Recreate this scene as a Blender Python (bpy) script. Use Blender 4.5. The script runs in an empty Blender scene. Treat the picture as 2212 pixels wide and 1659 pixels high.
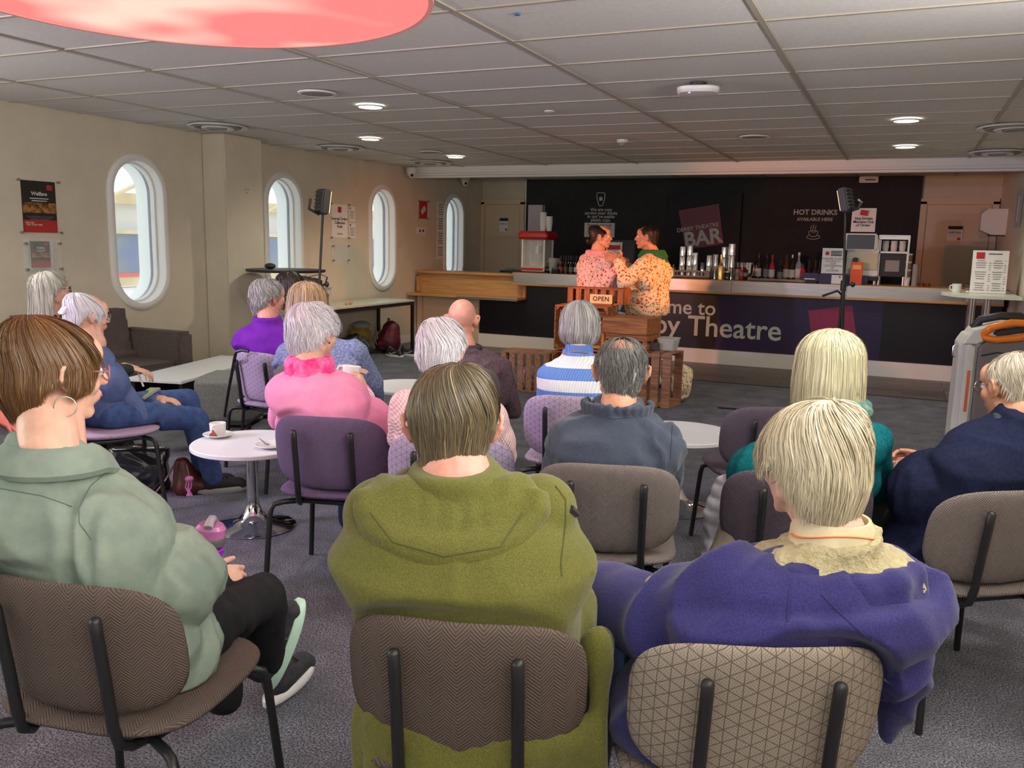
import bpy, bmesh, math, random
import numpy as np
from mathutils import Vector, Matrix
random.seed(7)
rng = np.random.default_rng(7)
R = math.radians
C = bpy.context.scene.collection
# ------------------------------------------------------------------ camera
W, H, F = 2212, 1659, 1852.65
YAW, PITCH, ROLL, HC = 0.41936571, 0.16473237, -0.02143823, 1.45
CEIL = 2.42; XWALL = -6.33
def cam_axes():
    cy, sy = math.cos(YAW), math.sin(YAW)
    f = np.array([-sy*math.cos(PITCH), cy*math.cos(PITCH), -math.sin(PITCH)])
    r = np.array([cy, sy, 0.]); d = np.cross(f, r)
    return np.array([math.cos(ROLL)*r+math.sin(ROLL)*d, -math.sin(ROLL)*r+math.cos(ROLL)*d, f])
CM = cam_axes()
cd = bpy.data.cameras.new('camera'); cam = bpy.data.objects.new('camera', cd); C.objects.link(cam)
cd.sensor_width = 36; cd.sensor_fit = 'HORIZONTAL'; cd.lens = F/W*36; cd.clip_end = 200; cd.clip_start = 0.02
m = Matrix.Identity(4)
for i in range(3):
    m[i][0] = CM[0][i]; m[i][1] = -CM[1][i]; m[i][2] = -CM[2][i]
m[2][3] = HC
cam.matrix_world = m
sc = bpy.context.scene
sc.camera = cam
sc.view_settings.view_transform = 'Standard'; sc.view_settings.look = 'None'
sc.view_settings.gamma = 1; sc.view_settings.use_curve_mapping = False
sc.view_settings.exposure = 0.0
def ray(px, py):
    return CM.T @ np.array([(px-W/2)/F, (py-H/2)/F, 1.])
def P(px, py, ax, v):
    """real point where the sight line through a photograph pixel meets the plane axis ax = v"""
    d = ray(px, py); t = (v-(HC if ax == 2 else 0))/d[ax]
    q = d*t; q[2] += HC
    return Vector(q)
def K(px, py, D):
    q = ray(px, py)*D; q[2] += HC
    return Vector(q)
# ------------------------------------------------------------------ world
wd = bpy.data.worlds.new('sky'); sc.world = wd; wd.use_nodes = True
bg = wd.node_tree.nodes['Background']; bg.inputs[0].default_value = (.86, .95, 1, 1); bg.inputs[1].default_value = 2.2
# ------------------------------------------------------------------ lights
def lamp(kind, loc, target, power, col, size=.1, name='lamp', angle=60, blend=.6, sy=None):
    l = bpy.data.lights.new(name, kind); l.energy = power; l.color = col
    if kind == 'AREA':
        l.shape = 'DISK' if sy is None else 'RECTANGLE'; l.size = size
        if sy: l.size_y = sy
    elif kind == 'SPOT':
        l.spot_size = R(angle); l.spot_blend = blend; l.shadow_soft_size = size
    else: l.shadow_soft_size = size
    o = bpy.data.objects.new(name, l); C.objects.link(o); o.location = loc
    o.rotation_euler = (Vector(target)-Vector(loc)).to_track_quat('-Z', 'Y').to_euler()
    return o
WARM = (1, .93, .74)
DOWN = [tuple(P(*q, 2, CEIL)) for q in ((800, 230), (800, 300), (984, 339), (1958, 260), (1956, 317))]
for x, y, z in DOWN:
    lamp('SPOT', (x, y, CEIL-.03), (x, y, 0), 60, WARM, .07, 'down_beam', 150, .8)
for x, y in ((-4.9, 3.2), (-4.9, .6), (-3.6, -.6), (-1.4, 2.1), (.1, 2.8), (-2.5, 3.9), (-2.4, -1.6), (.1, -1.2)):  # added unseen spots without fixtures, lighting the seated audience from above
    lamp('SPOT', (x, y, CEIL-.03), (x, y, 0), 58 if y > 1.5 else 26, (1, .95, .84), .07, 'down_beam', 150, .8)
# added cool soft fill behind the photographer, no window is built there
lamp('AREA', (-2.6, -3.7, 1.5), (-2.6, 6, 1.2), 28, (.80, .90, 1), 6, 'window_light', sy=1.5)
# small stage lamps on the two stands, amber, crossing over the performers
LAMP_L = P(697, 436, 0, -4.3); LAMP_R = P(1828, 432, 1, 7.9)
LAMP_L = Vector((LAMP_L.x, LAMP_L.y, LAMP_L.z))
ACT = Vector((-2.6, 8.6, 1.3))
lamp('SPOT', LAMP_L+(ACT-LAMP_L).normalized()*.12, ACT, 230, (1, .25, .045), .04, 'stage_lamp_beam', 40, .5)
lamp('SPOT', LAMP_R+(ACT-LAMP_R).normalized()*.14, ACT, 160, (1, .27, .05), .04, 'stage_lamp_beam', 44, .6)
# magenta stage lamp at the left side of the room, behind the front row
lamp('SPOT', (-5.6, .4, 2.3), (-2.6, 4.3, .8), 420, (.74, .52, 1), .12, 'magenta_beam', 56, .8)
# added strip fills along both side walls, outside the view, to brighten the ceiling
for x, y, l_, pw, ty in ((XWALL+.12, .1, 4.4, 200, .1), (.98, .9, 5.0, 170, .9)):
    o = lamp('AREA', (x, y, 1.8), (x+(1.1 if x < -3 else -1.1), ty, 3.0), pw, (1, .97, .93), .14, 'ceiling_fill', sy=l_)
    zz_ = (Vector((x, y, 1.8))-Vector((x+(1.1 if x < -3 else -1.1), ty, 3.0))).normalized(); yy_ = Vector((0, 1, 0)); xx_ = yy_.cross(zz_)
    o.rotation_euler = Matrix((xx_, yy_, zz_)).transposed().to_euler()
# ------------------------------------------------------------------ helpers
def tag(o, label=None, cat=None, group=None, kind=None):
    if label: o['label'] = label
    if cat: o['category'] = cat
    if group: o['group'] = group
    if kind: o['kind'] = kind
    return o
def thing(name, label, cat, loc=(0, 0, 0), rz=0, group=None):
    o = bpy.data.objects.new(name, None); C.objects.link(o); o.location = loc; o.rotation_euler = (0, 0, rz)
    o.empty_display_size = .1
    return tag(o, label, cat, group)
class MB:
    def __init__(s): s.v = []; s.f = []; s.uv = None
    def add(s, vs, fs):
        n = len(s.v); s.v += [tuple(v) for v in vs]; s.f += [tuple(i+n for i in f) for f in fs]; return s
    def box(s, c, d, rz=0, M=None, b=0):
        """box centre c, full size d; b bevels it"""
        if b > 0:
            bm = bmesh.new(); bmesh.ops.create_cube(bm, size=1)
            for v in bm.verts: v.co = Vector((v.co.x*d[0], v.co.y*d[1], v.co.z*d[2]))
            bmesh.ops.bevel(bm, geom=bm.edges[:], offset=min(b, min(d)*.45), segments=2, affect='EDGES')
            bm.verts.ensure_lookup_table()
            vs = [v.co.copy() for v in bm.verts]; fs = [[v.index for v in f.verts] for f in bm.faces]; bm.free()
        else:
            vs = [Vector((x*d[0]/2, y*d[1]/2, z*d[2]/2)) for x in (-1, 1) for y in (-1, 1) for z in (-1, 1)]
            fs = [(0, 1, 3, 2), (4, 6, 7, 5), (0, 4, 5, 1), (2, 3, 7, 6), (0, 2, 6, 4), (1, 5, 7, 3)]
        if M is None: M = Matrix.Rotation(rz, 3, 'Z')
        return s.add([Vector(c)+M@v for v in vs], fs)
    def ring_loft(s, rings, cap=True, closed=False):
        n = len(rings[0]); vs = [p for r in rings for p in r]; fs = []
        m = len(rings)
        for i in range(m if closed else m-1):
            a = i*n; b = ((i+1) % m)*n
            for j in range(n): fs.append((a+j, a+(j+1) % n, b+(j+1) % n, b+j))
        if cap and not closed:
            fs.append(tuple(range(n))[::-1]); fs.append(tuple((m-1)*n+j for j in range(n)))
        return s.add(vs, fs)
    def lathe(s, c, prof, n=24, M=None, sx=1, sy=1, closed=False):
        rings = []
        for r, z in prof:
            ring = [Vector((max(r, 1e-4)*sx*math.cos(2*math.pi*k/n), max(r, 1e-4)*sy*math.sin(2*math.pi*k/n), z)) for k in range(n)]
            rings.append([Vector(c)+(M@p if M else p) for p in ring])
        return s.ring_loft(rings, closed=closed)
    def cyl(s, a, b, r, r2=None, n=12):
        a = Vector(a); b = Vector(b); r2 = r if r2 is None else r2
        q = (b-a).to_track_quat('Z', 'Y').to_matrix(); L = (b-a).length
        return s.lathe(a, [(r, 0), (r2, L)], n, q)
    def tube(s, pts, r, n=8, closed=False, flat=1):
        pts = [Vector(p) for p in pts]; rings = []; m = len(pts); rr = r if isinstance(r, (list, tuple)) else [r]*m
        up = Vector((0, 0, 1)); prev = None
        for i, p in enumerate(pts):
            if closed: t = pts[(i+1) % m]-pts[i-1]
            else: t = pts[min(i+1, m-1)]-pts[max(i-1, 0)]
            t.normalize()
            if prev is None:
                x = t.cross(up)
                if x.length < .1: x = t.cross(Vector((0, 1, 0)))
            else: x = prev-t*prev.dot(t)
            x.normalize(); prev = x; y = t.cross(x)
            rings.append([p+rr[i]*(x*math.cos(2*math.pi*k/n)+y*flat*math.sin(2*math.pi*k/n)) for k in range(n)])
        return s.ring_loft(rings, closed=closed)
    def ell(s, c, r, n=16, m=10, M=None):
        rings = []
        for i in range(m+1):
            a = -math.pi/2+math.pi*i/m
            rings.append([Vector((max(math.cos(a), .01)*math.cos(2*math.pi*k/n)*r[0], max(math.cos(a), .01)*math.sin(2*math.pi*k/n)*r[1], math.sin(a)*r[2])) for k in range(n)])
        rings = [[Vector(c)+(M@p if M else p) for p in q] for q in rings]
        return s.ring_loft(rings)
    def cap(s, a, b, r1, r2=None, n=12, sx=1, ref=None):
        """tapered capsule; sx widens it along ref"""
        a = Vector(a); b = Vector(b); r2 = r1 if r2 is None else r2; d = b-a; L = max(d.length, 1e-5); d = d/L
        x = Vector(ref) if ref is not None else Vector((1, 0, 0)) if abs(d.x) < .9 else Vector((0, 1, 0))
        x = (x-d*x.dot(d)); x.normalize(); y = d.cross(x)
        rings = []
        for k in range(5):
            t = math.pi/2*(k/4); rings.append((-math.cos(t)*r1, max(math.sin(t), .05)*r1))
        for k in range(5):
            t = math.pi/2*(k/4); rings.append((L+math.sin(t)*r2, max(math.cos(t), .05)*r2))
        return s.ring_loft([[a+d*z+r*(x*sx*math.cos(2*math.pi*k/n)+y*math.sin(2*math.pi*k/n)) for k in range(n)] for z, r in rings])
    def prism(s, pts, z0, z1, M=None, c=(0, 0, 0)):
        n = len(pts); a = [Vector((p[0], p[1], z0)) for p in pts]; b = [Vector((p[0], p[1], z1)) for p in pts]
        f = lambda q: [Vector(c)+(M@p if M else p) for p in q]
        return s.ring_loft([f(a), f(b)])
    def quad(s, a, b, c, d): return s.add([a, b, c, d], [(0, 1, 2, 3)])
    def mesh(s, name, mat, smooth=True):
        me = bpy.data.meshes.new(name); me.from_pydata([tuple(v) for v in s.v], [], s.f)
        if mat: me.materials.append(mat)
        if s.uv:
            ul = me.uv_layers.new(name='UVMap')
            for l in me.loops: ul.data[l.index].uv = s.uv[l.vertex_index]
        fix(me, smooth)
        return me
    def build(s, name, mat, parent=None, smooth=True, **k):
        return link(name, s.mesh(name, mat, smooth), parent, **k)
def fix(me, smooth=True):
    bm = bmesh.new(); bm.from_mesh(me); bmesh.ops.recalc_face_normals(bm, faces=bm.faces); bm.to_mesh(me); bm.free()
    if smooth:
        me.shade_smooth()
        try: me.set_sharp_from_angle(angle=R(40))
        except Exception: pass
def link(name, me, parent=None, label=None, cat=None, group=None, kind=None):
    o = bpy.data.objects.new(name, me); C.objects.link(o)
    if parent: o.parent = parent
    return tag(o, label, cat, group, kind)
def struct(name, mb, mat, parent=None, smooth=False):
    o = mb.build(name, mat, parent, smooth)
    if not parent: o['kind'] = 'structure'
    return o
def copy_tree(o, parent=None):
    c = o.copy(); C.objects.link(c)
    if parent: c.parent = parent
    for ch in [q for q in o.children]: copy_tree(ch, c)
    return c
def rrect(w, h, r, n=6):
    """rounded rectangle outline centred on 0"""
    out = []
    for cx, cy, a in ((w/2-r, h/2-r, 0), (-w/2+r, h/2-r, 90), (-w/2+r, -h/2+r, 180), (w/2-r, -h/2+r, 270)):
        for k in range(n+1):
            t = R(a+90*k/n); out.append((cx+r*math.cos(t), cy+r*math.sin(t)))
    return out
def text(name, s, size, mat, loc, rot, parent=None, bold=0, align='CENTER', ext=.001, sx=1, space=1):
    cu = bpy.data.curves.new(name, 'FONT'); cu.body = s; cu.size = size; cu.align_x = align; cu.align_y = 'CENTER'
    cu.extrude = ext; cu.offset = bold*size; cu.resolution_u = 3; cu.space_character = space; cu.space_line = .9
    t = bpy.data.objects.new(name, cu); C.objects.link(t)
    me = bpy.data.meshes.new_from_object(t.evaluated_get(bpy.context.evaluated_depsgraph_get()))
    bpy.data.objects.remove(t); me.materials.clear(); me.materials.append(mat)
    M = Matrix.Translation(loc) @ (rot.to_4x4()) @ Matrix.Diagonal((sx, 1, 1, 1))
    me.transform(M)
    return link(name, me, parent)
# faces of flat things: rotation taking text (x right, y up, z out) onto a wall
FRONT = Matrix(((1, 0, 0), (0, 0, -1), (0, 1, 0)))           # seen from -Y
LEFTW = Matrix(((0, 0, 1), (1, 0, 0), (0, 1, 0)))            # on the left wall, seen from +X
RIGHTW = Matrix(((0, 0, -1), (-1, 0, 0), (0, 1, 0)))
# ------------------------------------------------------------------ node expressions
class E:
    nt = None
    def __init__(s, sock): s.s = sock
    @staticmethod
    def op(o, *a, clamp=False):
        n = E.nt.nodes.new('ShaderNodeMath'); n.operation = o; n.use_clamp = clamp
        for i, x in enumerate(a):
            if isinstance(x, E): E.nt.links.new(x.s, n.inputs[i])
            else: n.inputs[i].default_value = x
        return E(n.outputs[0])
    def __add__(s, o): return E.op('ADD', s, o)
    def __sub__(s, o): return E.op('SUBTRACT', s, o)
    def __mul__(s, o): return E.op('MULTIPLY', s, o)
    def __truediv__(s, o): return E.op('DIVIDE', s, o)
    def gt(s, o): return E.op('GREATER_THAN', s, o)
    def lt(s, o): return E.op('LESS_THAN', s, o)
    def frac(s): return E.op('FRACT', s)
    def floor(s): return E.op('FLOOR', s)
    def abs(s): return E.op('ABSOLUTE', s)
    def sin(s): return E.op('SINE', s)
    def mod(s, o): return E.op('FLOORED_MODULO', s, o)
def coords(kind='Object'):
    tc = E.nt.nodes.new('ShaderNodeTexCoord'); sp = E.nt.nodes.new('ShaderNodeSeparateXYZ')
    E.nt.links.new(tc.outputs[kind], sp.inputs[0])
    return tc.outputs[kind], E(sp.outputs[0]), E(sp.outputs[1]), E(sp.outputs[2])
def noise(vec, scale, detail=2, rough=.5, sc3=None):
    if sc3:
        mp = E.nt.nodes.new('ShaderNodeMapping'); mp.inputs['Scale'].default_value = sc3; E.nt.links.new(vec, mp.inputs[0]); vec = mp.outputs[0]
    n = E.nt.nodes.new('ShaderNodeTexNoise'); n.inputs['Scale'].default_value = scale; n.inputs['Detail'].default_value = detail
    n.inputs['Roughness'].default_value = rough
    E.nt.links.new(vec, n.inputs['Vector']); return E(n.outputs[0])
def mix(fac, a, b):
    n = E.nt.nodes.new('ShaderNodeMix'); n.data_type = 'RGBA'
    if isinstance(fac, E): E.nt.links.new(fac.s, n.inputs[0])
    else: n.inputs[0].default_value = fac
    for i, x in ((6, a), (7, b)):
        if isinstance(x, tuple): n.inputs[i].default_value = (*x[:3], 1)
        else: E.nt.links.new(x, n.inputs[i])
    return n.outputs[2]
def ramp(fac, lo, hi): return E.op('DIVIDE', fac-lo, hi-lo, clamp=True)
def srgb(r, g, b): return tuple(((c/255)/12.92 if c/255 <= .04045 else ((c/255+.055)/1.055)**2.4) for c in (r, g, b))
MATS = {}
def mat(name, col=(.5, .5, .5), rough=.6, metal=0, fn=None, bump=None, spec=.5, alpha=None, trans=0, emit=None, es=0, sheen=0, coat=0):
    """fn(vec,x,y,z)->colour socket ; bump = function -> (E height, distance)"""
    if name in MATS: return MATS[name]
    m = bpy.data.materials.new(name); m.use_nodes = True; nt = m.node_tree; E.nt = nt
    b = nt.nodes['Principled BSDF']; b.inputs['Base Color'].default_value = (*col, 1)
    b.inputs['Roughness'].default_value = rough; b.inputs['Metallic'].default_value = metal
    b.inputs['Specular IOR Level'].default_value = spec; b.inputs['Transmission Weight'].default_value = trans
    b.inputs['Sheen Weight'].default_value = sheen; b.inputs['Sheen Roughness'].default_value = .4; b.inputs['Coat Weight'].default_value = coat
    if alpha is not None: b.inputs['Alpha'].default_value = alpha
    if emit: b.inputs['Emission Color'].default_value = (*emit, 1); b.inputs['Emission Strength'].default_value = es
    if fn:
        c = fn(); 
        if c is not None: nt.links.new(c, b.inputs['Base Color'])
    if bump:
        h, d = bump(); bn = nt.nodes.new('ShaderNodeBump'); bn.inputs['Distance'].default_value = d; bn.inputs['Strength'].default_value = 1
        nt.links.new(h.s, bn.inputs['Height']); nt.links.new(bn.outputs[0], b.inputs['Normal'])
    MATS[name] = m; return m
def mottled(name, c1, c2, scale=8, rough=.6, bscale=None, bd=.002, sc3=None, **k):
    def fn():
        v, x, y, z = coords(); return mix(ramp(noise(v, scale, 4, .6, sc3), .35, .65), c1, c2)
    def bp():
        v, x, y, z = coords(); return noise(v, bscale, 3, .6, sc3), bd
    return mat(name, c1, rough, fn=fn, bump=bp if bscale else None, **k)
def wood(name, c1, c2, scale=3, axis=0, rough=.5, **k):
    s3 = [14, 14, 14]; s3[axis] = 1
    return mottled(name, c1, c2, scale, rough, scale*2, .0008, tuple(s3), **k)
# ------------------------------------------------------------------ numpy noise
def vnoise(p, seed=0):
    i = np.floor(p).astype(np.int64); f = p-i; f = f*f*(3-2*f); out = 0
    for dx in (0, 1):
        for dy in (0, 1):
            for dz in (0, 1):
                h = ((i[:, 0]+dx)*374761393+(i[:, 1]+dy)*668265263+(i[:, 2]+dz)*2147483647+seed*974634777) & 0xffffffff
                h = ((h ^ (h >> 13))*1274126177) & 0xffffffff; h = (h ^ (h >> 16)) & 0xffff
                w = (f[:, 0] if dx else 1-f[:, 0])*(f[:, 1] if dy else 1-f[:, 1])*(f[:, 2] if dz else 1-f[:, 2])
                out = out+w*h/65535.
    return out*2-1
def remesh(mb, vox, name, mat_, smooth=4, wr=0, wsc=(9, 9, 5), seed=0, wr2=0, fn=None, factor=.5):
    """one continuous surface out of overlapping closed shapes"""
    me = bpy.data.meshes.new('tmp'); me.from_pydata([tuple(v) for v in mb.v], [], mb.f); fix(me, False)
    o = bpy.data.objects.new('tmp', me); C.objects.link(o)
    md = o.modifiers.new('r', 'REMESH'); md.mode = 'VOXEL'; md.voxel_size = vox; md.use_smooth_shade = True
    if smooth:
        sm = o.modifiers.new('s', 'SMOOTH'); sm.factor = factor; sm.iterations = smooth
    ev = o.evaluated_get(bpy.context.evaluated_depsgraph_get())
    out = bpy.data.meshes.new_from_object(ev); bpy.data.objects.remove(o); bpy.data.meshes.remove(me)
    out.name = name
    n = len(out.vertices)
    if (wr or wr2 or fn) and n:
        co = np.empty(n*3); out.vertices.foreach_get('co', co); co = co.reshape(-1, 3)
        nn = np.empty(n*3); out.vertices.foreach_get('normal', nn); nn = nn.reshape(-1, 3)
        if wr:
            q = co*np.array(wsc)
            warp = np.stack([vnoise(q*.6+11, seed+1), vnoise(q*.6+37, seed+2), vnoise(q*.6+71, seed+3)], 1)
            a = vnoise(q+warp*1.6, seed); a = 1-2*np.abs(a)            # ridged folds
            co = co+nn*(a[:, None]*wr)
        if wr2: co = co+nn*(vnoise(co*wr2[1], seed+9)[:, None]*wr2[0])
        if fn: co = fn(co, nn)
        out.vertices.foreach_set('co', co.ravel()); out.update()
    out.materials.clear(); out.materials.append(mat_)
    out.shade_smooth()
    return out
# ------------------------------------------------------------------ materials
M = {}
M['wall'] = mottled('cream wall paint', srgb(216, 206, 186), srgb(208, 198, 178), 3, .8)
M['wallw'] = mat('white paint', srgb(232, 230, 226), .55)
M['tile'] = mottled('ceiling tile', srgb(222, 221, 220), srgb(214, 213, 212), 40, .9, 160, .0006)
M['tbar'] = mat('ceiling grid', srgb(176, 168, 156), .5)
M['black'] = mat('black metal', (.012, .012, .013), .42)
M['blackp'] = mat('black plastic', (.02, .02, .022), .5)
M['chrome'] = mat('chrome', (.75, .75, .78), .07, 1)
M['steel'] = mottled('brushed steel', (.62, .6, .56), (.5, .48, .46), 2, .28, 40, .0003, (1, 30, 30), metal=1)
M['panel'] = mottled('black board', srgb(62, 63, 64), srgb(56, 57, 58), 3, .85, spec=.15)
M['white'] = mat('white laminate', srgb(226, 228, 232), .4)
M['whitep'] = mat('white plastic', srgb(228, 228, 224), .35)
M['wood'] = wood('beech', srgb(206, 162, 104), srgb(184, 138, 84), 2.5, 0, .45)
M['woodv'] = wood('beech upright', srgb(206, 162, 104), srgb(184, 138, 84), 2.5, 2, .45)
M['crate'] = wood('burnt crate wood', srgb(196, 126, 70), srgb(128, 72, 36), 3, 0, .65)
M['crate2'] = wood('brown crate wood', srgb(178, 132, 104), srgb(128, 86, 62), 3, 2, .7)
M['red'] = mat('red', srgb(190, 30, 36), .4)
M['card'] = mat('paper white', srgb(235, 234, 230), .7)
M['ink'] = mat('grey print', srgb(110, 110, 112), .8)
M['dink'] = mat('dark print', srgb(50, 50, 52), .8)
M['lett'] = mat('white lettering', srgb(205, 205, 200), .6)
M['logo'] = mat('logo maroon', srgb(125, 45, 65), .5)
M['logor'] = mat('logo red', srgb(190, 40, 50), .6)
M['glass'] = mat('clear glass', (1, 1, 1), .02, trans=1, spec=.4)
M['acryl'] = mat('clear acrylic', (.95, .97, .97), .08, alpha=.22)
M['dark'] = mat('dark grey', (.03, .03, .032), .5)
M['glow'] = mat('lamp diffuser', (1, 1, 1), .5, emit=(1, .95, .72), es=9)
M['orange'] = mat('orange plastic', srgb(235, 130, 30), .35)
def carpet():
    def fn():
        v, x, y, z = coords(); n = noise(v, 150, 2, .9); n2 = noise(v, 5, 3, .6)
        a = mix(ramp(n, .40, .68), srgb(54, 56, 66), srgb(188, 190, 204))
        return mix(ramp(n2, .3, .9), a, srgb(84, 83, 86))
    def bp():
        v, x, y, z = coords(); return noise(v, 300, 2, .7), .006
    return mat('speckled grey carpet', (.2, .2, .2), .95, fn=fn, bump=bp, spec=.1)
M['carpet'] = carpet()
M['plank'] = wood('grey wood vinyl', srgb(112, 102, 96), srgb(78, 70, 66), 1.6, 0, .38)
M['plank2'] = wood('dark grey wood vinyl', srgb(96, 88, 82), srgb(66, 60, 58), 1.6, 0, .38)
# ------------------------------------------------------------------ room shell
XW, XR, YB, YK, YBAR, Y0 = -6.33, 1.10, 12.86, 10.46, 10.73, -4.0
fl = MB().box(((XW+XR)/2, (Y0+YB)/2, -.06), (XR-XW+.8, YB-Y0+.6, .1))
floor = struct('floor', fl, M['dark'])
YV = 9.25
struct('carpet_floor', MB().box(((XW+XR)/2, (Y0+YV)/2, -.005), (XR-XW+.3, YV-Y0, .01)), M['carpet'], floor)
struct('threshold_strip', MB().box(((XW+XR)/2, YV, .0015), (XR-XW, .035, .005)), M['dark'], floor)
ma = MB().box((0, 0, -.003), (1.196, .176, .008)).mesh('plank', M['plank'], False); mb_ = MB().box((0, 0, -.003), (1.196, .176, .008)).mesh('plank', M['plank2'], False)
for j in range(20):
    y = YV+.105+j*.18
    for i in range(8):
        x = XW+.25+i*1.2-(j % 3)*.4
        if x > XR+.3: continue
        o = link('plank', ma if random.random() < .55 else mb_, floor); o.location = (x, y, 0)
# ceiling, tile by tile
ceil_ = struct('ceiling', MB().box(((XW+XR)/2, (Y0+YB)/2, CEIL+.14), (XR-XW+.8, YB-Y0+.6, .1)), M['wallw'])
xs = sorted([.556-1.2*k for k in range(-1, 7)]); ys = [4.045+.6*k for k in range(-7, 16)]
tiles = {}
for i in range(len(xs)-1):
    for j in range(len(ys)-1):
        a, b, c, d = max(xs[i], XW), min(xs[i+1], XR), ys[j], min(ys[j+1], YB)
        if c < YK < d: pass
        w, h = round(b-a-.022, 3), round(d-c-.022, 3)
        if w < .05 or h < .05: continue
        if (w, h) not in tiles: tiles[(w, h)] = MB().box((0, 0, .012), (w, h, .016), b=.004).mesh('ceiling_tile', M['tile'])
        o = link('ceiling_tile', tiles[(w, h)], ceil_); o.location = ((a+b)/2, (c+d)/2, CEIL)
a, b = XW, max(min(xs[0], XR), XW)
for j in range(len(ys)-1):
    pass
for x in xs:
    if XW < x < XR: struct('ceiling_bar', MB().box((x, (ys[0]+YB)/2, CEIL+.003), (.026, YB-ys[0], .012)), M['tbar'], ceil_)
for y in ys:
    struct('ceiling_bar', MB().box(((XW+XR)/2, y, CEIL+.0035), (XR-XW, .022, .010)), M['tbar'], ceil_)
# left wall with four long porthole openings
WY = [5.82, 7.84, 9.86, 11.87]; WZ = 1.455; HW, HH = .275, .635
def stadium(w, h, n=14):
    out = []
    for k in range(n+1): t = math.pi*k/n; out.append((w*math.cos(t), h-w+w*math.sin(t)))
    for k in range(n+1): t = math.pi+math.pi*k/n; out.append((w*math.cos(t), -(h-w)+w*math.sin(t)))
    return out
TH = .30
def on_wall(pts, x, yc, zc): return [Vector((x, yc+p[0], zc+p[1])) for p in pts]
me = MB().box((XW-TH/2, (Y0+YB)/2, CEIL/2), (TH, YB-Y0+.4, CEIL+.1)).mesh('wall_left', M['wall'], False)
wl = bpy.data.objects.new('wall_left', me); C.objects.link(wl)
cut = MB()
for y in WY: cut.ring_loft([on_wall(stadium(HW, HH), XW-TH-.1, y, WZ), on_wall(stadium(HW, HH), XW+.1, y, WZ)])
co_ = cut.build('cut', None, None, False)
md = wl.modifiers.new('b', 'BOOLEAN'); md.object = co_; md.operation = 'DIFFERENCE'; md.solver = 'EXACT'
nm = bpy.data.meshes.new_from_object(wl.evaluated_get(bpy.context.evaluated_depsgraph_get()))
wl.modifiers.clear(); wl.data = nm; nm.name = 'wall_left'; wl['kind'] = 'structure'; bpy.data.objects.remove(co_)
nm.materials.clear(); nm.materials.append(M['wall'])
M['gasket'] = mat('blue black rubber', srgb(52, 66, 88), .35)
M['reveal'] = mat('white outer reveal', srgb(235, 240, 236), .5)
for k, y in enumerate(WY):
    w = thing('window_%d' % (k+1), None, None, (XW, y, WZ)); w['kind'] = 'structure'
    def ring(prof, name, mt, n=14):
        # prof: list of (inset, x) swept round the stadium, closed
        rings = []
        for ins, x in prof: rings.append([Vector((x, p[0], p[1])) for p in stadium(HW-ins, HH-ins, n)])
        return MB().ring_loft(rings, closed=True).build(name, mt, w)
    ring([(-.062, .0), (-.062, .016), (-.045, .028), (-.02, .032), (.0, .024), (.006, .0), (.006, -.07), (-.0, -.07), (-.002, -.001)], 'window_frame', M['wallw'])
    ring([(-.0, -.07), (.022, -.07), (.022, -.12), (-.0, -.12)], 'sash', M['wallw'])
    ring([(-.0, -.12), (.018, -.12), (.010, -.165), (-.0, -.165)], 'gasket', M['gasket'])
    ring([(-.0, -.165), (.008, -.165), (.008, -.31), (-.0, -.31)], 'outer_reveal', M['reveal'])
    MB().ring_loft([[Vector((-.13, p[0], p[1])) for p in stadium(HW-.018, HH-.018)], [Vector((-.136, p[0], p[1])) for p in stadium(HW-.018, HH-.018)]]).build('pane', M['acryl'], w)
# column in front of the left wall
c0 = P(425, 287, 2, CEIL); c1 = P(482, 287, 2, CEIL); c2 = P(575, 301, 2, CEIL)
struct('wall_column', MB().box(((XW+c1.x)/2, (c1.y+c2.y)/2, CEIL/2), (c1.x-XW, c2.y-c1.y, CEIL), b=.012), M['wall'])
struct('wall_back', MB().box(((XW+XR)/2, YB+.08, CEIL/2), (XR-XW+.8, .16, CEIL+.1)), M['wall'])
struct('wall_right', MB().box((XR+.1, (Y0+YB)/2, CEIL/2), (.2, YB-Y0+.4, CEIL+.1)), M['wall'])
struct('wall_behind', MB().box(((XW+XR)/2, Y0-.08, CEIL/2), (XR-XW+.8, .16, CEIL+.1)), M['wall'])
struct('baseboard_left', MB().box((XW+.01, (Y0+YBAR)/2, .05), (.02, YBAR-Y0, .1)), M['wallw'])
# bulkhead with stepped white mouldings
tr = struct('trim_1', MB().box(((XW+XR)/2, YK+.06, CEIL-.035), (XR-XW, .12, .09)), M['wallw'])
struct('moulding', MB().box(((XW+XR)/2, YK+.045, CEIL-.095), (XR-XW, .13, .026), b=.01), M['wallw'], tr)
struct('moulding', MB().box(((XW+XR)/2, YK+.10, CEIL-.12), (XR-XW, .10, .03), b=.01), M['wallw'], tr)
# pin board wall behind the bar
tl = P(1140, 391, 1, YB); trr = P(1995, 381, 1, YB)
wp = struct('wall_panel', MB().box(((tl.x+trr.x)/2, YB-.02, CEIL/2), (trr.x-tl.x, .04, CEIL)), M['panel'])
struct('panel_edge', MB().box((tl.x-.008, YB-.022, CEIL/2), (.016, .044, CEIL)), M['wallw'], wp)
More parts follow.
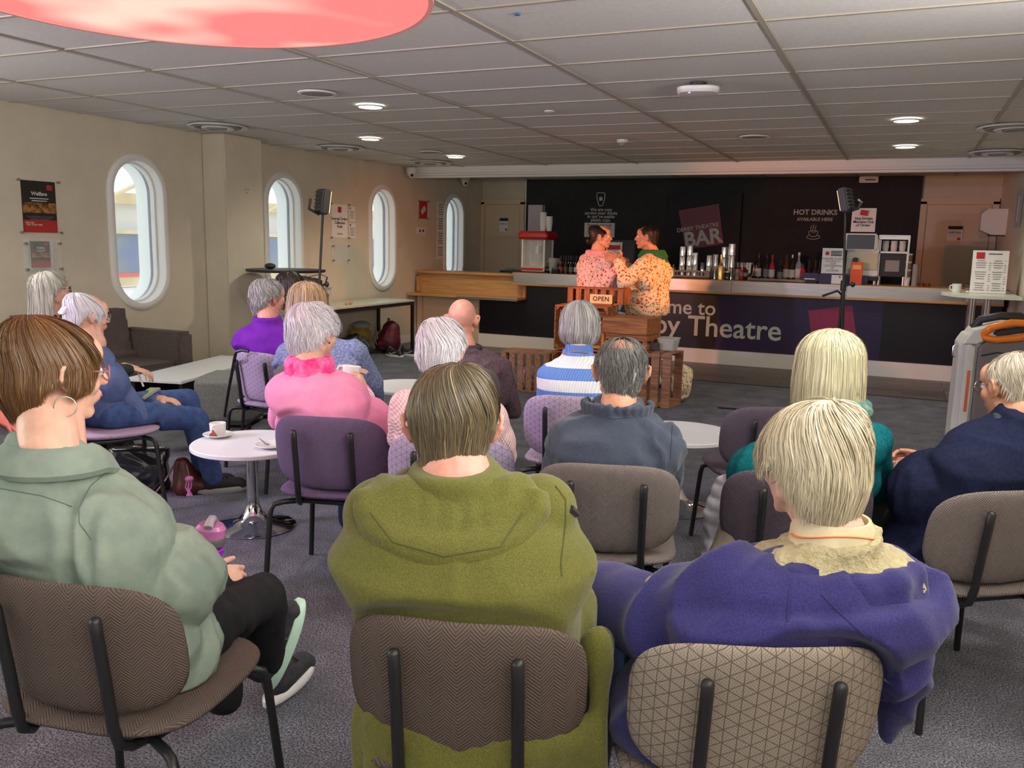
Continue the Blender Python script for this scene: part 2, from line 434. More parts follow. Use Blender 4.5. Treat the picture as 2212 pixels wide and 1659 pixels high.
# doors
M['door'] = mat('cream door paint', srgb(222, 200, 170), .4)
def door(n, x0, x1, zt, sx):
    d = thing('door_%d' % n, None, None, ((x0+x1)/2, YB, 0)); d['kind'] = 'structure'
    w = x1-x0
    MB().box((0, -.02, zt/2), (w, .04, zt), b=.004).build('leaf', M['door'], d)
    MB().box((-w/2-.045, -.025, zt/2+.02), (.08, .05, zt+.06), b=.006).build('jamb', M['door'], d)
    MB().box((w/2+.045, -.025, zt/2+.02), (.08, .05, zt+.06), b=.006).build('jamb', M['door'], d)
    MB().box((0, -.025, zt+.045), (w+.17, .05, .08), b=.006).build('lintel', M['door'], d)
    h = MB().cyl((sx*(w/2-.08), -.04, 1.02), (sx*(w/2-.08), -.09, 1.02), .012); h.cyl((sx*(w/2-.08), -.085, 1.02), (sx*(w/2-.2), -.085, 1.02), .010)
    h.lathe((sx*(w/2-.08), -.04, 1.02), [(.028, 0), (.028, .008)], 16, Matrix.Rotation(R(90), 3, 'X')); h.build('door_handle', M['steel'], d)
    return d
q = P(1050, 443, 1, YB); door(1, q.x, tl.x-.11, q.z, 1)
q = P(2004, 443, 1, YB); door(2, q.x, P(2143, 443, 1, YB).x, q.z, 1)
# ------------------------------------------------------------------ outside the portholes
M['hoard'] = mottled('blue hoarding', srgb(70, 100, 150), srgb(120, 130, 130), 1.2, .3)
M['tan'] = mottled('pale sandstone', srgb(225, 205, 160), srgb(205, 185, 140), 3, .8)
M['outw'] = mat('white render', srgb(240, 240, 238), .7)
M['redo'] = mat('red stripe paint', srgb(225, 60, 60), .5)
XO = -11.5
oy0, oy1 = 4.0, 24.0
def zat(py, px=265): return P(px, py, 0, XO).z
g = thing('glazed_shopfront', 'blue glazed shopfront with a red stripe across the way, seen through the nearest porthole', 'building', (XO, (oy0+oy1)/2, 0))
L_ = oy1-oy0
def band(name, z0, z1, m_, dx=0): MB().box((-.1+dx, 0, (z0+z1)/2), (.2, L_, z1-z0)).build(name, m_, g)
band('blue_panel', zat(590), zat(505), M['hoard']); band('ledge', zat(505), zat(497), M['tan'], .1)
band('red_stripe', zat(598), zat(590), M['redo'], .02); band('stone_base', zat(618), zat(598), M['tan'])
band('white_storey', zat(497), zat(440), M['outw'], -.3); band('upper_ledge', zat(440), zat(415), M['tan'], -.1)
for k in range(16):
    MB().cyl((.12, -L_/2+k*1.3, zat(497)), (.12, -L_/2+k*1.3, zat(380)), .05).build('truss_post', M['tan'], g)
    MB().cyl((.12, -L_/2+k*1.3, zat(470)), (.12, -L_/2+k*1.3+1.3, zat(395)), .03).build('truss_brace', M['tan'], g)
tag(MB().box((-9.7, 13, zat(622)-.05), (5.9, 26, .1)).build('pavement', M['outw'], None, False), kind='structure')
# ------------------------------------------------------------------ ceiling fittings
def onceil(px, py): q = P(px, py, 2, CEIL-.006); return (q.x, q.y, CEIL-.004)
DL = ['downlight nearest the red drum lamp, left of it', 'second downlight along the left side of the ceiling', 'farthest lit downlight on the left, near the bulkhead',
      'nearer of the two lit downlights on the right', 'farther lit downlight on the right, close to the bulkhead']
for q, lab in zip(((800, 230), (800, 300), (984, 339), (1958, 260), (1956, 317)), DL):
    t = thing('downlight', 'round recessed '+lab, 'ceiling light', onceil(*q), 0, 'lit ceiling downlights')
    MB().lathe((0, 0, 0), [(.088, 0), (.105, 0), (.105, -.006), (.088, -.010), (.086, -.004)], 28, closed=True).build('trim_ring', M['wallw'], t)
    MB().lathe((0, 0, -.003), [(.001, 0), (.087, 0), (.087, -.003), (.001, -.003)], 28).build('diffuser', M['glow'], t)
M['grille'] = mat('speaker mesh', srgb(150, 148, 146), .7)
for q, lab in zip(((685, 201), (1630, 295), (930, 328)), ('round grey ceiling speaker between drum lamp and nearest downlight', 'round grey ceiling speaker in front of the bar, right of centre', 'small round ceiling speaker far back on the left')):
    t = thing('ceiling_speaker', lab, 'speaker', onceil(*q), 0, 'ceiling speakers')
    MB().lathe((0, 0, 0), [(.11, 0), (.13, 0), (.13, -.008), (.11, -.012)], 28, closed=True).build('rim', M['wallw'], t)
    MB().lathe((0, 0, -.004), [(.001, 0), (.112, 0), (.112, -.006), (.001, -.01)], 28).build('grille', M['grille'], t)
for q, lab in zip(((470, 272), (735, 318), (930, 350), (2190, 274), (2155, 328)), ('round louvred air vent above the wall column', 'round louvred air vent above the second porthole wall', 'round louvred air vent against the left end of the bulkhead', 'louvred air vent cut by the right edge of the picture', 'louvred air vent near the right end of the bulkhead')):
    t = thing('air_vent', lab, 'vent', onceil(*q), 0, 'ceiling air vents')
    for k, r in enumerate((.25, .19, .13, .07)):
        MB().lathe((0, 0, 0), [(r-.035, -.002), (r, -.002), (r+.012, -.014-.006*k), (r+.008, -.018-.006*k), (r-.03, -.008)], 28, closed=True).build('louvre', M['wallw'] if k % 2 == 0 else M['grille'], t)
t = thing('wireless_access_point', 'white square ceiling box with a small blue light', 'access point', onceil(1509, 180), R(12))
MB().lathe((0, 0, 0), [(.05, 0), (.05, -.03)], 16).build('mount', M['dark'], t)
b = MB(); o_ = rrect(.25, .25, .08)
b.ring_loft([[Vector((x*s, y*s, z)) for x, y in o_] for s, z in ((.9, -.028), (1, -.034), (1, -.052), (.9, -.066), (.5, -.07))]).build('housing', M['whitep'], t)
MB().ell((-.05, -.085, -.068), (.006, .006, .004)).build('indicator', mat('blue led', (.1, .2, 1), emit=(.1, .25, 1), es=8), t)
MB().tube([(.06, .06, -.01), (.13, .1, -.02), (.15, .12, 0)], .004).build('cable', M['grille'], t)
t = thing('smoke_detector', 'small white smoke detector on the ceiling left of the access point', 'smoke detector', onceil(1345, 302))
MB().lathe((0, 0, 0), [(.055, 0), (.055, -.02), (.05, -.03)], 20).build('base', M['whitep'], t)
MB().lathe((0, 0, -.03), [(.04, 0), (.035, -.02), (.012, -.035), (.001, -.036)], 16).build('sensor', M['grille'], t)
t = tag(MB().lathe(onceil(1187, 240), [(.04, 0), (.04, -.008), (.02, -.014), (.001, -.014)], 18).build('ceiling_sensor', M['whitep'], None), 'flat white disc sensor in the middle of the ceiling', 'sensor')
t = tag(MB().lathe(onceil(1118, 33), [(.001, -.002), (.010, -.002), (.012, .004)], 10, sx=1.3).build('blue_dot', mat('blue tack', srgb(30, 100, 170), .6), None), 'tiny blue dot stuck on a ceiling tile', 'sticker')
# red drum pendant
zb = 2.17
import itertools
A3 = [P(*q, 2, zb) for q in ((929, 22), (650, 101), (0, 23))]
def circ(a, b, c):
    ax, ay, bx, by, cx, cy = a.x, a.y, b.x, b.y, c.x, c.y
    d = 2*(ax*(by-cy)+bx*(cy-ay)+cx*(ay-by))
    ux = ((ax*ax+ay*ay)*(by-cy)+(bx*bx+by*by)*(cy-ay)+(cx*cx+cy*cy)*(ay-by))/d
    uy = ((ax*ax+ay*ay)*(cx-bx)+(bx*bx+by*by)*(ax-cx)+(cx*cx+cy*cy)*(bx-ax))/d
    return ux, uy, math.hypot(ax-ux, ay-uy)
dx, dy, dr = circ(*A3)
print('DRUM', dx, dy, dr)
t = thing('drum_pendant_lamp', 'large glowing red drum pendant lamp hanging at top left', 'lamp', (dx, dy, CEIL))
def drumfn():
    v, x, y, z = coords(); n = noise(v, 2.2, 1, .5)
    return mix(ramp(n, .42, .66), (1, .20, .19), (1, .62, .50))
def drum_mat():
    m = mat('red lamp diffuser', (.8, .05, .05), .4)
    nt = m.node_tree; E.nt = nt; b = nt.nodes['Principled BSDF']; c = drumfn(); nt.links.new(c, b.inputs['Emission Color']); b.inputs['Emission Strength'].default_value = 1.15
    return m
MB().lathe((0, 0, zb-CEIL), [(.001, 0), (dr-.01, 0), (dr-.01, .01), (.001, .01)], 72).build('diffuser', drum_mat(), t)
MB().lathe((0, 0, zb-CEIL), [(dr-.01, -.004), (dr+.006, -.004), (dr+.012, .19), (dr+.004, .19), (dr-.008, .004)], 72, closed=True).build('shade', mat('red fabric shade', srgb(210, 150, 150), .7, emit=(1, .25, .2), es=.15), t)
for k in range(3):
    a = k*2.1; MB().cyl((.4*math.cos(a), .4*math.sin(a), -.04), (.4*math.cos(a), .4*math.sin(a), 0), .006).build('rod', M['steel'], t)
    MB().cyl((.4*math.cos(a), .4*math.sin(a), zb-CEIL+.01), (.4*math.cos(a), .4*math.sin(a), -.04), .004).build('rod', M['steel'], t)
# ------------------------------------------------------------------ CCTV domes
def dome(name, lab, p):
    t = thing(name, lab, 'camera', p, 0, 'security cameras')
    MB().lathe((0, 0, 0), [(.06, 0), (.075, -.02), (.075, -.06), (.05, -.085)], 20).build('housing', M['whitep'], t)
    MB().ell((.012, -.02, -.09), (.05, .05, .05)).build('ball', M['whitep'], t)
    MB().ell((.035, -.05, -.105), (.022, .022, .022)).build('lens', M['blackp'], t)
dome('security_camera', 'white dome camera at the left end of the bulkhead', (XW+.16, YK-.12, CEIL-.01))
q = P(1005, 385, 0, XW+.15); dome('security_camera', 'white dome camera behind the bulkhead above the last porthole', (q.x, q.y, CEIL-.01))
q = P(988, 381, 0, XW+.5); tag(MB().lathe((q.x, q.y, CEIL-.004), [(.05, 0), (.05, -.012), (.03, -.03), (.012, -.045), (.001, -.046)], 16).build('sprinkler_head', M['dark'], None), 'small dark sprinkler behind the bulkhead beside the cameras', 'sprinkler')
# ------------------------------------------------------------------ things on the left wall
def lw(px, py, off=0): return P(px, py, 0, XW+off)
def sheet(name, lab, cat, a, b, m_, th=.004, group=None):
    """a flat sheet on the left wall between pixel corners a (top left) and b (bottom right); origin centre"""
    A, B = lw(*a), lw(*b); t = thing(name, lab, cat, (XW, (A.y+B.y)/2, (A.z+B.z)/2), 0, group)
    w, h = abs(B.y-A.y), abs(A.z-B.z)
    MB().box((.002+th/2, 0, 0), (th, w, h)).build('sheet', m_, t, False)
    return t, w, h
def pins(t, w, h, x=.0):
    for sy in (-1, 1):
        for sz in (-1, 1): MB().cyl((x, sy*w/2, sz*h/2), (x+.028, sy*w/2, sz*h/2), .011).build('standoff', M['steel'], t)
def lwt(t, s, size, m_, y, z, x=.009, **k): return text('lettering', s, size, m_, Vector((x, y, z)), LEFTW, t, **k)
def poster(t, w, h):
    MB().box((.0075, 0, -h/2+h*.12), (.001, w*.98, h*.24)).build('red_band', M['red2'], t, False)
    MB().box((.0075, w*.32, h*.38), (.001, w*.17, h*.10)).build('logo', M['red2'], t, False)
    lwt(t, 'Welfare', h*.105, M['lett'], 0, h*.25, bold=.02)
    for k, ww in enumerate((.55, .45)): MB().box((.0078, 0, h*(.16-.045*k)), (.001, w*ww, h*.018)).build('print_line', M['lett'], t, False)
    for k, ww in enumerate((.8, .7, .55)): MB().box((.0078, 0, h*(-.19-.03*k)), (.001, w*ww, h*.011)).build('print_line', M['ink'], t, False)
    MB().box((.0074, 0, -.02*h), (.001, w*.98, h*.2)).build('picture', M['food'], t, False)
M['red2'] = mat('poster red', srgb(178, 48, 42), .6)
M['poster'] = mat('poster black', srgb(44, 40, 38), .35)
M['food'] = mottled('poster picture', srgb(190, 130, 70), srgb(50, 40, 30), 22, .4)
t, w, h = sheet('show_poster', 'black and red show poster headed Welfare on the left wall', 'poster', (43, 388), (124, 503), M['poster']); poster(t, w, h); pins(t, w+.05, h)
lwt(t, 'FRI 27 SEP\n– SAT 12 OCT 2024', h*.042, M['lett'], -w*.44, -h*.335, align='LEFT', bold=.015)
t, w, h = sheet('leaflet_holder', 'clear acrylic leaflet holder under the show poster', 'leaflet holder', (48, 516), (134, 590), M['acryl'], .004); pins(t, w-.03, h-.07)
A, B = lw(62, 521), lw(105, 577); ly = (A.y+B.y)/2-t.location.y; lz = (A.z+B.z)/2-t.location.z; w2, h2 = B.y-A.y, A.z-B.z
MB().box((.03, ly, lz-.01), (.045, w2+.02, h2+.03), b=.004).build('pocket', M['acryl'], t, False)
lf = thing('leaflet', 'Welfare leaflet standing in the clear wall holder', 'leaflet', t.location+Vector((.02, ly, lz)))
MB().box((.0, 0, 0), (.014, w2, h2)).build('sheets', M['poster'], lf, False); poster(lf, w2, h2)
t, w, h = sheet('order_sign', 'acrylic framed Interval Orders Collection Point sign between portholes', 'sign', (715, 440), (750, 514), M['card']); pins(t, w+.04, h)
MB().box((.0075, 0, h*.34), (.001, w*.22, h*.17)).build('logo', M['logor'], t, False)
lwt(t, 'Interval Orders\nCollection\nPoint', .052, M['dink'], 0, -.02); lwt(t, 'Thank You', .025, M['ink'], 0, -h*.38)
for a, b, lab in (((753, 446), (766, 478), 'upper small printed notice beside the interval orders sign'), ((753, 482), (767, 515), 'lower small printed notice beside the interval orders sign')):
    t, w, h = sheet('printed_notice', lab, 'notice', a, b, M['card'])
    MB().box((.0075, -w*.3, h*.38), (.001, w*.15, h*.13)).build('logo', M['dink'], t, False)
    for k in range(6): MB().box((.0075, 0, h*(.18-.1*k)), (.001, w*(.75-.06*(k % 3)), h*.035)).build('print_line', M['ink'], t, False)
t, w, h = sheet('acrylic_plate', 'empty clear acrylic plate below the interval orders sign', 'sign holder', (716, 524), (752, 569), M['acryl']); pins(t, w-.02, h-.08)
MB().box((.009, 0, 0), (.003, w*.7, h*.8)).build('pocket', M['acryl'], t, False)
t, w, h = sheet('red_poster', 'small framed red poster near the bar end of the left wall', 'poster', (905, 433), (922, 473), M['red2']); pins(t, w+.04, h)
MB().box((.0078, 0, -h*.02), (.001, w*.6, h*.3), M=Matrix.Rotation(.6, 3, 'X')).build('print_band', M['lett'], t, False)
t, w, h = sheet('switch_plate', 'white double light switch plate below the small red poster', 'switch', (900, 491), (917, 506), M['whitep'], .012)
for s in (-.2, .2): MB().box((.018, s*w, 0), (.008, w*.12, h*.4)).build('rocker', M['dark'], t, False)
t, w, h = sheet('notice_strip', 'long narrow strip of printed text beside the fourth porthole', 'notice', (944, 436), (957, 560), M['card'])
for k in range(22):
    if k % 6 != 5: MB().box((.0075, 0, h*(.46-.042*k)), (.001, w*(.8-.1*(k % 3)), h*.014)).build('print_line', M['ink'], t, False)
t = thing('small_wall_sensor', 'tiny dotted fixing on the face of the column', 'wall fixing', P(533, 412, 0, c1.x))
for y, z in ((-.02, .01), (.02, .012), (0, -.02)): MB().ell((.002, y, z), (.006, .008, .008), 8, 6).build('screw', M['grille'], t)
# door signs, white box on the panel
def fsheet(name, lab, cat, a, b, m_, Y, th=.004, par=None):
    A, B = P(*a, 1, Y), P(*b, 1, Y); w, h = B.x-A.x, A.z-B.z; c = Vector(((A.x+B.x)/2, Y, (A.z+B.z)/2))
    t = thing(name, lab, cat, c)
    MB().box((0, -th/2, 0), (w, th, h)).build('sheet', m_, t, False); return t, w, h
def ftx(t, s, size, m_, x, z, y=-.006, **k): return text('lettering', s, size, m_, Vector((x, y, z)), FRONT, t, **k)
for a, b, lab in (((1079, 470), (1098, 500), 'white printed sign on the cream door left of the bar'), ((2048, 487), (2078, 521), 'white printed sign on the cream door right of the bar')):
    t, w, h = fsheet('door_sign', lab, 'sign', a, b, M['card'], YB-.05)
    MB().box((0, -.005, h*.36), (w*.95, .001, h*.22)).build('dark_band', M['dink'], t, False); ftx(t, 'Staff Only', w*.2, M['dink'], 0, h*.05)
    MB().box((w*.28, -.005, -h*.36), (w*.22, .001, h*.16)).build('logo', M['logor'], t, False)
t = thing('motion_detector', 'white wall box with a dark slot high on the black panel', 'detector', P(1877, 388, 1, YB-.06))
MB().box((0, -.02, 0), (.24, .05, .085), b=.008).build('housing', M['whitep'], t); MB().box((.02, -.047, -.005), (.13, .006, .016)).build('slot', M['dark'], t, False)
# ------------------------------------------------------------------ lettering on the black panel
YP = YB-.043
gr = thing('cup_notice', 'white lettering about re-usable plastic cups under a drinking glass outline on the black wall', 'wall lettering', P(1298, 470, 1, YP))
o = gr.location
for k, (s, py) in enumerate((('We are now', 453), ('serving your drinks', 460.5), ('in our re-usable', 468), ('plastic cups.', 475.5))):
    q = P(1298, py, 1, YP)-o; ftx(gr, s, .068, M['lett'], 0, q.z, -.002, bold=.02)
gz = lambda x, y: (P(x, y, 1, YP)-o)
pts = [gz(*p) for p in ((1289, 418), (1292, 416), (1303, 416), (1307, 418), (1306, 430), (1302, 442), (1300, 444.5), (1295, 444.5), (1293, 442), (1290, 430))]
MB().tube(pts, .007, 6, True).build('glass_outline', M['lett'], gr)
q = gz(1298, 429.5); MB().box((q.x, -.002, q.z), (.05, .004, .055), M=Matrix.Rotation(R(-8), 3, 'Y')).build('square', M['lett'], gr, False)
t, w, h = fsheet('paper_notice', 'white paper notice behind the performer in pink, under the cup lettering', 'notice', (1263, 481), (1327, 513), M['card'], YP)
ftx(t, 'Recycle my cup\nby returning it\nto the bar', .062, M['dink'], 0, .02)
bt = thing('bar_sign', 'raised black board with a tilted maroon square reading DERBY THEATRE BAR', 'sign', P(1522, 500, 1, YP))
A, B = P(1447, 418, 1, YP)-bt.location, P(1595, 575, 1, YP)-bt.location
MB().box(((A.x+B.x)/2, -.03, (A.z+B.z)/2), (B.x-A.x, .06, A.z-B.z)).build('board', mat('dark board', srgb(44, 42, 48), .6, spec=.2), bt, False)
cor = [P(*p, 1, YP-.062)-bt.location for p in ((1466, 455), (1553, 440), (1563, 527), (1481, 540))]
MB().ring_loft([[c+Vector((0, 0, 0)) for c in cor], [c+Vector((0, -.004, 0)) for c in cor]]).build('maroon_square', M['logo'], bt, False)
RT = FRONT@Matrix.Rotation(R(9.5), 3, 'Z')
q = P(1509, 492, 1, YP)-bt.location; text('lettering', 'DERBY THEATRE', .082, M['lett'], Vector((q.x, -.068, q.z)), RT, bt, bold=.01)
q = P(1520, 515, 1, YP)-bt.location; text('lettering', 'BAR', .30, M['lett'], Vector((q.x, -.068, q.z)), RT, bt, bold=.03)
hd = thing('hot_drinks_lettering', 'white HOT DRINKS AVAILABLE HERE lettering with a steaming cup drawing', 'wall lettering', P(1760, 480, 1, YP)); o = hd.location
q = P(1761, 459, 1, YP)-o; ftx(hd, 'HOT DRINKS', .098, M['lett'], q.x, q.z, -.002, bold=.025)
q = P(1760, 474, 1, YP)-o; ftx(hd, 'AVAILABLE HERE', .063, M['lett'], q.x, q.z, -.002, bold=.02)
cz = lambda x, y: P(x, y, 1, YP)-o
b = MB(); b.tube([cz(*p) for p in ((1747, 500), (1752, 498), (1760, 498), (1767, 500), (1766, 506), (1762, 511), (1752, 511), (1748, 506))], .005, 6, True).build('cup_outline', M['lett'], hd)
MB().tube([cz(*p) for p in ((1747, 508), (1742, 513), (1748, 516), (1760, 517), (1770, 514), (1771, 510), (1765, 508))], .005, 6).build('saucer_outline', M['lett'], hd)
MB().tube([cz(*p) for p in ((1752, 500), (1757, 502), (1764, 500))], .004, 6).build('cup_outline', M['lett'], hd)
for dx_ in (-5, 0, 5): MB().tube([cz(1757+dx_+a, 496-b_) for a, b_ in ((0, 0), (-1.5, 3), (1, 7), (0, 11 if dx_ == 0 else 9))], .0045, 6).build('steam_line', M['lett'], hd)
# ------------------------------------------------------------------ right wall
t = thing('towel_dispenser', 'white plastic paper towel dispenser on the right wall beside the door', 'dispenser', (XR, 12.0, 1.98))
q1, q2 = P(2120, 452, 1, 12.0), P(2170, 508, 1, 12.0)
t.location = (XR, 12.0, (q1.z+q2.z)/2); hh = (q1.z-q2.z); ww = XR-q1.x
pf = [(0, -hh/2), (-ww*.55, -hh/2), (-ww, -hh*.32), (-ww, hh*.3), (-ww*.75, hh/2), (0, hh/2)]
M90 = Matrix(((1, 0, 0), (0, 0, 1), (0, 1, 0)))
MB().prism(pf, -.15, .15, M90).build('cover', M['whitep'], t); MB().box((-ww*.4, 0, -hh/2-.006), (ww*.5, .2, .014)).build('outlet', M['dark'], t, False)
t = thing('wall_frame', 'clear acrylic leaflet frame with grey clips at the right edge of the picture', 'sign holder', (XR, 10.6, P(2182, 460, 0, XR).z))
MB().box((-.012, 0, 0), (.006, .26, .34)).build('plate', M['acryl'], t, False); MB().box((-.02, 0, 0), (.004, .2, .28)).build('sheet', M['card'], t, False)
for y in (-.13, .13): MB().box((-.02, y, 0), (.03, .02, .38)).build('clip', M['grille'], t, False)
# ------------------------------------------------------------------ the bar
def fb(px, py, Y=YBAR): return P(px, py, 1, Y)
XL2, XRB = fb(1118, 600).x, fb(2166, 650).x
ztop = fb(1500, 603, YBAR-.13).z
bar = thing('bar_counter', 'long bar counter with steel fascia, wooden edges and dark purple welcome front', 'bar counter', ((XL2+XRB)/2, YBAR, 0))
ox = bar.location.x
zf1, zf0 = fb(1500, 604, YBAR-.12).z, fb(1500, 628, YBAR-.12).z
wbar = XRB-XL2
MB().box((0, .27, ztop-.012), (wbar+.06, .80, .024), b=.006).build('worktop', M['wood'], bar)
MB().box((0, -.125, (zf1+zf0)/2), (wbar, .02, (zf1-zf0)), b=.002).build('steel_fascia', M['steel'], bar)
MB().box((0, -.12, zf0-.014), (wbar+.01, .05, .028), b=.006).build('lower_rim', M['wood'], bar)
MB().box((0, -.0, zf0-.01), (wbar, .26, .014)).build('soffit', M['wood'], bar)
for x in (-1.3, .0, 1.3, 2.5): MB().box((x, -.1365, (zf1+zf0)/2), (.004, .003, (zf1-zf0)*.96)).build('joint', M['dark'], bar, False)
M['front'] = mottled('dark front board', srgb(20, 20, 26), srgb(24, 24, 32), 2, .35)
M['purple'] = mat('dark purple vinyl', srgb(50, 36, 74), .35)
XLP = fb(1037, 650).x
zp = .175
MB().box(((XLP+XRB)/2-ox, .03, (zf0+zp)/2), (XRB-XLP, .06, zf0-zp-.01)).build('front_panel', M['front'], bar, False)
xa, xb = fb(1548, 700).x-ox, fb(1905, 700).x-ox
MB().box(((xa+xb)/2, -.001, (zf0+zp)/2), (xb-xa, .004, zf0-zp-.012)).build('purple_panel', M['purple'], bar, False)
MB().box(((XLP+XRB)/2-ox, .01, zp/2), (XRB-XLP, .10, zp)).build('plinth', M['wallw'], bar, False)
MB().box(((XL2+XRB)/2-ox, .35, .5), (wbar-.1, .5, .96)).build('carcass', M['dark'], bar, False)
def btx(s, px, py, size, **k):
    q = fb(px, py); return text('lettering', s, size, M['lett'], Vector((q.x-ox, -.005, q.z)), FRONT, bar, **k)
btx('Welcome to', 1547, 668, .255, align='RIGHT', bold=.012)
btx('Derby Theatre', 1689, 717, .355, align='RIGHT', bold=.012)
cor = [fb(*p)-bar.location for p in ((1746, 671), (1841, 660), (1853, 752), (1757, 762))]
MB().ring_loft([[c+Vector((0, -.002, 0)) for c in cor], [c+Vector((0, -.006, 0)) for c in cor]]).build('maroon_square', mat('bright maroon vinyl', srgb(150, 42, 84), .4), bar, False)
# lower wooden section at the left
lb = thing('wooden_side_counter', 'beech side counter with raised back and lower shelf at the left end of the bar', 'counter', (fb(1000, 640).x, YBAR, 0)); lx = lb.location.x
xs0, xs1 = XW+.05, XL2+.02
zt = fb(1000, 588).z
MB().box(((xs0+xs1)/2-lx, .12, zt-.012), (xs1-xs0, .40, .035), b=.008).build('top_shelf', M['wood'], lb)
x0, x1 = fb(905, 600).x, fb(1137, 620).x
zl = fb(1000, 636).z
MB().box(((x0+x1)/2-lx, .02, (zt+zl)/2-.015), (x1-x0, .05, zt-zl-.03)).build('back_board', M['wood'], lb)
MB().box((x0-lx+.02, -.02, (zt+zl)/2-.03), (.05, .10, (zt-zl)*.7), b=.006).build('bracket', M['woodv'], lb)
MB().box((x1-lx-.01, .0, (zt+zl)/2-.015), (.03, .10, zt-zl-.03)).build('end_board', M['woodv'], lb)
xm = fb(1008, 638).x
MB().box(((XW+.02+xm)/2-lx, -.13, zl-.012), (xm-XW-.04, .34, .04), b=.008).build('lower_shelf', M['wood'], lb)
MB().box(((xm+x1)/2-lx, -.13, zl-.012), (x1-xm, .34, .034), b=.008).build('lower_shelf', M['wood'], lb)
MB().box(((xm+x1)/2-lx, -.304, zl-.020), (x1-xm+.01, .01, .034), b=.003).build('steel_edge', M['steel'], lb)
for a, b_ in ((XW+.02, fb(913, 700).x), (fb(913, 700).x, XLP-.01)):
    MB().box(((a+b_)/2-lx, .02, zl/2-.02), (b_-a-.008, .05, zl-.06), b=.004).build('panel', M['door'], lb)
# ------------------------------------------------------------------ things on the bar
ZT = ztop+.0005
def ob(px, Y=10.98): q = P(px, 600, 1, Y); return Vector((q.x, Y, ZT))
t = thing('popcorn_machine', 'red and clear popcorn machine at the left end of the bar', 'popcorn machine', ob(1160, 10.92)+Vector((0, 0, .016)))
pz = lambda py: P(1160, py, 1, 10.92).z-ZT-.016
w = .36
z1, z2 = pz(516), pz(501)
MB().box((0, 0, .035), (w*.95, .34, .07), b=.01).build('base', M['steel'], t)
MB().box((-.01, -.172, .03), (w*.9, .01, .035), b=.003).build('red_band', M['red'], t)
MB().ring_loft([[Vector((x*s, y*s*.95, z)) for x, y in rrect(w*1.12, w*1.1, .03)] for s, z in ((.96, z1-.01), (1.1, z1+.02), (1.1, z1+.06), (.94, z2+.01))]).build('canopy', M['red'], t)
for sx in (-1, 1):
    for sy in (-1, 1): MB().box((sx*w*.44, sy*.15, (z1+.07)/2), (.022, .022, z1-.05)).build('post', M['whitep'], t, False)
for sy in (-1, 1): MB().box((0, sy*.15, (z1+.07)/2), (w*.84, .004, z1-.07)).build('pane', M['acryl'], t, False)
for sx in (-1, 1): MB().box((sx*w*.44, 0, (z1+.07)/2), (.004, .28, z1-.07)).build('pane', M['acryl'], t, False)
MB().lathe((0, 0, z1-.2), [(.001, 0), (.06, 0), (.065, .1), (.06, .1), (.055, .01)], 18).build('kettle', M['steel'], t)
MB().cyl((0, 0, z1-.1), (0, 0, z1), .01).build('rod', M['steel'], t)
MB().ell((.02, .02, .09), (.12, .1, .05)).build('popcorn', mottled('popcorn', srgb(240, 225, 180), srgb(210, 180, 120), 60, .8, 80, .01), t, kind='stuff')
bt_ = tag(MB().box((0, 0, .0075), (.62, .42, .015), b=.005).build('black_tray', M['blackp'], None), 'flat black tray under the popcorn machine', 'tray'); bt_.location = ob(1150, 10.96)
for px, n, lab in ((1173, 9, 'taller stack of paper cups on top of the popcorn machine'), (1186, 6, 'shorter stack of paper cups on top of the popcorn machine')):
    q = P(px, 500, 1, 10.92); t = thing('cup_stack', lab, 'paper cups', (q.x, 10.92, ZT+.018+z2+.012), 0, 'paper cup stacks on the popcorn machine')
    for k in range(n): MB().lathe((0, 0, k*.018), [(.034, 0), (.045, .1), (.048, .1), (.047, .104), (.043, .1), (.03, .004)], 14).build('cup', M['card'], t)
q = P(1159, 470, 1, YB-.3); zt2 = P(1159, 443, 1, YB-.3).z
tag(MB().box((q.x, YB-.3, (1.0+zt2)/2), (.24, .12, zt2-1.0), b=.004).build('upright_board', mat('lilac white panel', srgb(205, 196, 205), .5), None), 'tall pale upright board behind the popcorn machine', 'board')
tag(MB().box((q.x, YB-.32, .4995), (1.0, .5, .999), b=.01).build('back_counter', M['dark'], None), 'dark back counter behind the popcorn machine', 'counter')
def bottle(name, h, r, glass, lab_m, lab, cat, loc, group=None, neck=.3, cap=None, rz=0):
    t = thing(name, lab, cat, loc, rz, group)
    s = h*(1-neck)
    MB().lathe((0, 0, 0), [(.001, 0), (r, .002), (r, s*.86), (r*.85, s*.94), (r*.36, s+.02), (r*.34, h-.02), (r*.38, h)], 16).build('body', glass, t)
    if lab_m: MB().lathe((0, 0, s*.22), [(r+.0012, 0), (r+.0012, s*.45)], 16).build('label', lab_m, t)
    if cap: MB().lathe((0, 0, h-.035), [(r*.42, 0), (r*.42, .037), (.001, .037)], 12).build('cap', cap, t)
    return t
M['dglass'] = mat('dark bottle glass', (.02, .012, .008), .08, coat=.3)
M['gglass'] = mat('grey clear bottle glass', (.55, .57, .6), .05, alpha=.55)
M['rglass'] = mat('red bottle', srgb(190, 40, 50), .15)
M['amber'] = mat('amber spirit', srgb(110, 50, 16), .08)
LC = [mat('label cream', srgb(215, 205, 190), .6), mat('label red', srgb(185, 50, 40), .6), mat('label grey', srgb(120, 120, 125), .6), mat('label white', srgb(220, 220, 222), .6), mat('label green', srgb(70, 90, 70), .6)]
k = 0
for row in range(3):
    for i in range(4):
        q = ob(1211+i*11+5.5*(row % 2), 10.80+row*.075); k += 1
        bottle('beer_bottle', .235, .03, M['dglass'], LC[(1, 4, 2, 0, 1, 2)[(i+row) % 6]], 'small dark beer bottle in the cluster beside the performer in pink', 'bottle', q, 'beer bottles beside the popcorn machine', .42, M['dark'])
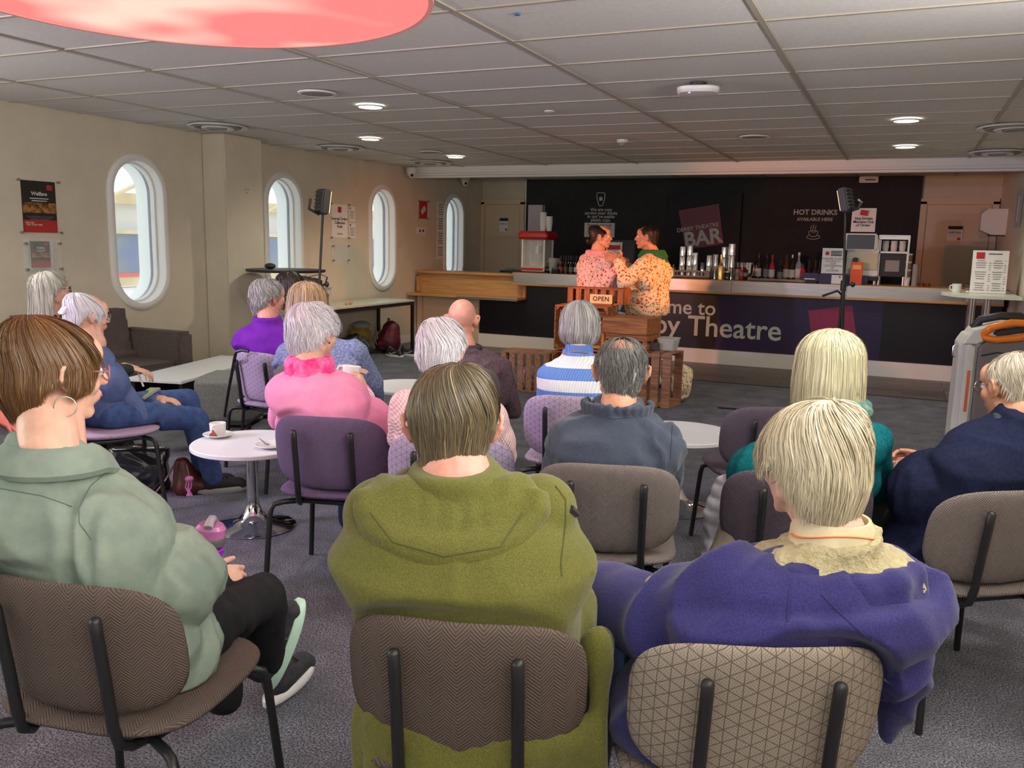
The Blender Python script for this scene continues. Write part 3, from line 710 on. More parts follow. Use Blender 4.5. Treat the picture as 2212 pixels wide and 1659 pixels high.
t = thing('glass_jug', 'clear glass jug holding a cloth beside the popcorn machine', 'jug', ob(1194, 10.81))
MB().lathe((0, 0, 0), [(.04, 0), (.055, .05), (.06, .14), (.07, .2), (.066, .2), (.05, .05), (.03, .006)], 20).build('body', M['gglass'], t); MB().tube([(-.06, 0, .16), (-.12, 0, .14), (-.11, 0, .05), (-.055, 0, .04)], .008).build('handle', M['gglass'], t)
t = thing('folded_cloth', 'grey cloth draped on the jug behind the popcorn machine', 'cloth', ob(1203, 11.01)); b = MB(); b.ell((0, 0, .14), (.07, .04, .06)); b.ell((-.02, 0, .07), (.045, .03, .07)); b.build('cloth', M['grille'], t)
t = thing('card_reader', 'small black card reader left of the beer bottles', 'card reader', ob(1199, 10.71), .3)
MB().box((0, 0, .03), (.10, .16, .03), M=Matrix.Rotation(R(25), 3, 'X'), b=.008).build('body', M['blackp'], t); MB().box((0, .03, .062), (.07, .05, .004), M=Matrix.Rotation(R(25), 3, 'X')).build('screen', mat('screen', srgb(90, 110, 140), .2), t, False)
t = thing('till_screen', 'black till with a printed card on its screen between the two performers', 'till', ob(1335, 11.01))
zc = P(1335, 543, 1, 11.01).z-ZT
MB().lathe((0, 0, 0), [(.1, 0), (.1, .02), (.02, .03), (.02, zc)], 20).build('stand', M['blackp'], t)
MB().box((.03, 0, zc), (.38, .04, .30), M=Matrix.Rotation(R(-8), 3, 'X'), b=.012).build('monitor', M['blackp'], t)
MB().box((-.06, -.035, zc+.02), (.22, .004, .2), M=Matrix.Rotation(R(-8), 3, 'X')).build('card', M['card'], t, False)
MB().box((-.06, -.04, zc+.05), (.17, .003, .06), M=Matrix.Rotation(R(-8), 3, 'X')).build('print_band', M['logor'], t, False)
# glass washer rack with steel tumblers
t = thing('glass_rack', 'grey plastic glass rack with a slotted side behind the performers', 'rack', ob(1500, 10.92))
MB().box((0, 0, .015), (.44, .40, .03)).build('base', M['dark'], t, False)
for k in range(12): MB().box((-.21+k*.038, -.2, .055), (.012, .01, .06)).build('slat', M['grille'], t, False)
for z in (.09, .03): MB().box((0, -.2, z), (.44, .012, .018)).build('rail', M['grille'], t, False)
for sx in (-1, 1): MB().box((sx*.22, 0, .06), (.012, .4, .07)).build('side', M['grille'], t, False)
MB().box((0, .2, .06), (.44, .012, .07)).build('side', M['grille'], t, False)
def shaker(px, Y, top, w_, lab, n=2):
    q = ob(px, Y); zt_ = P(px, top, 1, Y).z; base = ZT+.031 if Y < 10.98 and 1462 < px < 1545 else ZT
    t = thing('steel_tumbler_stack', lab, 'tumblers', (q.x, Y, base), 0, 'steel tumblers by the glass rack')
    hh = (zt_-base)/n
    for k in range(n): MB().lathe((0, 0, k*hh), [(.001, 0), (w_, 0), (w_*.93, hh*.3), (w_*.97, hh*.96), (w_*.8, hh*1.0), (.001, hh*1.0)], 18).build('tumbler', M['chrome'], t)
for px, Y, top, w_, n, lab in ((1472, 10.88, 532, .042, 3, 'tall steel tumbler stack at the left end of the glass rack'), (1488, 10.88, 530, .042, 3, 'second tall steel tumbler stack in the glass rack'),
    (1500, 10.92, 545, .036, 2, 'middle height steel tumblers, third stack in the rack'), (1516, 10.96, 567, .03, 1, 'short single steel tumbler in the middle of the rack'), (1530, 10.88, 551, .036, 2, 'steel tumblers at the right end of the rack'),
    (1543, 10.98, 549, .036, 2, 'steel tumblers just right of the glass rack'), (1562, 11.01, 533, .045, 3, 'tall steel tumbler stack behind the gold bottle'), (1578, 10.90, 526, .05, 3, 'tallest steel tumbler stack beside the ice bucket')):
    shaker(px, Y, top, w_, lab, n)
t = bottle('gold_flask', .30, .038, mat('gold', (.85, .62, .28), .25, 1), None, 'gold drinks bottle at the front edge of the bar', 'bottle', ob(1556, 10.68), None, .36, mat('gold cap', (.8, .6, .3), .3, 1))
bottle('small_brass_tumbler', .16, .03, mat('brass', (.6, .5, .25), .3, 1), None, 'small brass coloured tumbler behind the performer in yellow', 'tumbler', ob(1454, 11.01), None, .2)
t = thing('ice_bucket', 'wide shiny steel ice bucket behind the drink cans', 'bucket', ob(1610, 11.10)); MB().lathe((0, 0, 0), [(.001, 0), (.13, 0), (.14, .21), (.145, .215), (.13, .21), (.12, .01)], 28).build('body', M['chrome'], t)
for px, m_, lab in ((1592, M['grille'], 'silver can left of three in front of the ice bucket'), (1601, M['rglass'], 'red lidded can in the middle of the three by the ice bucket'), (1610, M['dglass'], 'dark can right of three in front of the ice bucket')):
    t = thing('drink_can', lab, 'can', ob(px, 10.76), 0, 'cans by the ice bucket'); MB().lathe((0, 0, 0), [(.001, 0), (.024, .002), (.027, .01), (.027, .12), (.02, .135), (.001, .135)], 16).build('body', m_, t); MB().lathe((0, 0, .05), [(.0285, 0), (.0285, .045)], 16).build('label', LC[2], t)
t = thing('storage_jar', 'small dark clip top jar right of the gold bottle', 'jar', ob(1571, 10.76)); MB().lathe((0, 0, 0), [(.001, 0), (.04, 0), (.042, .08), (.036, .09)], 18).build('body', M['dglass'], t); MB().lathe((0, 0, .09), [(.043, 0), (.043, .012), (.001, .014)], 18).build('lid', M['steel'], t)
for px, h_, gl, lb_, cp, lab in ((1637, .33, 'dglass', 0, 'dark', 'black wine bottle with cream label, first from the left of the spirits'), (1654, .32, 'dglass', 2, 'dark', 'dark bottle second from the left in the spirits row'), (1666, .31, 'rglass', 3, 'red', 'red bottle with a white label and red cap'),
    (1684, .25, 'dglass', 2, 'dark', 'short dark bottle right of the red one'), (1697, .33, 'amber', 0, 'dark', 'amber spirit bottle with a cream label'), (1709, .32, 'dglass', 3, 'steel', 'dark bottle with a rounded white label'), (1723, .35, 'gglass', 3, 'whitep', 'clear bottle with white cap, tallest on the right of the row'),
    (1733, .22, 'rglass', 1, 'dark', 'small red bottle at the end of the spirits row')):
    bottle('spirit_bottle', h_, .036, M[gl], LC[lb_], lab, 'bottle', ob(px, 11.04), 'spirits on the bar', .34, M[cp])
for px, lab in ((1746, 'black speed pourer bottle left of the white notice holder'), (1760, 'second black pourer bottle left of the white notice holder'), (1769, 'third black pourer bottle touching the white notice holder')):
    bottle('dark_bottle', .26, .036, M['blackp'], None, lab, 'bottle', ob(px, 11.11), 'black bottles by the notice holder', .4)
t = thing('bar_mat', 'crumpled grey bar towel lying in front of the spirits', 'bar towel', ob(1680, 10.72)); b = MB()
for k in range(6): b.ell((-.27+k*.11, .01*(-1)**k, .018), (.085, .06, .018+.004*(k % 2)))
t2 = link('cloth', remesh(b, .008, 'cloth', M['grille'], 3), t)
t = thing('receipt_printer', 'dark purple box with a black printer on the bar right of the bottles', 'printer', ob(1751, 10.76))
MB().box((0, 0, .07), (.20, .2, .10), b=.01).build('body', M['purple'], t); MB().box((0, -.02, .0155), (.15, .16, .03), b=.008).build('tray', M['blackp'], t); MB().box((0, -.1, .05), (.12, .01, .012)).build('slot', M['steel'], t, False)
# upright notice in holder
t = thing('notice_holder', 'white notice in a clear upright holder on the bar, left of the stage lamp stand', 'sign', ob(1793, 10.71))
za, zb_ = P(1795, 536, 1, 10.71).z-ZT, P(1795, 591, 1, 10.71).z-ZT
MB().box((.02, 0, (za+zb_)/2), (.25, .006, za-zb_)).build('sheet', M['card'], t, False)
MB().box((.03, .03, zb_/2+.002), (.30, .14, zb_), b=.006).build('base', M['purple'], t)
MB().box((-.05, -.005, za-.06), (.04, .004, .04)).build('logo', M['logor'], t, False); MB().box((.05, -.005, za-.06), (.12, .004, .06)).build('dark_band', M['ink'], t, False); ftx(t, 'GONE', .045, M['lett'], .05, za-.06, -.008)
ftx(t, 'THEATRE TICKETS\nON SALE AT\nOUR\nCONCESSIONS\nAT\nCOUNTER', .03, M['ink'], .02, za-.19, -.005)
t = thing('small_card_stand', 'small white card leaning low on the bar behind the lamp stand', 'sign', ob(1810, 10.64)); MB().box((0, 0, .055), (.14, .005, .1)).build('sheet', M['card'], t, False); MB().box((.02, -.004, .085), (.02, .003, .02)).build('logo', M['logor'], t, False); MB().box((0, .02, .005), (.14, .05, .01)).build('base', M['acryl'], t, False)
# coffee machine
yq = 11.04
t = thing('coffee_machine', 'white coffee machine with a large dark touch screen and cream front', 'coffee machine', ob(1862, yq)); zz = lambda py: P(1868, py, 1, yq).z-ZT
MB().box((-.0, .02, (zz(515)+.09)/2), (.36, .36, zz(515)-.09), b=.015).build('body', M['whitep'], t)
MB().box((.03, -.17, (zz(582)+zz(545))/2), (.26, .02, zz(545)-zz(582)), b=.006).build('front', mat('cream panel', srgb(200, 195, 165), .4), t)
MB().box((-.04, -.19, (zz(505)+zz(541))/2), (.36, .035, zz(505)-zz(541)), b=.016).build('bezel', M['whitep'], t); MB().box((-.04, -.21, (zz(505)+zz(541))/2), (.30, .008, (zz(505)-zz(541))*.84), b=.006).build('screen', mat('dark screen', srgb(45, 52, 55), .15), t)
MB().box((0, 0, .07), (.36, .34, .05), b=.01).build('drip_tray', M['blackp'], t); MB().box((-.08, -.2, zz(562)), (.06, .06, .06), b=.01).build('spout', M['blackp'], t)
for sx in (-.14, .14): MB().cyl((sx, -.1, 0), (sx, -.1, .06), .022).build('foot', M['steel'], t)
MB().box((-.05, .0, zz(483)), (.26, .01, .24)).build('card_back', M['card'], t, False)
q = P(1866, 484, 1, yq-.02); hs = thing('coffee_notice', 'white notice with a red logo on top of the coffee machine', 'sign', (q.x, yq-.18, ZT+zz(505)+.018)); hz = .27
MB().box((0, 0, hz/2), (.26, .005, hz), M=Matrix.Rotation(R(-4), 3, 'X')).build('sheet', M['card'], hs, False); MB().box((0, -.016, hz*.8), (.08, .004, .06), M=Matrix.Rotation(R(8), 3, 'Y')).build('logo', M['logor'], hs, False)
ftx(hs, 'Hot Drinks\nMachine Out\nof Order', .042, M['dink'], 0, hz*.42, -.012, bold=.01)
bpy.data.objects.remove([o for o in t.children if o.name.startswith('card_back')][0])
t = thing('leaflet_box', 'small orange leaflet standing behind the lamp stand on the bar', 'leaflet', ob(1849, 10.76)); MB().box((0, 0, .13), (.13, .03, .26), b=.003).build('leaflets', mat('orange paper', srgb(226, 90, 40), .5), t, False); MB().box((0, -.017, .2), (.09, .003, .05)).build('print_band', mat('pale orange', srgb(245, 180, 120), .5), t, False)
t = thing('purple_tray', 'long dark purple tray on the bar under the leaflets', 'tray', ob(1838, 10.76)+Vector((0, .12, 0))); MB().box((0, 0, .05), (.36, .12, .1), b=.008).build('body', M['purple'], t)
# milk fridge with cups
t = thing('cup_warmer', 'black glass fronted milk cooler with cups behind its upper window', 'milk cooler', ob(1925, yq)); zz = lambda py: P(1921, py, 1, yq).z-ZT; hT = zz(508)
for sx in (-1, 1): MB().box((sx*.155, -.13, (hT+.09)/2), (.02, .03, hT-.09), b=.004).build('frame_post', M['steel'], t)
MB().box((0, -.13, hT-.025), (.31, .03, .05), b=.004).build('frame_rail', M['steel'], t); MB().box((0, -.13, zz(545)), (.31, .03, .02)).build('frame_rail', M['steel'], t)
MB().box((0, .16, (hT+.09)/2), (.30, .02, hT-.1)).build('back', M['dark'], t, False); MB().box((0, .02, (.09+zz(545))/2), (.29, .28, zz(545)-.11), b=.006).build('cabinet', M['blackp'], t)
MB().box((0, -.125, (zz(586)+zz(562))/2), (.15, .01, zz(562)-zz(586))).build('window', M['grille'], t, False); MB().box((0, .02, hT-.01), (.31, .3, .02)).build('top', M['blackp'], t, False)
for sx in (-.13, .13): MB().cyl((sx, -.1, 0), (sx, -.1, .1), .02).build('foot', M['steel'], t)
for k, x in enumerate((-.09, .0, .09)):
    tt = thing('stacked_cup', 'white cups behind the glass of the milk cooler', 'cups', t.location+Vector((x, -.02, zz(545)+.012)), 0, 'cups in the milk cooler')
    for j in range(2): MB().lathe((0, 0, j*.05), [(.001, 0), (.032, 0), (.038, .07), (.034, .07)], 14).build('cup', M['whitep'], tt)
t = thing('paper_cup_tower', 'tall leaning tower of brown paper cups right of the milk cooler', 'paper cups', ob(1958, 10.96))
for k in range(16): MB().lathe((.0, 0, k*.018), [(.034, 0), (.043, .09), (.046, .092), (.044, .098), (.038, .09), (.03, .005)], 14).build('cup', mat('brown paper cup', srgb(140, 112, 84), .7) if k % 5 else M['card'], t)
t = thing('cup_dispenser', 'pale upright stack of lids beside the brown cup tower', 'lids', ob(1976, 10.96)); MB().lathe((0, 0, 0), [(.001, 0), (.032, 0), (.034, .22), (.03, .25), (.001, .25)], 16).build('stack', M['grille'], t)
for px, lab in ((1993, 'dark knob shaped object left on the far right of the bar'), (2006, 'second dark knob shaped object on the far right of the bar')):
    t = thing('bar_stopper', lab, 'stopper', ob(px, 10.96)); MB().lathe((0, 0, 0), [(.001, 0), (.026, .0), (.03, .02), (.02, .04), (.001, .045)], 12).build('knob', M['amber'], t)
# ------------------------------------------------------------------ fabrics
def uvxy():
    tc = E.nt.nodes.new('ShaderNodeTexCoord'); sp = E.nt.nodes.new('ShaderNodeSeparateXYZ'); E.nt.links.new(tc.outputs['UV'], sp.inputs[0])
    return tc.outputs['UV'], E(sp.outputs[0]), E(sp.outputs[1])
def herring(name, c1, c2):
    def h():
        v, x, y = uvxy(); par = (x/.05).frac().gt(.5); s = par*2-1
        return ((y+x*s)*820).sin()*.5+.5, v
    def fn():
        a, v = h(); tcv = E.nt.nodes.new('ShaderNodeTexCoord').outputs['Object']
        return mix(ramp(a*.7+noise(tcv, 700, 1, .5)*.6, .3, .95), c1, c2)
    def bp(): a, v = h(); return a, .0009
    return mat(name, c1, .95, fn=fn, bump=bp, spec=.15)
def hexcloth(name, c1, c2):
    def h():
        v, x, y = uvxy(); k = None
        for ang in (0, 60, 120):
            d = x*math.cos(R(ang))+y*math.sin(R(ang)); l = ((d/.0245).frac()).lt(.075)
            k = l if k is None else E.op('MAXIMUM', k, l)
        d = x*math.cos(R(60))+y*math.sin(R(60)); cell = (y/.0283*1.0).frac().gt(.5)
        s = cell*2-1
        hat = (((x*s+y)*1000).sin()).gt(.55)
        return E.op('MAXIMUM', k, hat*.55)
    def fn(): return mix(h(), c1, c2)
    def bp(): return h()*-1, .0006
    return mat(name, c1, .9, fn=fn, bump=bp, spec=.2)
FAB = {'brown': herring('herringbone taupe cloth', srgb(108, 95, 88), srgb(76, 66, 61)), 'grey': herring('herringbone grey cloth', srgb(132, 123, 119), srgb(98, 91, 89)), 'char': herring('herringbone charcoal cloth', srgb(100, 92, 102), srgb(74, 68, 78)),
       'violet': herring('magenta lit herringbone cloth', srgb(122, 106, 134), srgb(84, 70, 96)), 'lilac': herring('magenta lit plain cloth', srgb(186, 164, 190), srgb(160, 138, 166)),  # violet and lilac cloths: magenta lamp tint put into the cloth colour
       'hex': hexcloth('geometric taupe cloth', srgb(158, 147, 135), srgb(102, 91, 82)), 'hex_lit': hexcloth('magenta lit geometric cloth', srgb(186, 170, 196), srgb(132, 116, 146))}  # second one repeats the taupe pattern with the magenta light painted in
CH = {}
def polar(hw, hh, ex, fn, name, m_, nr=7, na=44, thick=.018):
    """cushion made of a front and a back skin over a superellipse outline; fn maps (u,v,w) to space"""
    b = MB(); uv = []; vs = []; fs = []
    def out(s, a):
        c, d = math.cos(a), math.sin(a)
        return s*hw*math.copysign(abs(c)**(2/ex), c), s*hh*math.copysign(abs(d)**(2/ex), d)
    for side in (1, -1):
        base = len(vs)
        for i in range(nr+1):
            s = math.sin(math.pi/2*i/nr); w = side*thick*max(0, 1-s**5)**.5
            for j in range(na):
                u, v = out(s, 2*math.pi*j/na); vs.append(fn(u, v, w)); uv.append((u, v))
        for i in range(nr):
            for j in range(na):
                q = (base+i*na+j, base+i*na+(j+1) % na, base+(i+1)*na+(j+1) % na, base+(i+1)*na+j)
                fs.append(q if side > 0 else q[::-1])
    b.v = vs; b.f = fs; b.uv = uv
    me = b.mesh(name, m_)
    bm = bmesh.new(); bm.from_mesh(me); bmesh.ops.remove_doubles(bm, verts=bm.verts, dist=1e-5); bmesh.ops.recalc_face_normals(bm, faces=bm.faces); bm.to_mesh(me); bm.free(); me.shade_smooth()
    return me
def seat_fn(u, v, w): return Vector((u, v+.02, .415+w*1.2+.012*((v/.23)**2)+.006*(u/.23)**2))
def back_fn(u, v, w):
    Rr = .40; a = u/Rr; zz = .605+v; tilt = (zz-.45)*.17
    return Vector(((Rr-w)*math.sin(a), -.185-tilt+(Rr-(Rr-w)*math.cos(a)), zz))
def chair_mesh(fab):
    if fab not in CH: CH[fab] = (polar(.242, .235, 3.6, seat_fn, 'seat', FAB[fab], thick=.020), polar(.255, .155, 3.2, back_fn, 'backrest', FAB[fab], thick=.019))
    return CH[fab]
def arc(p, q, r, n=5): pass
up_pts = [(.116, -.2525, .7045), (.116, -.252, .7025), (.116, -.2515, .697), (.116, -.247, .66), (.116, -.232, .56), (.116, -.218, .45), (.118, -.205, .405), (.124, -.175, .385), (.14, -.13, .383), (.14, .0, .383)]
leg_r = [(.15, -.14, .383), (.20, -.17, .383), (.228, -.188, .378), (.240, -.198, .36), (.244, -.203, .33), (.262, -.225, .004)]
leg_f = [(.15, .16, .385), (.195, .19, .383), (.215, .205, .372), (.222, .212, .34), (.246, .24, .004)]
def mir(pts, s): return [(s*x, y, z) for x, y, z in pts]
CM_ = {}
def tubem(key, pts, r, n=10):
    if key not in CM_: CM_[key] = MB().tube(pts, r, n).mesh(key[0], M['black'])
    return CM_[key]
def chair(x, y, yaw, fab, label, group='upholstered chairs of the audience'):
    t = thing('upholstered_chair', label, 'chair', (x, y, 0), R(yaw), group)
    a, b = chair_mesh(fab); link('seat', a, t); link('backrest', b, t)
    for s in (-1, 1):
        link('upright', tubem(('upright', s), mir(up_pts, s), [.004, .0085, .0122, .0125, .0125, .0125, .0125, .0115, .011, .011]), t)
        link('leg', tubem(('leg', s), mir(leg_r, s), .0115), t); link('leg', tubem(('leg', s, 1), mir(leg_f, s), .0115), t)
    key = 'frame'
    if key not in CM_:
        CM_[key] = MB().tube([(.15, -.14, .383), (.175, 0, .383), (.15, .16, .385), (-.15, .16, .385), (-.175, 0, .383), (-.15, -.14, .383)], .010, 8, True).mesh('seat_frame', M['black'])
    link('seat_frame', CM_[key], t)
    return t
def CHL(ch, x, y, z):      # chair-local point to world
    a = ch.rotation_euler.z; return Vector((ch.location.x+x*math.cos(a)-y*math.sin(a), ch.location.y+x*math.sin(a)+y*math.cos(a), z))
def bk(x, y, yaw, d=.245):  # place by the backrest top centre
    a = R(yaw); return (x-d*math.sin(a), y+d*math.cos(a), yaw)
chairs = {}
for key, spec, fab, lab in (
    ('denim', (-1.545, 1.34, 11), 'brown', 'brown herringbone chair under the person in the pale denim shirt'),
    ('green', (-.75, 1.54, 16), 'brown', 'brown herringbone chair under the person in the olive green fleece'),
    ('blue', (-.24, 1.69, 24), 'hex', 'chair in pale geometric patterned cloth draped with a blue fleece'),
    ('navy', (.25, 3.04, 36), 'grey', 'grey chair of the man in the navy jumper at the right edge'),
    ('slate', (-.86, 2.76, 17), 'grey', 'grey chair under the man in the slate grey fleece'),
    ('teal', bk(-.22, 2.73, 14), 'char', 'dark grey chair of the person in teal, with a pale padded coat over it'),
    ('empty', bk(-.42, 3.85, 26), 'char', 'empty dark grey chair beside the right hand round table'),
    ('pink', (-2.07, 2.92, 16), 'violet', 'magenta-lit herringbone chair under the person in the pink jumper'),
    ('knit', bk(-1.42, 2.62, 18), 'hex_lit', 'magenta-lit patterned chair mostly hidden behind the man in green'),
    ('stripe', bk(-1.32, 3.62, 12), 'hex_lit', 'magenta-lit patterned chair under the person in the blue and white striped jumper'),
    ('purple', bk(-3.53, 4.04, -4), 'hex_lit', 'magenta-lit patterned chair under the person in the purple jumper'),
    ('jeans', bk(-3.93, 3.0, -34), 'lilac', 'plain magenta-lit chair seen from the side under the person in blue jeans'),
    ('bald', bk(-2.22, 4.20, 14), 'grey', 'chair under the bald man in the brown jumper'),
    ('heather', bk(-2.92, 3.75, 8), 'grey', 'chair hidden under the person in the heather blue jumper'),
    ('ash', bk(-4.9, 3.35, -22), 'lilac', 'chair under the person with long white hair by the left wall')):
    chairs[key] = chair(*spec, fab, lab)
# ------------------------------------------------------------------ round tables
def round_table(x, y, r, lab, zt=.435):
    t = thing('round_table', lab, 'table', (x, y, 0), 0, 'round pedestal tables')
    MB().lathe((0, 0, zt), [(.001, -.024), (r-.006, -.024), (r, -.02), (r, -.004), (r-.004, 0), (.001, 0)], 56).build('tabletop', M['white'], t)
    MB().lathe((0, 0, 0), [(.03, .07), (.03, zt-.03), (.11, zt-.026)], 24).build('column', M['chrome'], t)
    MB().lathe((0, 0, 0), [(.001, 0), (.205, 0), (.208, .006), (.19, .016), (.12, .028), (.07, .048), (.045, .08), (.031, .12), (.031, .16)], 48).build('foot', M['chrome'], t)
    return t
TL = P(546, 958, 2, .43); TR = P(1450, 935, 2, .43); TM = P(868, 832, 2, .43)
round_table(TL.x-.01, TL.y+.0, .29, 'white round table on a chrome foot beside the magenta-lit chair, with a coffee cup')
round_table(-1.03, 4.60, .30, 'white round table to the right of the man in the slate fleece')
round_table(TM.x+.05, TM.y-.02, .29, 'white round table behind the person in pink, mostly hidden')
def cup_saucer(p, lab, rz=0, z=.4355, cake=True):
    s = thing('saucer', 'white saucer under the '+lab, 'saucer', (p.x, p.y, z), 0, 'saucers'); MB().lathe((0, 0, 0), [(.001, .002), (.03, .0), (.05, .006), (.075, .016), (.074, .019), (.05, .010), (.03, .006), (.001, .006)], 32).build('dish', M['whitep'], s)
    c = thing('coffee_cup', lab, 'cup', (p.x, p.y, z+.0065), rz, 'coffee cups')
    MB().lathe((0, 0, 0), [(.001, 0), (.028, 0), (.038, .02), (.041, .066), (.039, .068), (.035, .03), (.025, .006), (.001, .006)], 32).build('body', M['whitep'], c)
    MB().tube([(.038, 0, .056), (.058, 0, .056), (.066, 0, .042), (.06, 0, .024), (.037, 0, .018)], .0055, 8).build('handle', M['whitep'], c)
    return c
q = P(471, 942, 2, .44); cup_saucer(q, 'white coffee cup with a wrapped biscuit on the left round table', R(-75))
t = thing('biscuit', 'small red brown wrapped biscuit leaning on the coffee cup', 'biscuit', (q.x+.02, q.y-.057, .455), .4); MB().prism([(-.02, -.004), (.022, -.004), (.0, .03)], -.006, .006, M90).build('wrapper', mat('biscuit wrap', srgb(150, 80, 60), .5), t)
q = P(585, 965, 2, .44); s = thing('saucer', 'white saucer with a spoon half hidden behind the magenta-lit chair', 'saucer', (q.x, q.y, .4355), 0, 'saucers'); MB().lathe((0, 0, 0), [(.001, .002), (.03, .0), (.05, .006), (.075, .016), (.074, .019), (.05, .010), (.03, .006), (.001, .006)], 32).build('dish', M['whitep'], s)
t = thing('teaspoon', 'steel teaspoon lying on the half hidden saucer', 'spoon', (q.x-.02, q.y-.01, .448), 2.6); b = MB(); b.tube([(0, 0, .004), (.05, 0, .01), (.1, 0, .012)], .0025, 6); b.ell((-.012, 0, .005), (.018, .011, .004)); b.build('spoon', M['chrome'], t)
# ------------------------------------------------------------------ left side furniture
M['sofa'] = mottled('dark brown upholstery', srgb(96, 84, 78), srgb(80, 70, 66), 60, .9, 300, .0008)
M['pouf'] = mottled('grey felt', srgb(140, 142, 142), srgb(118, 120, 122), 90, .95, 300, .001)
t = thing('armchair', 'dark brown upholstered low armchair under the first porthole', 'armchair', (-5.93, 4.98, 0))
MB().box((.06, 0, .25), (.64, 1.0, .26), b=.04).build('seat_cushion', M['sofa'], t)
b = MB(); b.ring_loft([[Vector((x, y, z)) for x, z in ((-.36, .3), (-.14, .3), (-.24, .80), (-.37, .80))] for y in (-.5, .5)]); b.ring_loft([[Vector((x, y, z)) for x, z in ((-.36, .3), (-.14, .3), (-.14, .42), (-.36, .42))] for y in (-.62, .64)]); link('backrest', remesh(b, .02, 'backrest', M['sofa'], 3), t)
for y in (-.60, .60): MB().box((.0, y, .34), (.72, .17, .56), b=.03).build('armrest', M['sofa'], t)
for x in (-.28, .3):
    for y in (-.6, .6): MB().cyl((x, y, 0), (x, y, .07), .02).build('foot', M['black'], t)
t = thing('coffee_table', 'low pale grey rectangular table between the dark sofa and grey pouf', 'table', (-5.25, 5.42, 0), R(13))
MB().box((0, 0, .348), (.48, 1.4, .024), b=.004).build('tabletop', M['white'], t)
for x in (-.2, .2): MB().box((x, 0, .17), (.03, 1.3, .33)).build('side_frame', M['black'], t, False)
MB().box((0, 0, .03), (.42, 1.3, .03)).build('lower_shelf', M['black'], t, False)
a = P(380, 890, 2, 0); b2 = P(492, 925, 2, 0)
t = thing('pouf', 'grey felt cube pouf in front of the pale low table', 'pouf', (-4.68, 5.12, 0), R(22))
link('body', remesh(MB().box((0, 0, .205), (.44, .44, .37), b=.035), .014, 'body', M['pouf'], 2, wr2=(.003, 9)), t)
for x in (-.2, .2):
    for y in (-.2, .2): MB().cyl((x, y, 0), (x, y, .03), .02).build('foot', M['black'], t)
# black stick leaning on the purple lady's chair
t = thing('walking_stick', 'black walking stick hooked over the chair of the person in purple', 'walking stick', P(483, 915, 2, 0.0)); base = t.location
hk = P(507, 757, 2, .77)-base
MB().tube([(0, 0, .005), tuple(hk*.5), tuple(hk-Vector((0, 0, .04))), tuple(hk+Vector((.01, .0, -.008))), tuple(hk+Vector((.045, .01, .004))), tuple(hk+Vector((.09, .02, -.002)))], .010, 8).build('shaft', M['black'], t)
# electric heater by the left edge
t = thing('white_cabinet', 'white low appliance with a row of vents at the far left edge', 'heater', P(20, 895, 2, 0.02)+Vector((-.22, .25, -.02))); MB().box((0, 0, .34), (.5, .3, .5), b=.02).build('body', M['whitep'], t)
for k in range(6): MB().box((.12+k*.02, -.152, .2), (.006, .006, .05)).build('vent_slot', M['dark'], t, False)
MB().box((0, 0, .045), (.46, .26, .09)).build('base', M['dark'], t, False)
# ------------------------------------------------------------------ table against the left wall
t = thing('trestle_table', 'white topped table with a black square frame against the left wall', 'table', (-6.02, 8.6, 0))
tw, tl_, th_ = .56, 2.2, .675
MB().box((0, 0, th_-.012), (tw, tl_, .024), b=.003).build('tabletop', mat('cream laminate', srgb(205, 204, 190), .35), t)
for x in (-tw/2+.02, tw/2-.02):
    for y in (-tl_/2+.02, 0, tl_/2-.02):
        if y == 0 and x > 0: continue
        MB().box((x, y, (th_-.024)/2), (.035, .035, th_-.024)).build('leg', M['black'], t, False)
    MB().box((x, 0, th_-.045), (.03, tl_-.04, .04)).build('apron', M['black'], t, False)
for y in (-tl_/2+.02, tl_/2-.02): MB().box((0, y, th_-.045), (tw-.04, .03, .04)).build('apron', M['black'], t, False)
TT = th_+.0005
t = thing('clear_storage_box', 'translucent plastic box with printed patterns on the white topped table', 'storage box', (-6.07, 7.85, TT)); M['frost'] = mat('frosted plastic', srgb(220, 222, 215), .3, alpha=.55)
bz = .22
for a_, c_ in (((0, -.25, bz/2), (.36, .004, bz)), ((0, .25, bz/2), (.36, .004, bz)), ((-.18, 0, bz/2), (.004, .5, bz)), ((.18, 0, bz/2), (.004, .5, bz)), ((0, 0, .002), (.36, .5, .004))): MB().box(a_, c_).build('side', M['frost'], t, False)
MB().box((0, 0, bz), (.40, .54, .014), b=.004).build('rim', M['frost'], t, False)
for i in range(3):
    for j in range(4): MB().box((.183, .05+j*.045, .05+i*.04), (.002, .03, .022)).build('printed_mark', M['dink'], t, False)
for x, y, m_ in ((-.05, -.1, 'logor'), (.03, .05, 'crate'), (0, .14, 'grille')): MB().ell((x, y, .06), (.08, .07, .055)).build('contents', M[m_], t)
t = thing('small_wooden_toy', 'little wooden dumbbell shaped toy on the white topped table', 'toy', (-5.86, 8.4, TT+.018)); b = MB(); b.cyl((0, -.05, 0), (0, .05, 0), .007); b.ell((0, -.05, 0), (.017, .017, .017)); b.ell((0, .05, 0), (.017, .017, .017)); b.ell((0, .02, 0), (.014, .014, .014)); b.build('body', M['wood'], t)
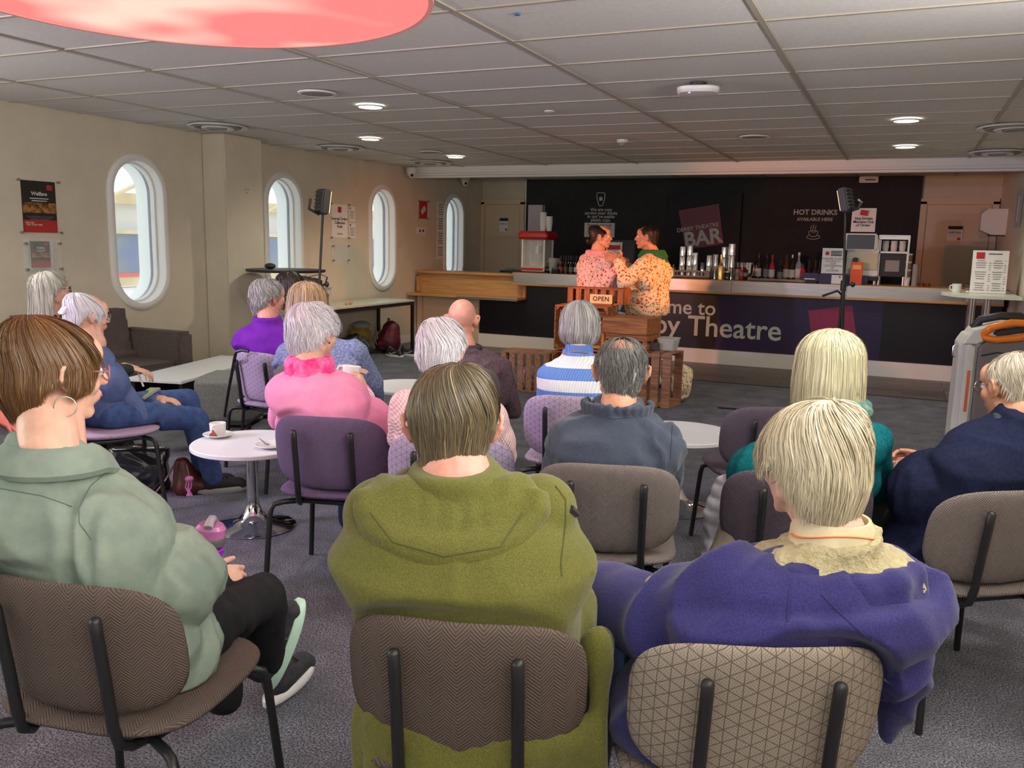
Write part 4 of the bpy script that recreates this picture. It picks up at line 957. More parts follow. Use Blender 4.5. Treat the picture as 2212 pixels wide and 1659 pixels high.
# tall black table near the second porthole
t = thing('poseur_table', 'tall round black table in front of the second porthole', 'table', (-5.62, 6.98, 0)); pz_ = P(675, 584, 1, 6.98).z
MB().lathe((0, 0, pz_), [(.001, -.025), (.38, -.025), (.39, -.015), (.39, 0), (.001, 0)], 56).build('tabletop', M['blackp'], t)
MB().lathe((0, 0, 0), [(.03, .05), (.03, pz_-.02)], 20).build('column', M['steel'], t); MB().lathe((0, 0, 0), [(.001, 0), (.24, 0), (.24, .01), (.06, .03), (.03, .08), (.001, .08)], 36).build('foot', M['steel'], t)
q = P(655, 572, 1, 6.9); tag(MB().ell((-5.75, 6.9, pz_+.03), (.06, .05, .03)).build('black_pouch', M['dark'], None), 'small black pouch on the tall black table', 'pouch')
t = thing('black_holdall', 'black fabric bag with a carrying strap in the clear box behind the tall table', 'bag', (-6.05, 7.72, TT+bz+.01)); b = MB(); b.ell((0, -.05, .06), (.14, .3, .06)); b.ell((.02, .15, .05), (.13, .16, .045)); link('body', remesh(b, .012, 'body', M['dark'], 3, wr=.008), t)
MB().tube([(.1, .0, .1), (.14, .2, .14), (.14, .34, .10), (.12, .32, .02), (.1, .26, .02)], .010, 6, flat=.4).build('strap', M['dark'], t)
# bags under that table
t = thing('maroon_rucksack', 'maroon rucksack with pale bungee cord under the white topped table', 'rucksack', (-5.93, 9.38, 0), R(-40))
M['maroon'] = mottled('maroon nylon', srgb(104, 26, 48), srgb(76, 20, 36), 12, .6)
b = MB(); b.cap((0, 0, .15), (0, .03, .30), .15, .11, 16, 1.15); b.cap((0, -.08, .12), (0, -.06, .2), .1, .08, 14, 1.1); b.box((0, 0, .06), (.26, .2, .12), b=.04)
link('body', remesh(b, .012, 'body', M['maroon'], 4, wr=.006, wsc=(14, 14, 14)), t)
for a_, c_ in (((-.08, -.19, .12), (.06, -.17, .2)), ((.08, -.19, .12), (-.06, -.17, .2)), ((-.06, -.17, .2), (.05, -.14, .28)), ((.06, -.17, .2), (-.05, -.14, .28))): MB().cyl(a_, c_, .004, n=6).build('bungee_cord', M['card'], t)
MB().tube([(-.04, 0, .40), (-.03, .0, .44), (.03, 0, .44), (.04, 0, .40)], .008, 6).build('grab_loop', M['maroon'], t)
t = thing('yellow_rucksack', 'mustard yellow bag standing behind the maroon rucksack', 'bag', (-6.10, 8.98, 0)); b = MB(); b.box((0, 0, .19), (.26, .22, .36), b=.05)
link('body', remesh(b, .014, 'body', mat('mustard cloth', srgb(150, 128, 50), .8), 4, wr=.008), t); MB().ell((0, .03, .37), (.12, .12, .06)).build('lining', M['grille'], t)
MB().cyl((.135, -.05, .05), (.14, -.05, .2), .03).build('water_bottle', M['blackp'], t)
t = thing('black_bag', 'dark shapeless bag on the floor at the left of the mustard bag', 'bag', (-5.95, 8.55, 0)); b = MB(); b.ell((0, 0, .13), (.24, .3, .13)); b.ell((0, .1, .2), (.14, .15, .1)); link('body', remesh(b, .014, 'body', M['dark'], 4, wr=.02), t)
M['sole'] = mat('white rubber', srgb(225, 225, 222), .5)
SHOES = {}
def shoe_mesh(L=.28, w=.05):
    up = MB(); up.cap((0, -.3*L, .06), (0, -.28*L, .10), w*.85, w*.72, 14); up.cap((0, -.25*L, .055), (0, .32*L, .040), w*.9, w*.72, 14); up.cap((0, .1*L, .05), (0, -.2*L, .085), w*.6, w*.7, 14); up.ell((0, .36*L, .036), (w*.85, .12*L, .03))
    return up
def trainer(name, lab, loc, rz, mu, ms, cat='shoe', parent=None, Mx=None, swoosh=False, group=None):
    t = thing(name, lab, cat if not parent else None, loc, rz, group)
    if parent: t.parent = parent
    if Mx is not None: t.matrix_world = Mx
    if mu.name not in SHOES: SHOES[mu.name] = remesh(shoe_mesh(), .007, 'upper', mu, 2, fn=lambda co, nn: np.stack([co[:, 0], co[:, 1], np.maximum(co[:, 2], .012)], 1))
    link('upper', SHOES[mu.name], t)
    ol = [(.045*math.cos(a)*(1+.15*math.sin(a)), .142*math.sin(a)) for a in [2*math.pi*k/28 for k in range(28)]]
    MB().ring_loft([[Vector((x*s, y*s, z)) for x, y in ol] for s, z in ((.94, 0), (1.02, .006), (1.03, .024), (.96, .032))]).build('sole', ms, t)
    for k in range(4): MB().tube([(-.024, .02-k*.018, .083-.004*k+.006*k), (0, .024-k*.018, .094+.002*k), (.024, .02-k*.018, .083+.002*k)], .003, 5).build('lace', M['black'], t)
    if swoosh:
        for s in (-1, 1): MB().tube([(s*.046, -.05, .05), (s*.049, -.01, .042), (s*.047, .06, .066)], .004, 5).build('side_stripe', M['sole'], t)
    return t
for k, (x, y) in enumerate(((-5.66, 9.08), (-5.54, 9.24))): trainer('trainer', ('left' if k == 0 else 'right')+' black trainer with a white sole in front of the maroon rucksack', (x, y, 0), R(-100+8*k), M['blackp'], M['sole'], swoosh=True, group='black and white trainers')
# ------------------------------------------------------------------ lamps on stands
def stand(name, lab, base, head, legs=True):
    t = thing(name, lab, 'stage lamp', (base.x, base.y, 0)); hx, hy, hz = head-Vector((base.x, base.y, 0)); f = .62
    MB().cyl((0, 0, .02), (hx*f, hy*f, hz*f), .016).build('lower_pole', M['black'], t); MB().cyl((hx*f, hy*f, hz*f), (hx, hy, hz-.08), .010).build('upper_pole', M['black'], t)
    MB().cyl((hx*f, hy*f, hz*f-.06), (hx*f, hy*f, hz*f+.03), .024).build('collar', M['black'], t)
    b = MB(); b.cyl((hx*f, hy*f, hz*f-.02), (hx*f+.06, hy*f, hz*f-.0), .009); b.ell((hx*f+.075, hy*f, hz*f), (.02, .012, .025)); b.build('clamp_knob', M['black'], t)
    for k in range(3):
        a = k*2.094+.5; MB().tube([(.02*math.cos(a), .02*math.sin(a), .35), (.27*math.cos(a), .27*math.sin(a), .012)], .010, 8).build('leg', M['black'], t); MB().cyl((.02*math.cos(a), .02*math.sin(a), .12), (.16*math.cos(a), .16*math.sin(a), .16), .006).build('brace', M['black'], t)
    return t, Vector((hx, hy, hz))
def lamp_head(t, h, aim, name='lamp_head'):
    z = (aim).normalized(); q = z.to_track_quat('Y', 'Z').to_matrix()
    g = thing(name, None, None, h); g.parent = t; g.rotation_euler = q.to_euler()
    MB().box((0, 0, 0), (.16, .07, .20), b=.010).build('housing', M['blackp'], g)
    for k in range(6): MB().box((0, -.04, -.075+k*.03), (.14, .012, .008)).build('fin', M['black'], g, False)
    MB().box((0, .037, 0), (.14, .004, .17)).build('lens', mat('led lens', (.9, .6, .35), .3, emit=(1, .5, .2), es=2), g, False)
    return g
bL = P(662, 900, 0, -4.3); hL = LAMP_L
t, hh_ = stand('lamp_stand', 'black lamp on a tall thin stand in front of the second porthole', Vector((hL.x-.03, hL.y-.12, 0)), hL)
lamp_head(t, hh_, ACT-LAMP_L); MB().tube([hh_+Vector((-.02, -.02, -.1)), hh_+Vector((-.06, -.10, -.06)), hh_+Vector((-.05, -.09, .02))], .012, 8).build('bracket', M['black'], t)
t, hh_ = stand('lamp_stand', 'black lamp on a tall stand in front of the right half of the bar', Vector((hL.x*0-.38, 7.92, 0)), LAMP_R)
lamp_head(t, hh_, ACT-LAMP_R); MB().tube([hh_+Vector((.03, 0, -.09)), hh_+Vector((.10, 0, -.07)), hh_+Vector((.12, 0, -.02)), hh_+Vector((.09, 0, .0))], .012, 8).build('bracket', M['black'], t)
MB().cyl((-.06, .02, .3), (-.06, .02, 1.06), .014).build('second_pole', M['black'], t); MB().tube([(-.06, .02, 1.05), (-.10, .0, 1.09), (-.22, -.02, 1.04)], .010, 8).build('boom_arm', M['black'], t); MB().cyl((-.06, .02, .3), (0, 0, .32), .012).build('brace', M['black'], t)
# ------------------------------------------------------------------ bistro shelf table on the right, menu, mug
t = thing('tall_white_table', 'tall pale table on chrome posts at the right end of the bar', 'table', (.78, 9.9, 0)); zq = 1.035
ol = [(-.36+.0, -.38), (.28, -.38), (.28, .5), (-.2, .5)]
pts = [(.28, -.62), (.28, .62)]+[(-.02-.36*math.sin(a), .62*math.cos(a)) for a in [math.pi*k/16 for k in range(17)]]
MB().prism(pts, zq-.03, zq).build('tabletop', mat('pale green white laminate', srgb(225, 232, 215), .3), t)
for x, y in ((-.13, -.35), (-.10, -.28), (.0, -.35), (.03, -.28)): MB().cyl((x, y, .02), (x, y, zq-.03), .026, n=18).build('post', M['chrome'], t)
MB().box((-.05, -.3, .012), (.42, .34, .024), b=.006).build('base_plate', M['steel'], t)
zq += .0005
q = P(2071, 612, 1, 9.6); c = thing('mug', 'cream mug on the tall pale table', 'mug', (q.x, 9.85, zq), R(190)); MB().lathe((0, 0, 0), [(.001, 0), (.036, 0), (.042, .02), (.044, .085), (.041, .085), (.036, .01)], 24).build('body', M['whitep'], c); MB().tube([(.042, 0, .07), (.062, 0, .066), (.066, 0, .045), (.06, 0, .028), (.04, 0, .02)], .006, 8).build('handle', M['whitep'], c)
q = P(2092, 612, 1, 9.8); tag(MB().tube([(q.x+.02*math.cos(a*2.2)+.0*a, 9.9+.02*math.sin(a*2.2), zq+.006+.01*a) for a in range(8)], .003, 6).build('wire_loops', M['steel'], None), 'small coil of shiny wire between mug and menu', 'wire')
q = P(2140, 580, 1, 9.75); m_ = thing('menu_card', 'large white menu with red logo standing on the tall pale table', 'menu', (q.x, 9.85, zq)); za = P(2140, 541, 1, 9.75).z-zq
g = Matrix.Rotation(R(-10), 3, 'X')@Matrix.Rotation(R(0), 3, 'Y')
b = MB(); b.box((0, 0, za/2), (.32, .006, za), M=Matrix.Rotation(R(-8), 3, 'X')); b.build('sheet', M['card'], m_, False)
Mt = Matrix.Rotation(R(-8), 3, 'X')
def mb_on(x, z, w, h, mt, nm): MB().box(tuple(Vector((0, 0, za/2))+Mt@Vector((x, -.005, z-za/2))), (w, .002, h), M=Mt).build(nm, mt, m_, False)
mb_on(-.09, za*.88, .075, .065, M['logor'], 'logo'); mb_on(.04, za*.92, .12, .008, M['dink'], 'print_line')
for k in range(14):
    for x, w_ in ((-.08, .10), (.0, .02), (.07, .09), (.135, .02)):
        if (k*7+int(x*100)) % 5: mb_on(x, za*(.76-.053*k), w_*(.7+.3*((k*3) % 4)/3), .005, M['ink'], 'print_line')
MB().box((.03, .07, za*.38), (.2, .01, za*.7), M=Matrix.Rotation(R(8), 3, 'X')).build('strut', M['orange'], m_, False)
# ------------------------------------------------------------------ wheeled equipment case
t = thing('equipment_case', 'white and grey wheeled equipment case with an orange handle on the right', 'equipment case', (.66, 7.05, 0), R(4))
M['casew'] = mottled('off white moulded plastic', srgb(214, 216, 208), srgb(196, 198, 190), 3, .45); M['caseg'] = mat('grey moulded plastic', srgb(112, 108, 102), .6)
pf = [(-.17, .10), (-.17, .80), (-.13, .88), (-.02, .97), (.12, 1.0), (.30, .97), (.30, .10)]
def side(pts, y0, y1): return [[Vector((x, y, z)) for x, z in pts] for y in (y0, y1)]
b = MB(); b.ring_loft(side([(-.24, .06), (-.24, .80), (-.20, .87), (.36, .87), (.36, .06)], -.13, .13)); link('body', remesh(b, .012, 'body', M['casew'], 2), t)
b = MB(); b.ring_loft(side([(-.12, .1), (-.12, .78), (-.04, .86), (.34, .86), (.34, .1)], -.155, .0)); link('front_panel', remesh(b, .012, 'front_panel', M['caseg'], 2), t)
b = MB(); b.ring_loft(side([(-.20, .06), (-.20, .79), (-.17, .80), (-.135, .78), (-.135, .06)], -.165, .16)); link('side_column', remesh(b, .010, 'side_column', M['casew'], 2), t)
b = MB(); b.ring_loft(side([(-.22, .80), (-.16, .90), (-.0, .955), (.30, .97), (.36, .90), (.36, .84), (-.06, .84), (-.13, .80)], -.17, .17)); link('lid', remesh(b, .010, 'lid', M['casew'], 2), t)
MB().tube([(-.10, -.155, .875), (-.06, -.19, .925), (.06, -.20, .965), (.20, -.19, .965), (.24, -.15, .91), (.12, -.17, .86), (-.02, -.17, .84), (-.09, -.165, .85)], .026, 10, True).build('orange_handle', M['orange'], t)
MB().box((.07, -.17, .905), (.22, .03, .05), b=.014, M=Matrix.Rotation(R(-12), 3, 'Y')).build('handle_recess', M['blackp'], t)
MB().tube([(-.14, .02, .90), (-.1, .0, .965), (.02, -.03, 1.0), (.14, -.03, 1.0), (.18, -.02, .97)], .03, 10).build('carry_handle', M['blackp'], t)
MB().box((-.165, -.169, .46), (.018, .004, .30), b=.001).build('orange_mark', mat('orange print', srgb(214, 100, 60), .5), t, False)
MB().tube([(-.1, -.16, .72), (.0, -.163, .75), (.1, -.163, .74), (.3, -.163, .76)], .005, 6).build('moulded_seam', M['dark'], t)
for x in (-.19, .32):
    for y in (-.1, .1): MB().cyl((x-.012, y, .035), (x+.012, y, .035), .035, n=16).build('wheel', M['dark'], t)
MB().tube([(-.245, -.02, .78), (-.262, -.02, .76), (-.262, -.02, .70), (-.245, -.02, .68)], .006, 6).build('latch', M['steel'], t)
# ------------------------------------------------------------------ wooden crates
def crate(loc, rot, size, lab, wood_='crate', nb=3, ns=2):
    """box crate: open top along local +Z; length x, width y, height z; every slat its own part"""
    L, Wd, Hh = size; t = thing('wooden_crate', lab, 'crate', loc, 0, 'wooden apple crates'); t.rotation_euler = rot.to_euler()
    th = .012; mt = M[wood_]
    def sl(c, d): 
        MB().box(c, (d[0]*(.995), d[1], d[2]), b=.0025).build('slat', mt, t, True)
    g = .03
    hs = (Hh-g*(ns-1))/ns
    for s in (-1, 1):
        for k in range(ns):
            z = hs/2+k*(hs+g); sl((0, s*(Wd/2-th/2), z), (L, th, hs)); sl((s*(L/2-th/2), 0, z), (th, Wd-2*th-.002, hs))
    ws = (Wd-.004-g*(nb-1))/nb
    for k in range(nb): sl((0, -Wd/2+ws/2+.002+k*(ws+g), th/2), (L-2*th-.002, ws, th))
    for sx in (-1, 1):
        for sy in (-1, 1): MB().prism([(0, 0), (-sx*.04, 0), (0, -sy*.04)], .013, Hh-.01, c=(sx*(L/2-th-.001), sy*(Wd/2-th-.001), 0)).build('corner_post', mt, t, False)
    return t
I3 = Matrix.Identity(3); RX = lambda a: Matrix.Rotation(R(a), 3, 'X'); RY = lambda a: Matrix.Rotation(R(a), 3, 'Y'); RZ = lambda a: Matrix.Rotation(R(a), 3, 'Z')
# opening facing the camera: local +Z -> -Y
OPEN = RX(90)
crate((-2.74, 7.93, .215), RZ(3)@OPEN, (.52, .42, .30), 'burnt brown crate on its side, lower one of the tall left stack', nb=3)
crate((-2.72, 7.92, .655), RZ(3)@OPEN, (.52, .42, .30), 'burnt brown crate on its side with open front, behind the head with the bob', nb=3)
UPR = Matrix(((0, 1, 0), (0, 0, 1), (1, 0, 0)))      # bottom boards upright, facing the camera
crate((-2.68, 7.94, .945), RZ(2)@UPR, (.15, .56, .28), 'top crate of the left stack carrying the OPEN sign', nb=7, ns=1)
crate((-2.06, 7.64, .25), RZ(-8)@RY(90), (.50, .30, .30), 'rough brown crate standing on end at the right of the group', 'crate2', nb=2, ns=3)
crate((-2.43, 7.74, .25), RZ(-4)@RY(90), (.50, .34, .32), 'rough crate standing on end hidden behind the man in the slate fleece', 'crate2')
crate((-2.20, 7.66, .507), RZ(-5), (.40, .32, .13), 'shallow dark crate between the standing crates and the top right crate', 'crate', nb=3, ns=2)
crate((-2.22, 7.66, .79), RZ(-6)@RX(180), (.44, .34, .148), 'upturned burnt crate with a knot, on top at the right of the group', 'crate', nb=5, ns=1)
crate((-3.26, 7.60, .195), RZ(5)@UPR, (.385, .50, .34), 'rough crate at the left of the group with upright slats', 'crate2', nb=6, ns=2)
# OPEN sign
q0, q1 = P(1275, 635, 1, 7.93), P(1323, 657, 1, 7.93)
t = thing('open_sign', 'small cream wooden sign reading OPEN leaning on the top crate', 'sign', ((q0.x+q1.x)/2, 7.925, q1.z))
hs_, ws_ = q0.z-q1.z, q1.x-q0.x
MB().box((0, 0, hs_/2), (ws_, .014, hs_), b=.003, M=Matrix.Rotation(R(0), 3, 'X')).build('board', mat('cream board', srgb(240, 214, 160), .6), t)
text('lettering', 'OPEN', hs_*.72, M['dink'], Vector((0, -.0085, hs_*.5)), FRONT, t, bold=.012, sx=.95, space=1.12)
MB().box((0, .004, -.01), (ws_*.9, .02, .02)).build('foot_strip', M['crate'], t, False)
t = thing('plastic_tub', 'clear plastic tub on the rough standing crate', 'tub', (-1.88, 7.72, .5015)); b = MB()
b.ring_loft([[Vector((x*s, y*s, z)) for x, y in rrect(.17, .22, .03)] for s, z in ((.8, 0), (1, .10), (1.06, .10), (1.06, .108), (.97, .108), (.78, .006))]); b.build('body', M['frost'], t)
M['flor0'] = None
t = thing('dark_box', 'small dark wooden box between the crates and the plastic tub', 'box', (-2.02, 7.60, .5015), R(12)); MB().box((0, 0, .035), (.16, .1, .07), b=.006).build('body', M['sofa'], t)
# ------------------------------------------------------------------ people: builders
def KD(ch, off, px, py, z=1.1):
    """world point on the sight line through a pixel, at the depth of a place above the chair"""
    q = CHL(ch, 0, off, z); d = np.array([q.x, q.y, q.z-HC]) @ CM[2]
    return K(px, py, float(d))
def press(me, ch, gap=.004, seat=True):
    """cloth and body rest against the backrest and on the seat of their chair"""
    if ch is None: return me
    n = len(me.vertices); co = np.empty(n*3); me.vertices.foreach_get('co', co); co = co.reshape(-1, 3)
    a = ch.rotation_euler.z; x = co[:, 0]-ch.location.x; y = co[:, 1]-ch.location.y
    lx = x*math.cos(a)+y*math.sin(a); ly = -x*math.sin(a)+y*math.cos(a); z = co[:, 2]
    yin = -.185-(z-.45)*.17+.40*(1-np.cos(np.clip(lx, -.3, .3)/.40))+.021+gap
    hh = np.sqrt(np.clip(1-np.abs(lx/.262)**3.2, 0, 1)); up = .605+.162*hh; lo = .605-.155*hh
    ins = (np.abs(lx) < .262) & (z < up+.03) & (ly > -.5)
    w = np.clip((up+.03-z)/.03, 0, 1); w = np.where(z < lo, 1.0, w)
    ly2 = np.where(ins, np.maximum(ly, yin*w+ly*(1-w)), ly)
    zt = .440+.012*((ly2-.02)/.23)**2
    on = (np.abs(lx) < .25) & (ly2 > -.22) & (ly2 < .25) & (z > .36)
    z2 = np.where(on, np.maximum(z, zt+gap), z) if seat else z
    co = np.stack([ch.location.x+lx*math.cos(a)-ly2*math.sin(a), ch.location.y+lx*math.sin(a)+ly2*math.cos(a), z2], 1)
    me.vertices.foreach_set('co', co.ravel()); me.update(); return me
def join(meshes, name, m_):
    bm = bmesh.new()
    for me in meshes: bm.from_mesh(me)
    out = bpy.data.meshes.new(name); bm.to_mesh(out); bm.free()
    for me in meshes: bpy.data.meshes.remove(me)
    out.materials.clear(); out.materials.append(m_); out.shade_smooth(); return out
class XB(MB):
    """MB whose points pass through a frame"""
    def __init__(s, M_): super().__init__(); s.M = M_
    def add(s, vs, fs): return super().add([s.M@Vector(v) for v in vs], fs)
def head_prims(b, neck, female=False, bald=False):
    e = b.ell
    e((0, -.010, .030), (.0755, .096, .087), 24, 16); e((0, .028, -.030), (.057, .064, .078), 20, 12)
    e((0, .066, -.090), (.022, .020, .017)); e((0, .07, .045), (.055, .028, .04))
    for s in (-1, 1):
        b.cap((s*.052, .002, -.052), (s*.018, .062, -.092), .019, .015)
        e((s*.036, .060, -.022), (.024, .024, .026))
        ce = Matrix.Rotation(s*R(-22), 3, 'Z')@Matrix.Rotation(R(-10), 3, 'X')
        b.tube([Vector((s*.079, .004, -.030)), Vector((s*.084, -.008, -.024)), Vector((s*.097, -.021, .0)), Vector((s*.099, -.018, .024)), Vector((s*.088, -.002, .030)), Vector((s*.080, .008, .018))], .0062, 8)
        e((s*.080, -.004, .002), (.010, .020, .030), 12, 8, ce); e((s*.081, .002, -.026), (.007, .009, .010), 10, 6)
        b.cap((s*.014, .086, .030), (s*.044, .076, .028), .010, .009)
    b.cap((0, .086, .018), (0, .106, -.018), .009, .012); e((0, .103, -.022), (.0165, .013, .010))
    e((0, .087, -.047), (.023, .013, .007)); e((0, .086, -.059), (.020, .012, .008)); e((0, .075, -.053), (.034, .018, .022))
def hand_prims(b, W_, d, n, side, curl=.5, spread=.5, sc_=1.0, thumb=.5):
    """W_ wrist, d finger direction, n palm normal (side the fingers curl to), side +1: thumb along d x n"""
    d = Vector(d).normalized(); n = Vector(n); n = (n-d*n.dot(d)).normalized(); x = d.cross(n)*side
    c = W_+d*.048*sc_
    M3 = Matrix((x, d, n)).transposed()
    b.ell(c, (.040*sc_, .052*sc_, .016*sc_), 16, 10, M3); b.ell(c+x*.018*sc_-d*.012*sc_+n*.006*sc_, (.020*sc_, .032*sc_, .016*sc_), 12, 8, M3)
    b.cap(W_-d*.06, W_+d*.02, .025*sc_, .024*sc_, 12, 1.25, x)
    for k, (off, L) in enumerate(((.0315, .070), (.0105, .080), (-.0105, .074), (-.031, .058))):
        p = W_+d*(.088-.006*abs(k-1.2))*sc_+x*off*sc_; a = curl*(.8+.1*k); dd = (d+x*off*spread*4).normalized(); r = (.0088, .0090, .0086, .0076)[k]*sc_
        p0 = p-d*.03*sc_
        for j, f in enumerate((.46, .31, .25)):
            q = (dd*math.cos(a)+n*math.sin(a)); nx = p+q*L*f*sc_
            b.cap(p0 if j == 0 else p, p, r*1.05, r*1.05, 10) if j == 0 else None
            b.cap(p, nx, r*(1-.08*j), r*(.94-.1*j), 10); p = nx; a += curl*(.9, .7, 0)[j]
    p = W_+x*.024*sc_+d*.022*sc_+n*.004; q = (x*.8+d*.7+n*thumb).normalized(); p2 = p+q*.036*sc_; q2 = (x*.35+d*.9+n*thumb*1.3).normalized(); p3 = p2+q2*.030*sc_; p4 = p3+(q2+n*thumb*.4).normalized()*.026*sc_
    b.cap(p, p2, .0125*sc_, .0105*sc_, 10); b.cap(p2, p3, .0105*sc_, .0095*sc_, 10); b.cap(p3, p4, .0095*sc_, .0075*sc_, 10)
def hairmat(name, c1, c2, c3=None, rough=.42):
    def fn():
        at = E.nt.nodes.new('ShaderNodeAttribute'); at.attribute_name = 'rnd'; f = E(at.outputs['Fac'])
        c = mix(f, c1, c2)
        if c3: c = mix(ramp(f, .82, .98), c, c3)
        return c
    return mat(name, c1, rough, fn=fn, spec=.55)
def hair(M4, m_, n=1500, a=.086, b=.108, zt=.125, ze=.03, cy=-.010, low=((0, .075), (50, .06), (75, -.0), (95, .012), (112, -.03), (140, -.085), (180, -.09)),
         prof=((.03, 1), (-.05, .96), (-.10, .82)), whorl=(0, -.035), lift=.008, w=.0028, ln=(.35, .9), wob=.05, swirl=.25, jit=.012, seed=1, curl=0, part=0, name='hair', flick=0, seg=7, thin=None, clump=.012, cap_in=.004, qmin=.02, bare=None):
    rg = np.random.default_rng(seed); la = np.array([p[0] for p in low], float); lz = np.array([p[1] for p in low], float)
    pz = np.array([p[0] for p in prof][::-1], float); pr = np.array([p[1] for p in prof][::-1], float)
    def qend(phi):
        z = np.interp(np.abs((np.degrees(phi)+180) % 360-180), la, lz)
        t = np.clip((z-ze)/(zt-ze), -1, 1)
        return np.where(z > ze, np.arccos(np.clip(t, 0, 1))/(math.pi/2), 1+(ze-z)/.1)
    def surf(phi, q, off):
        al = np.clip(q, 0, 1)*math.pi/2
        z = np.where(q < 1, ze+(zt-ze)*np.cos(al), ze-(q-1)*.1)
        r = np.where(q < 1, np.sin(al)**.92, np.interp(z, pz, pr))
        wz = np.clip(1-q, 0, 1)
        x = (a*r+off*np.clip(r, 0, 1))*np.sin(phi)+whorl[0]*wz
        y = (b*r+off*np.clip(r, 0, 1))*np.cos(phi)+cy+whorl[1]*wz
        return np.stack([x, y, z+off*np.cos(al)*(q < 1)], -1)
    # under-cap
    nph, nq = 56, 20; mb = MB(); ph = np.linspace(-math.pi, math.pi, nph, endpoint=False); qe = qend(ph)
    rings = []
    for k in range(nq+1):
        pts = surf(ph, qmin+(qe-qmin)*(k/nq)*.985, -cap_in*np.ones(nph)); rings.append(pts)
    n0 = [M4@Vector(p) for r in rings for p in r]
    fs = []
    for i in range(nq):
        for j in range(nph): fs.append((i*nph+j, i*nph+(j+1) % nph, (i+1)*nph+(j+1) % nph, (i+1)*nph+j))
    if bare:
        allp = np.concatenate(rings); bc = np.array(bare[0])
        fs = [f for f in fs if np.linalg.norm(allp[list(f)].mean(0)-bc) > bare[1]]
    elif qmin < .1: fs.append(tuple(range(nph)))
    nv = len(n0)
    # strands
    phi0 = rg.uniform(-math.pi, math.pi, n); q_e = qend(phi0); q0 = rg.uniform(0, 1, n)**.75*q_e*.86; q0 = np.where(rg.uniform(0, 1, n) < .93, np.maximum(q0, qmin*rg.uniform(.8, 1.2, n)), q0)
    L = rg.uniform(ln[0], ln[1], n); q1 = np.minimum(q0+L*np.maximum(q_e, .6), q_e+rg.normal(0, 1, n)*jit*8)
    q1 = np.maximum(q1, q0+.08)
    t = np.linspace(0, 1, seg)[None, :]; q = q0[:, None]+(q1-q0)[:, None]*t
    f1, f2 = rg.uniform(0, 6.28, n)[:, None], rg.uniform(0, 6.28, n)[:, None]; am = rg.normal(0, 1, n)[:, None]
    cl = np.sin(phi0*9+q0*3)[:, None]
    phi = phi0[:, None]+swirl*np.clip(1-q, 0, 1)+wob*(am*t+.5*np.sin(f1+q*4)*t)+clump*cl*4*t
    off = rg.uniform(-.5, 1, n)[:, None]*lift*np.sin(np.clip(t*1.25, 0, 1)*math.pi/2+.15)+clump*.25*cl*t+flick*rg.uniform(.2, 1, n)[:, None]*np.clip(t-.6, 0, 1)**1.5
    P_ = surf(phi, q, off)
    if curl:
        P_ = P_+curl*t[..., None]*np.stack([np.sin(f1+t*9), np.cos(f2+t*8), np.sin(f2+t*10)*.7], -1)
    if bare:
        dd = np.linalg.norm(P_-np.array(bare[0]), axis=2).min(1); keep = (dd > bare[1]*rg.uniform(.85, 1.2, n)) | (rg.uniform(0, 1, n) < .10)
        P_ = P_[keep]; n = len(P_); t = t; phi0 = phi0[keep]; cl = cl[keep]
    Mx = np.array(M4); P_ = P_@Mx[:3, :3].T+Mx[:3, 3]
    ctr = Mx[:3, :3]@np.array([0, cy, min(ze, .0)])+Mx[:3, 3]
    T = np.gradient(P_, axis=1); T /= np.linalg.norm(T, axis=2, keepdims=True)+1e-9
    N = P_-ctr; N -= T*(N*T).sum(2, keepdims=True); N /= np.linalg.norm(N, axis=2, keepdims=True)+1e-9
    B = np.cross(T, N); tw = rg.normal(0, .35, n)[:, None, None]; B = B*np.cos(tw)+N*np.sin(tw)
    wid = w*rg.uniform(.6, 1.2, n)[:, None, None]*(np.sin(np.clip(.18+t*.95, 0, 1)*math.pi)**.5)[..., None]*.5+.0002
    A_, B_ = P_-B*wid, P_+B*wid
    V = np.stack([A_, B_], 2).reshape(-1, 3)
    base = np.arange(n)[:, None]*seg*2+np.arange(seg-1)[None, :]*2
    Fq = np.stack([base, base+1, base+3, base+2], -1).reshape(-1, 4)+nv
    allv = np.concatenate([np.array([tuple(v) for v in n0]), V]); me = bpy.data.meshes.new(name)
    me.from_pydata(allv.tolist(), [], fs+Fq.tolist())
    at = me.attributes.new('rnd', 'FLOAT', 'POINT')
    rr = np.repeat(np.clip(.5+(rg.beta(2, 2, n)-.5)*.8+.10*cl[:, 0], 0, 1), seg*2); at.data.foreach_set('value', np.concatenate([np.full(nv, .25), rr]).astype(np.float32))
    me.materials.append(m_); me.shade_smooth()
    return me
SKIN = {}
def skin(name, c):
    if name not in SKIN: SKIN[name] = mottled('skin '+name, c, tuple(x*.86 for x in c), 30, .5, 220, .0004)
    return SKIN[name]
PK = skin('light', srgb(222, 172, 150)); PR = skin('rosy', srgb(226, 160, 142)); TN = skin('tanned', srgb(205, 150, 122)); PALE = skin('pale', srgb(232, 190, 172))
M['eyew'] = mat('eye white', srgb(235, 230, 225), .2); M['iris'] = mat('dark iris', (.03, .02, .015), .15)
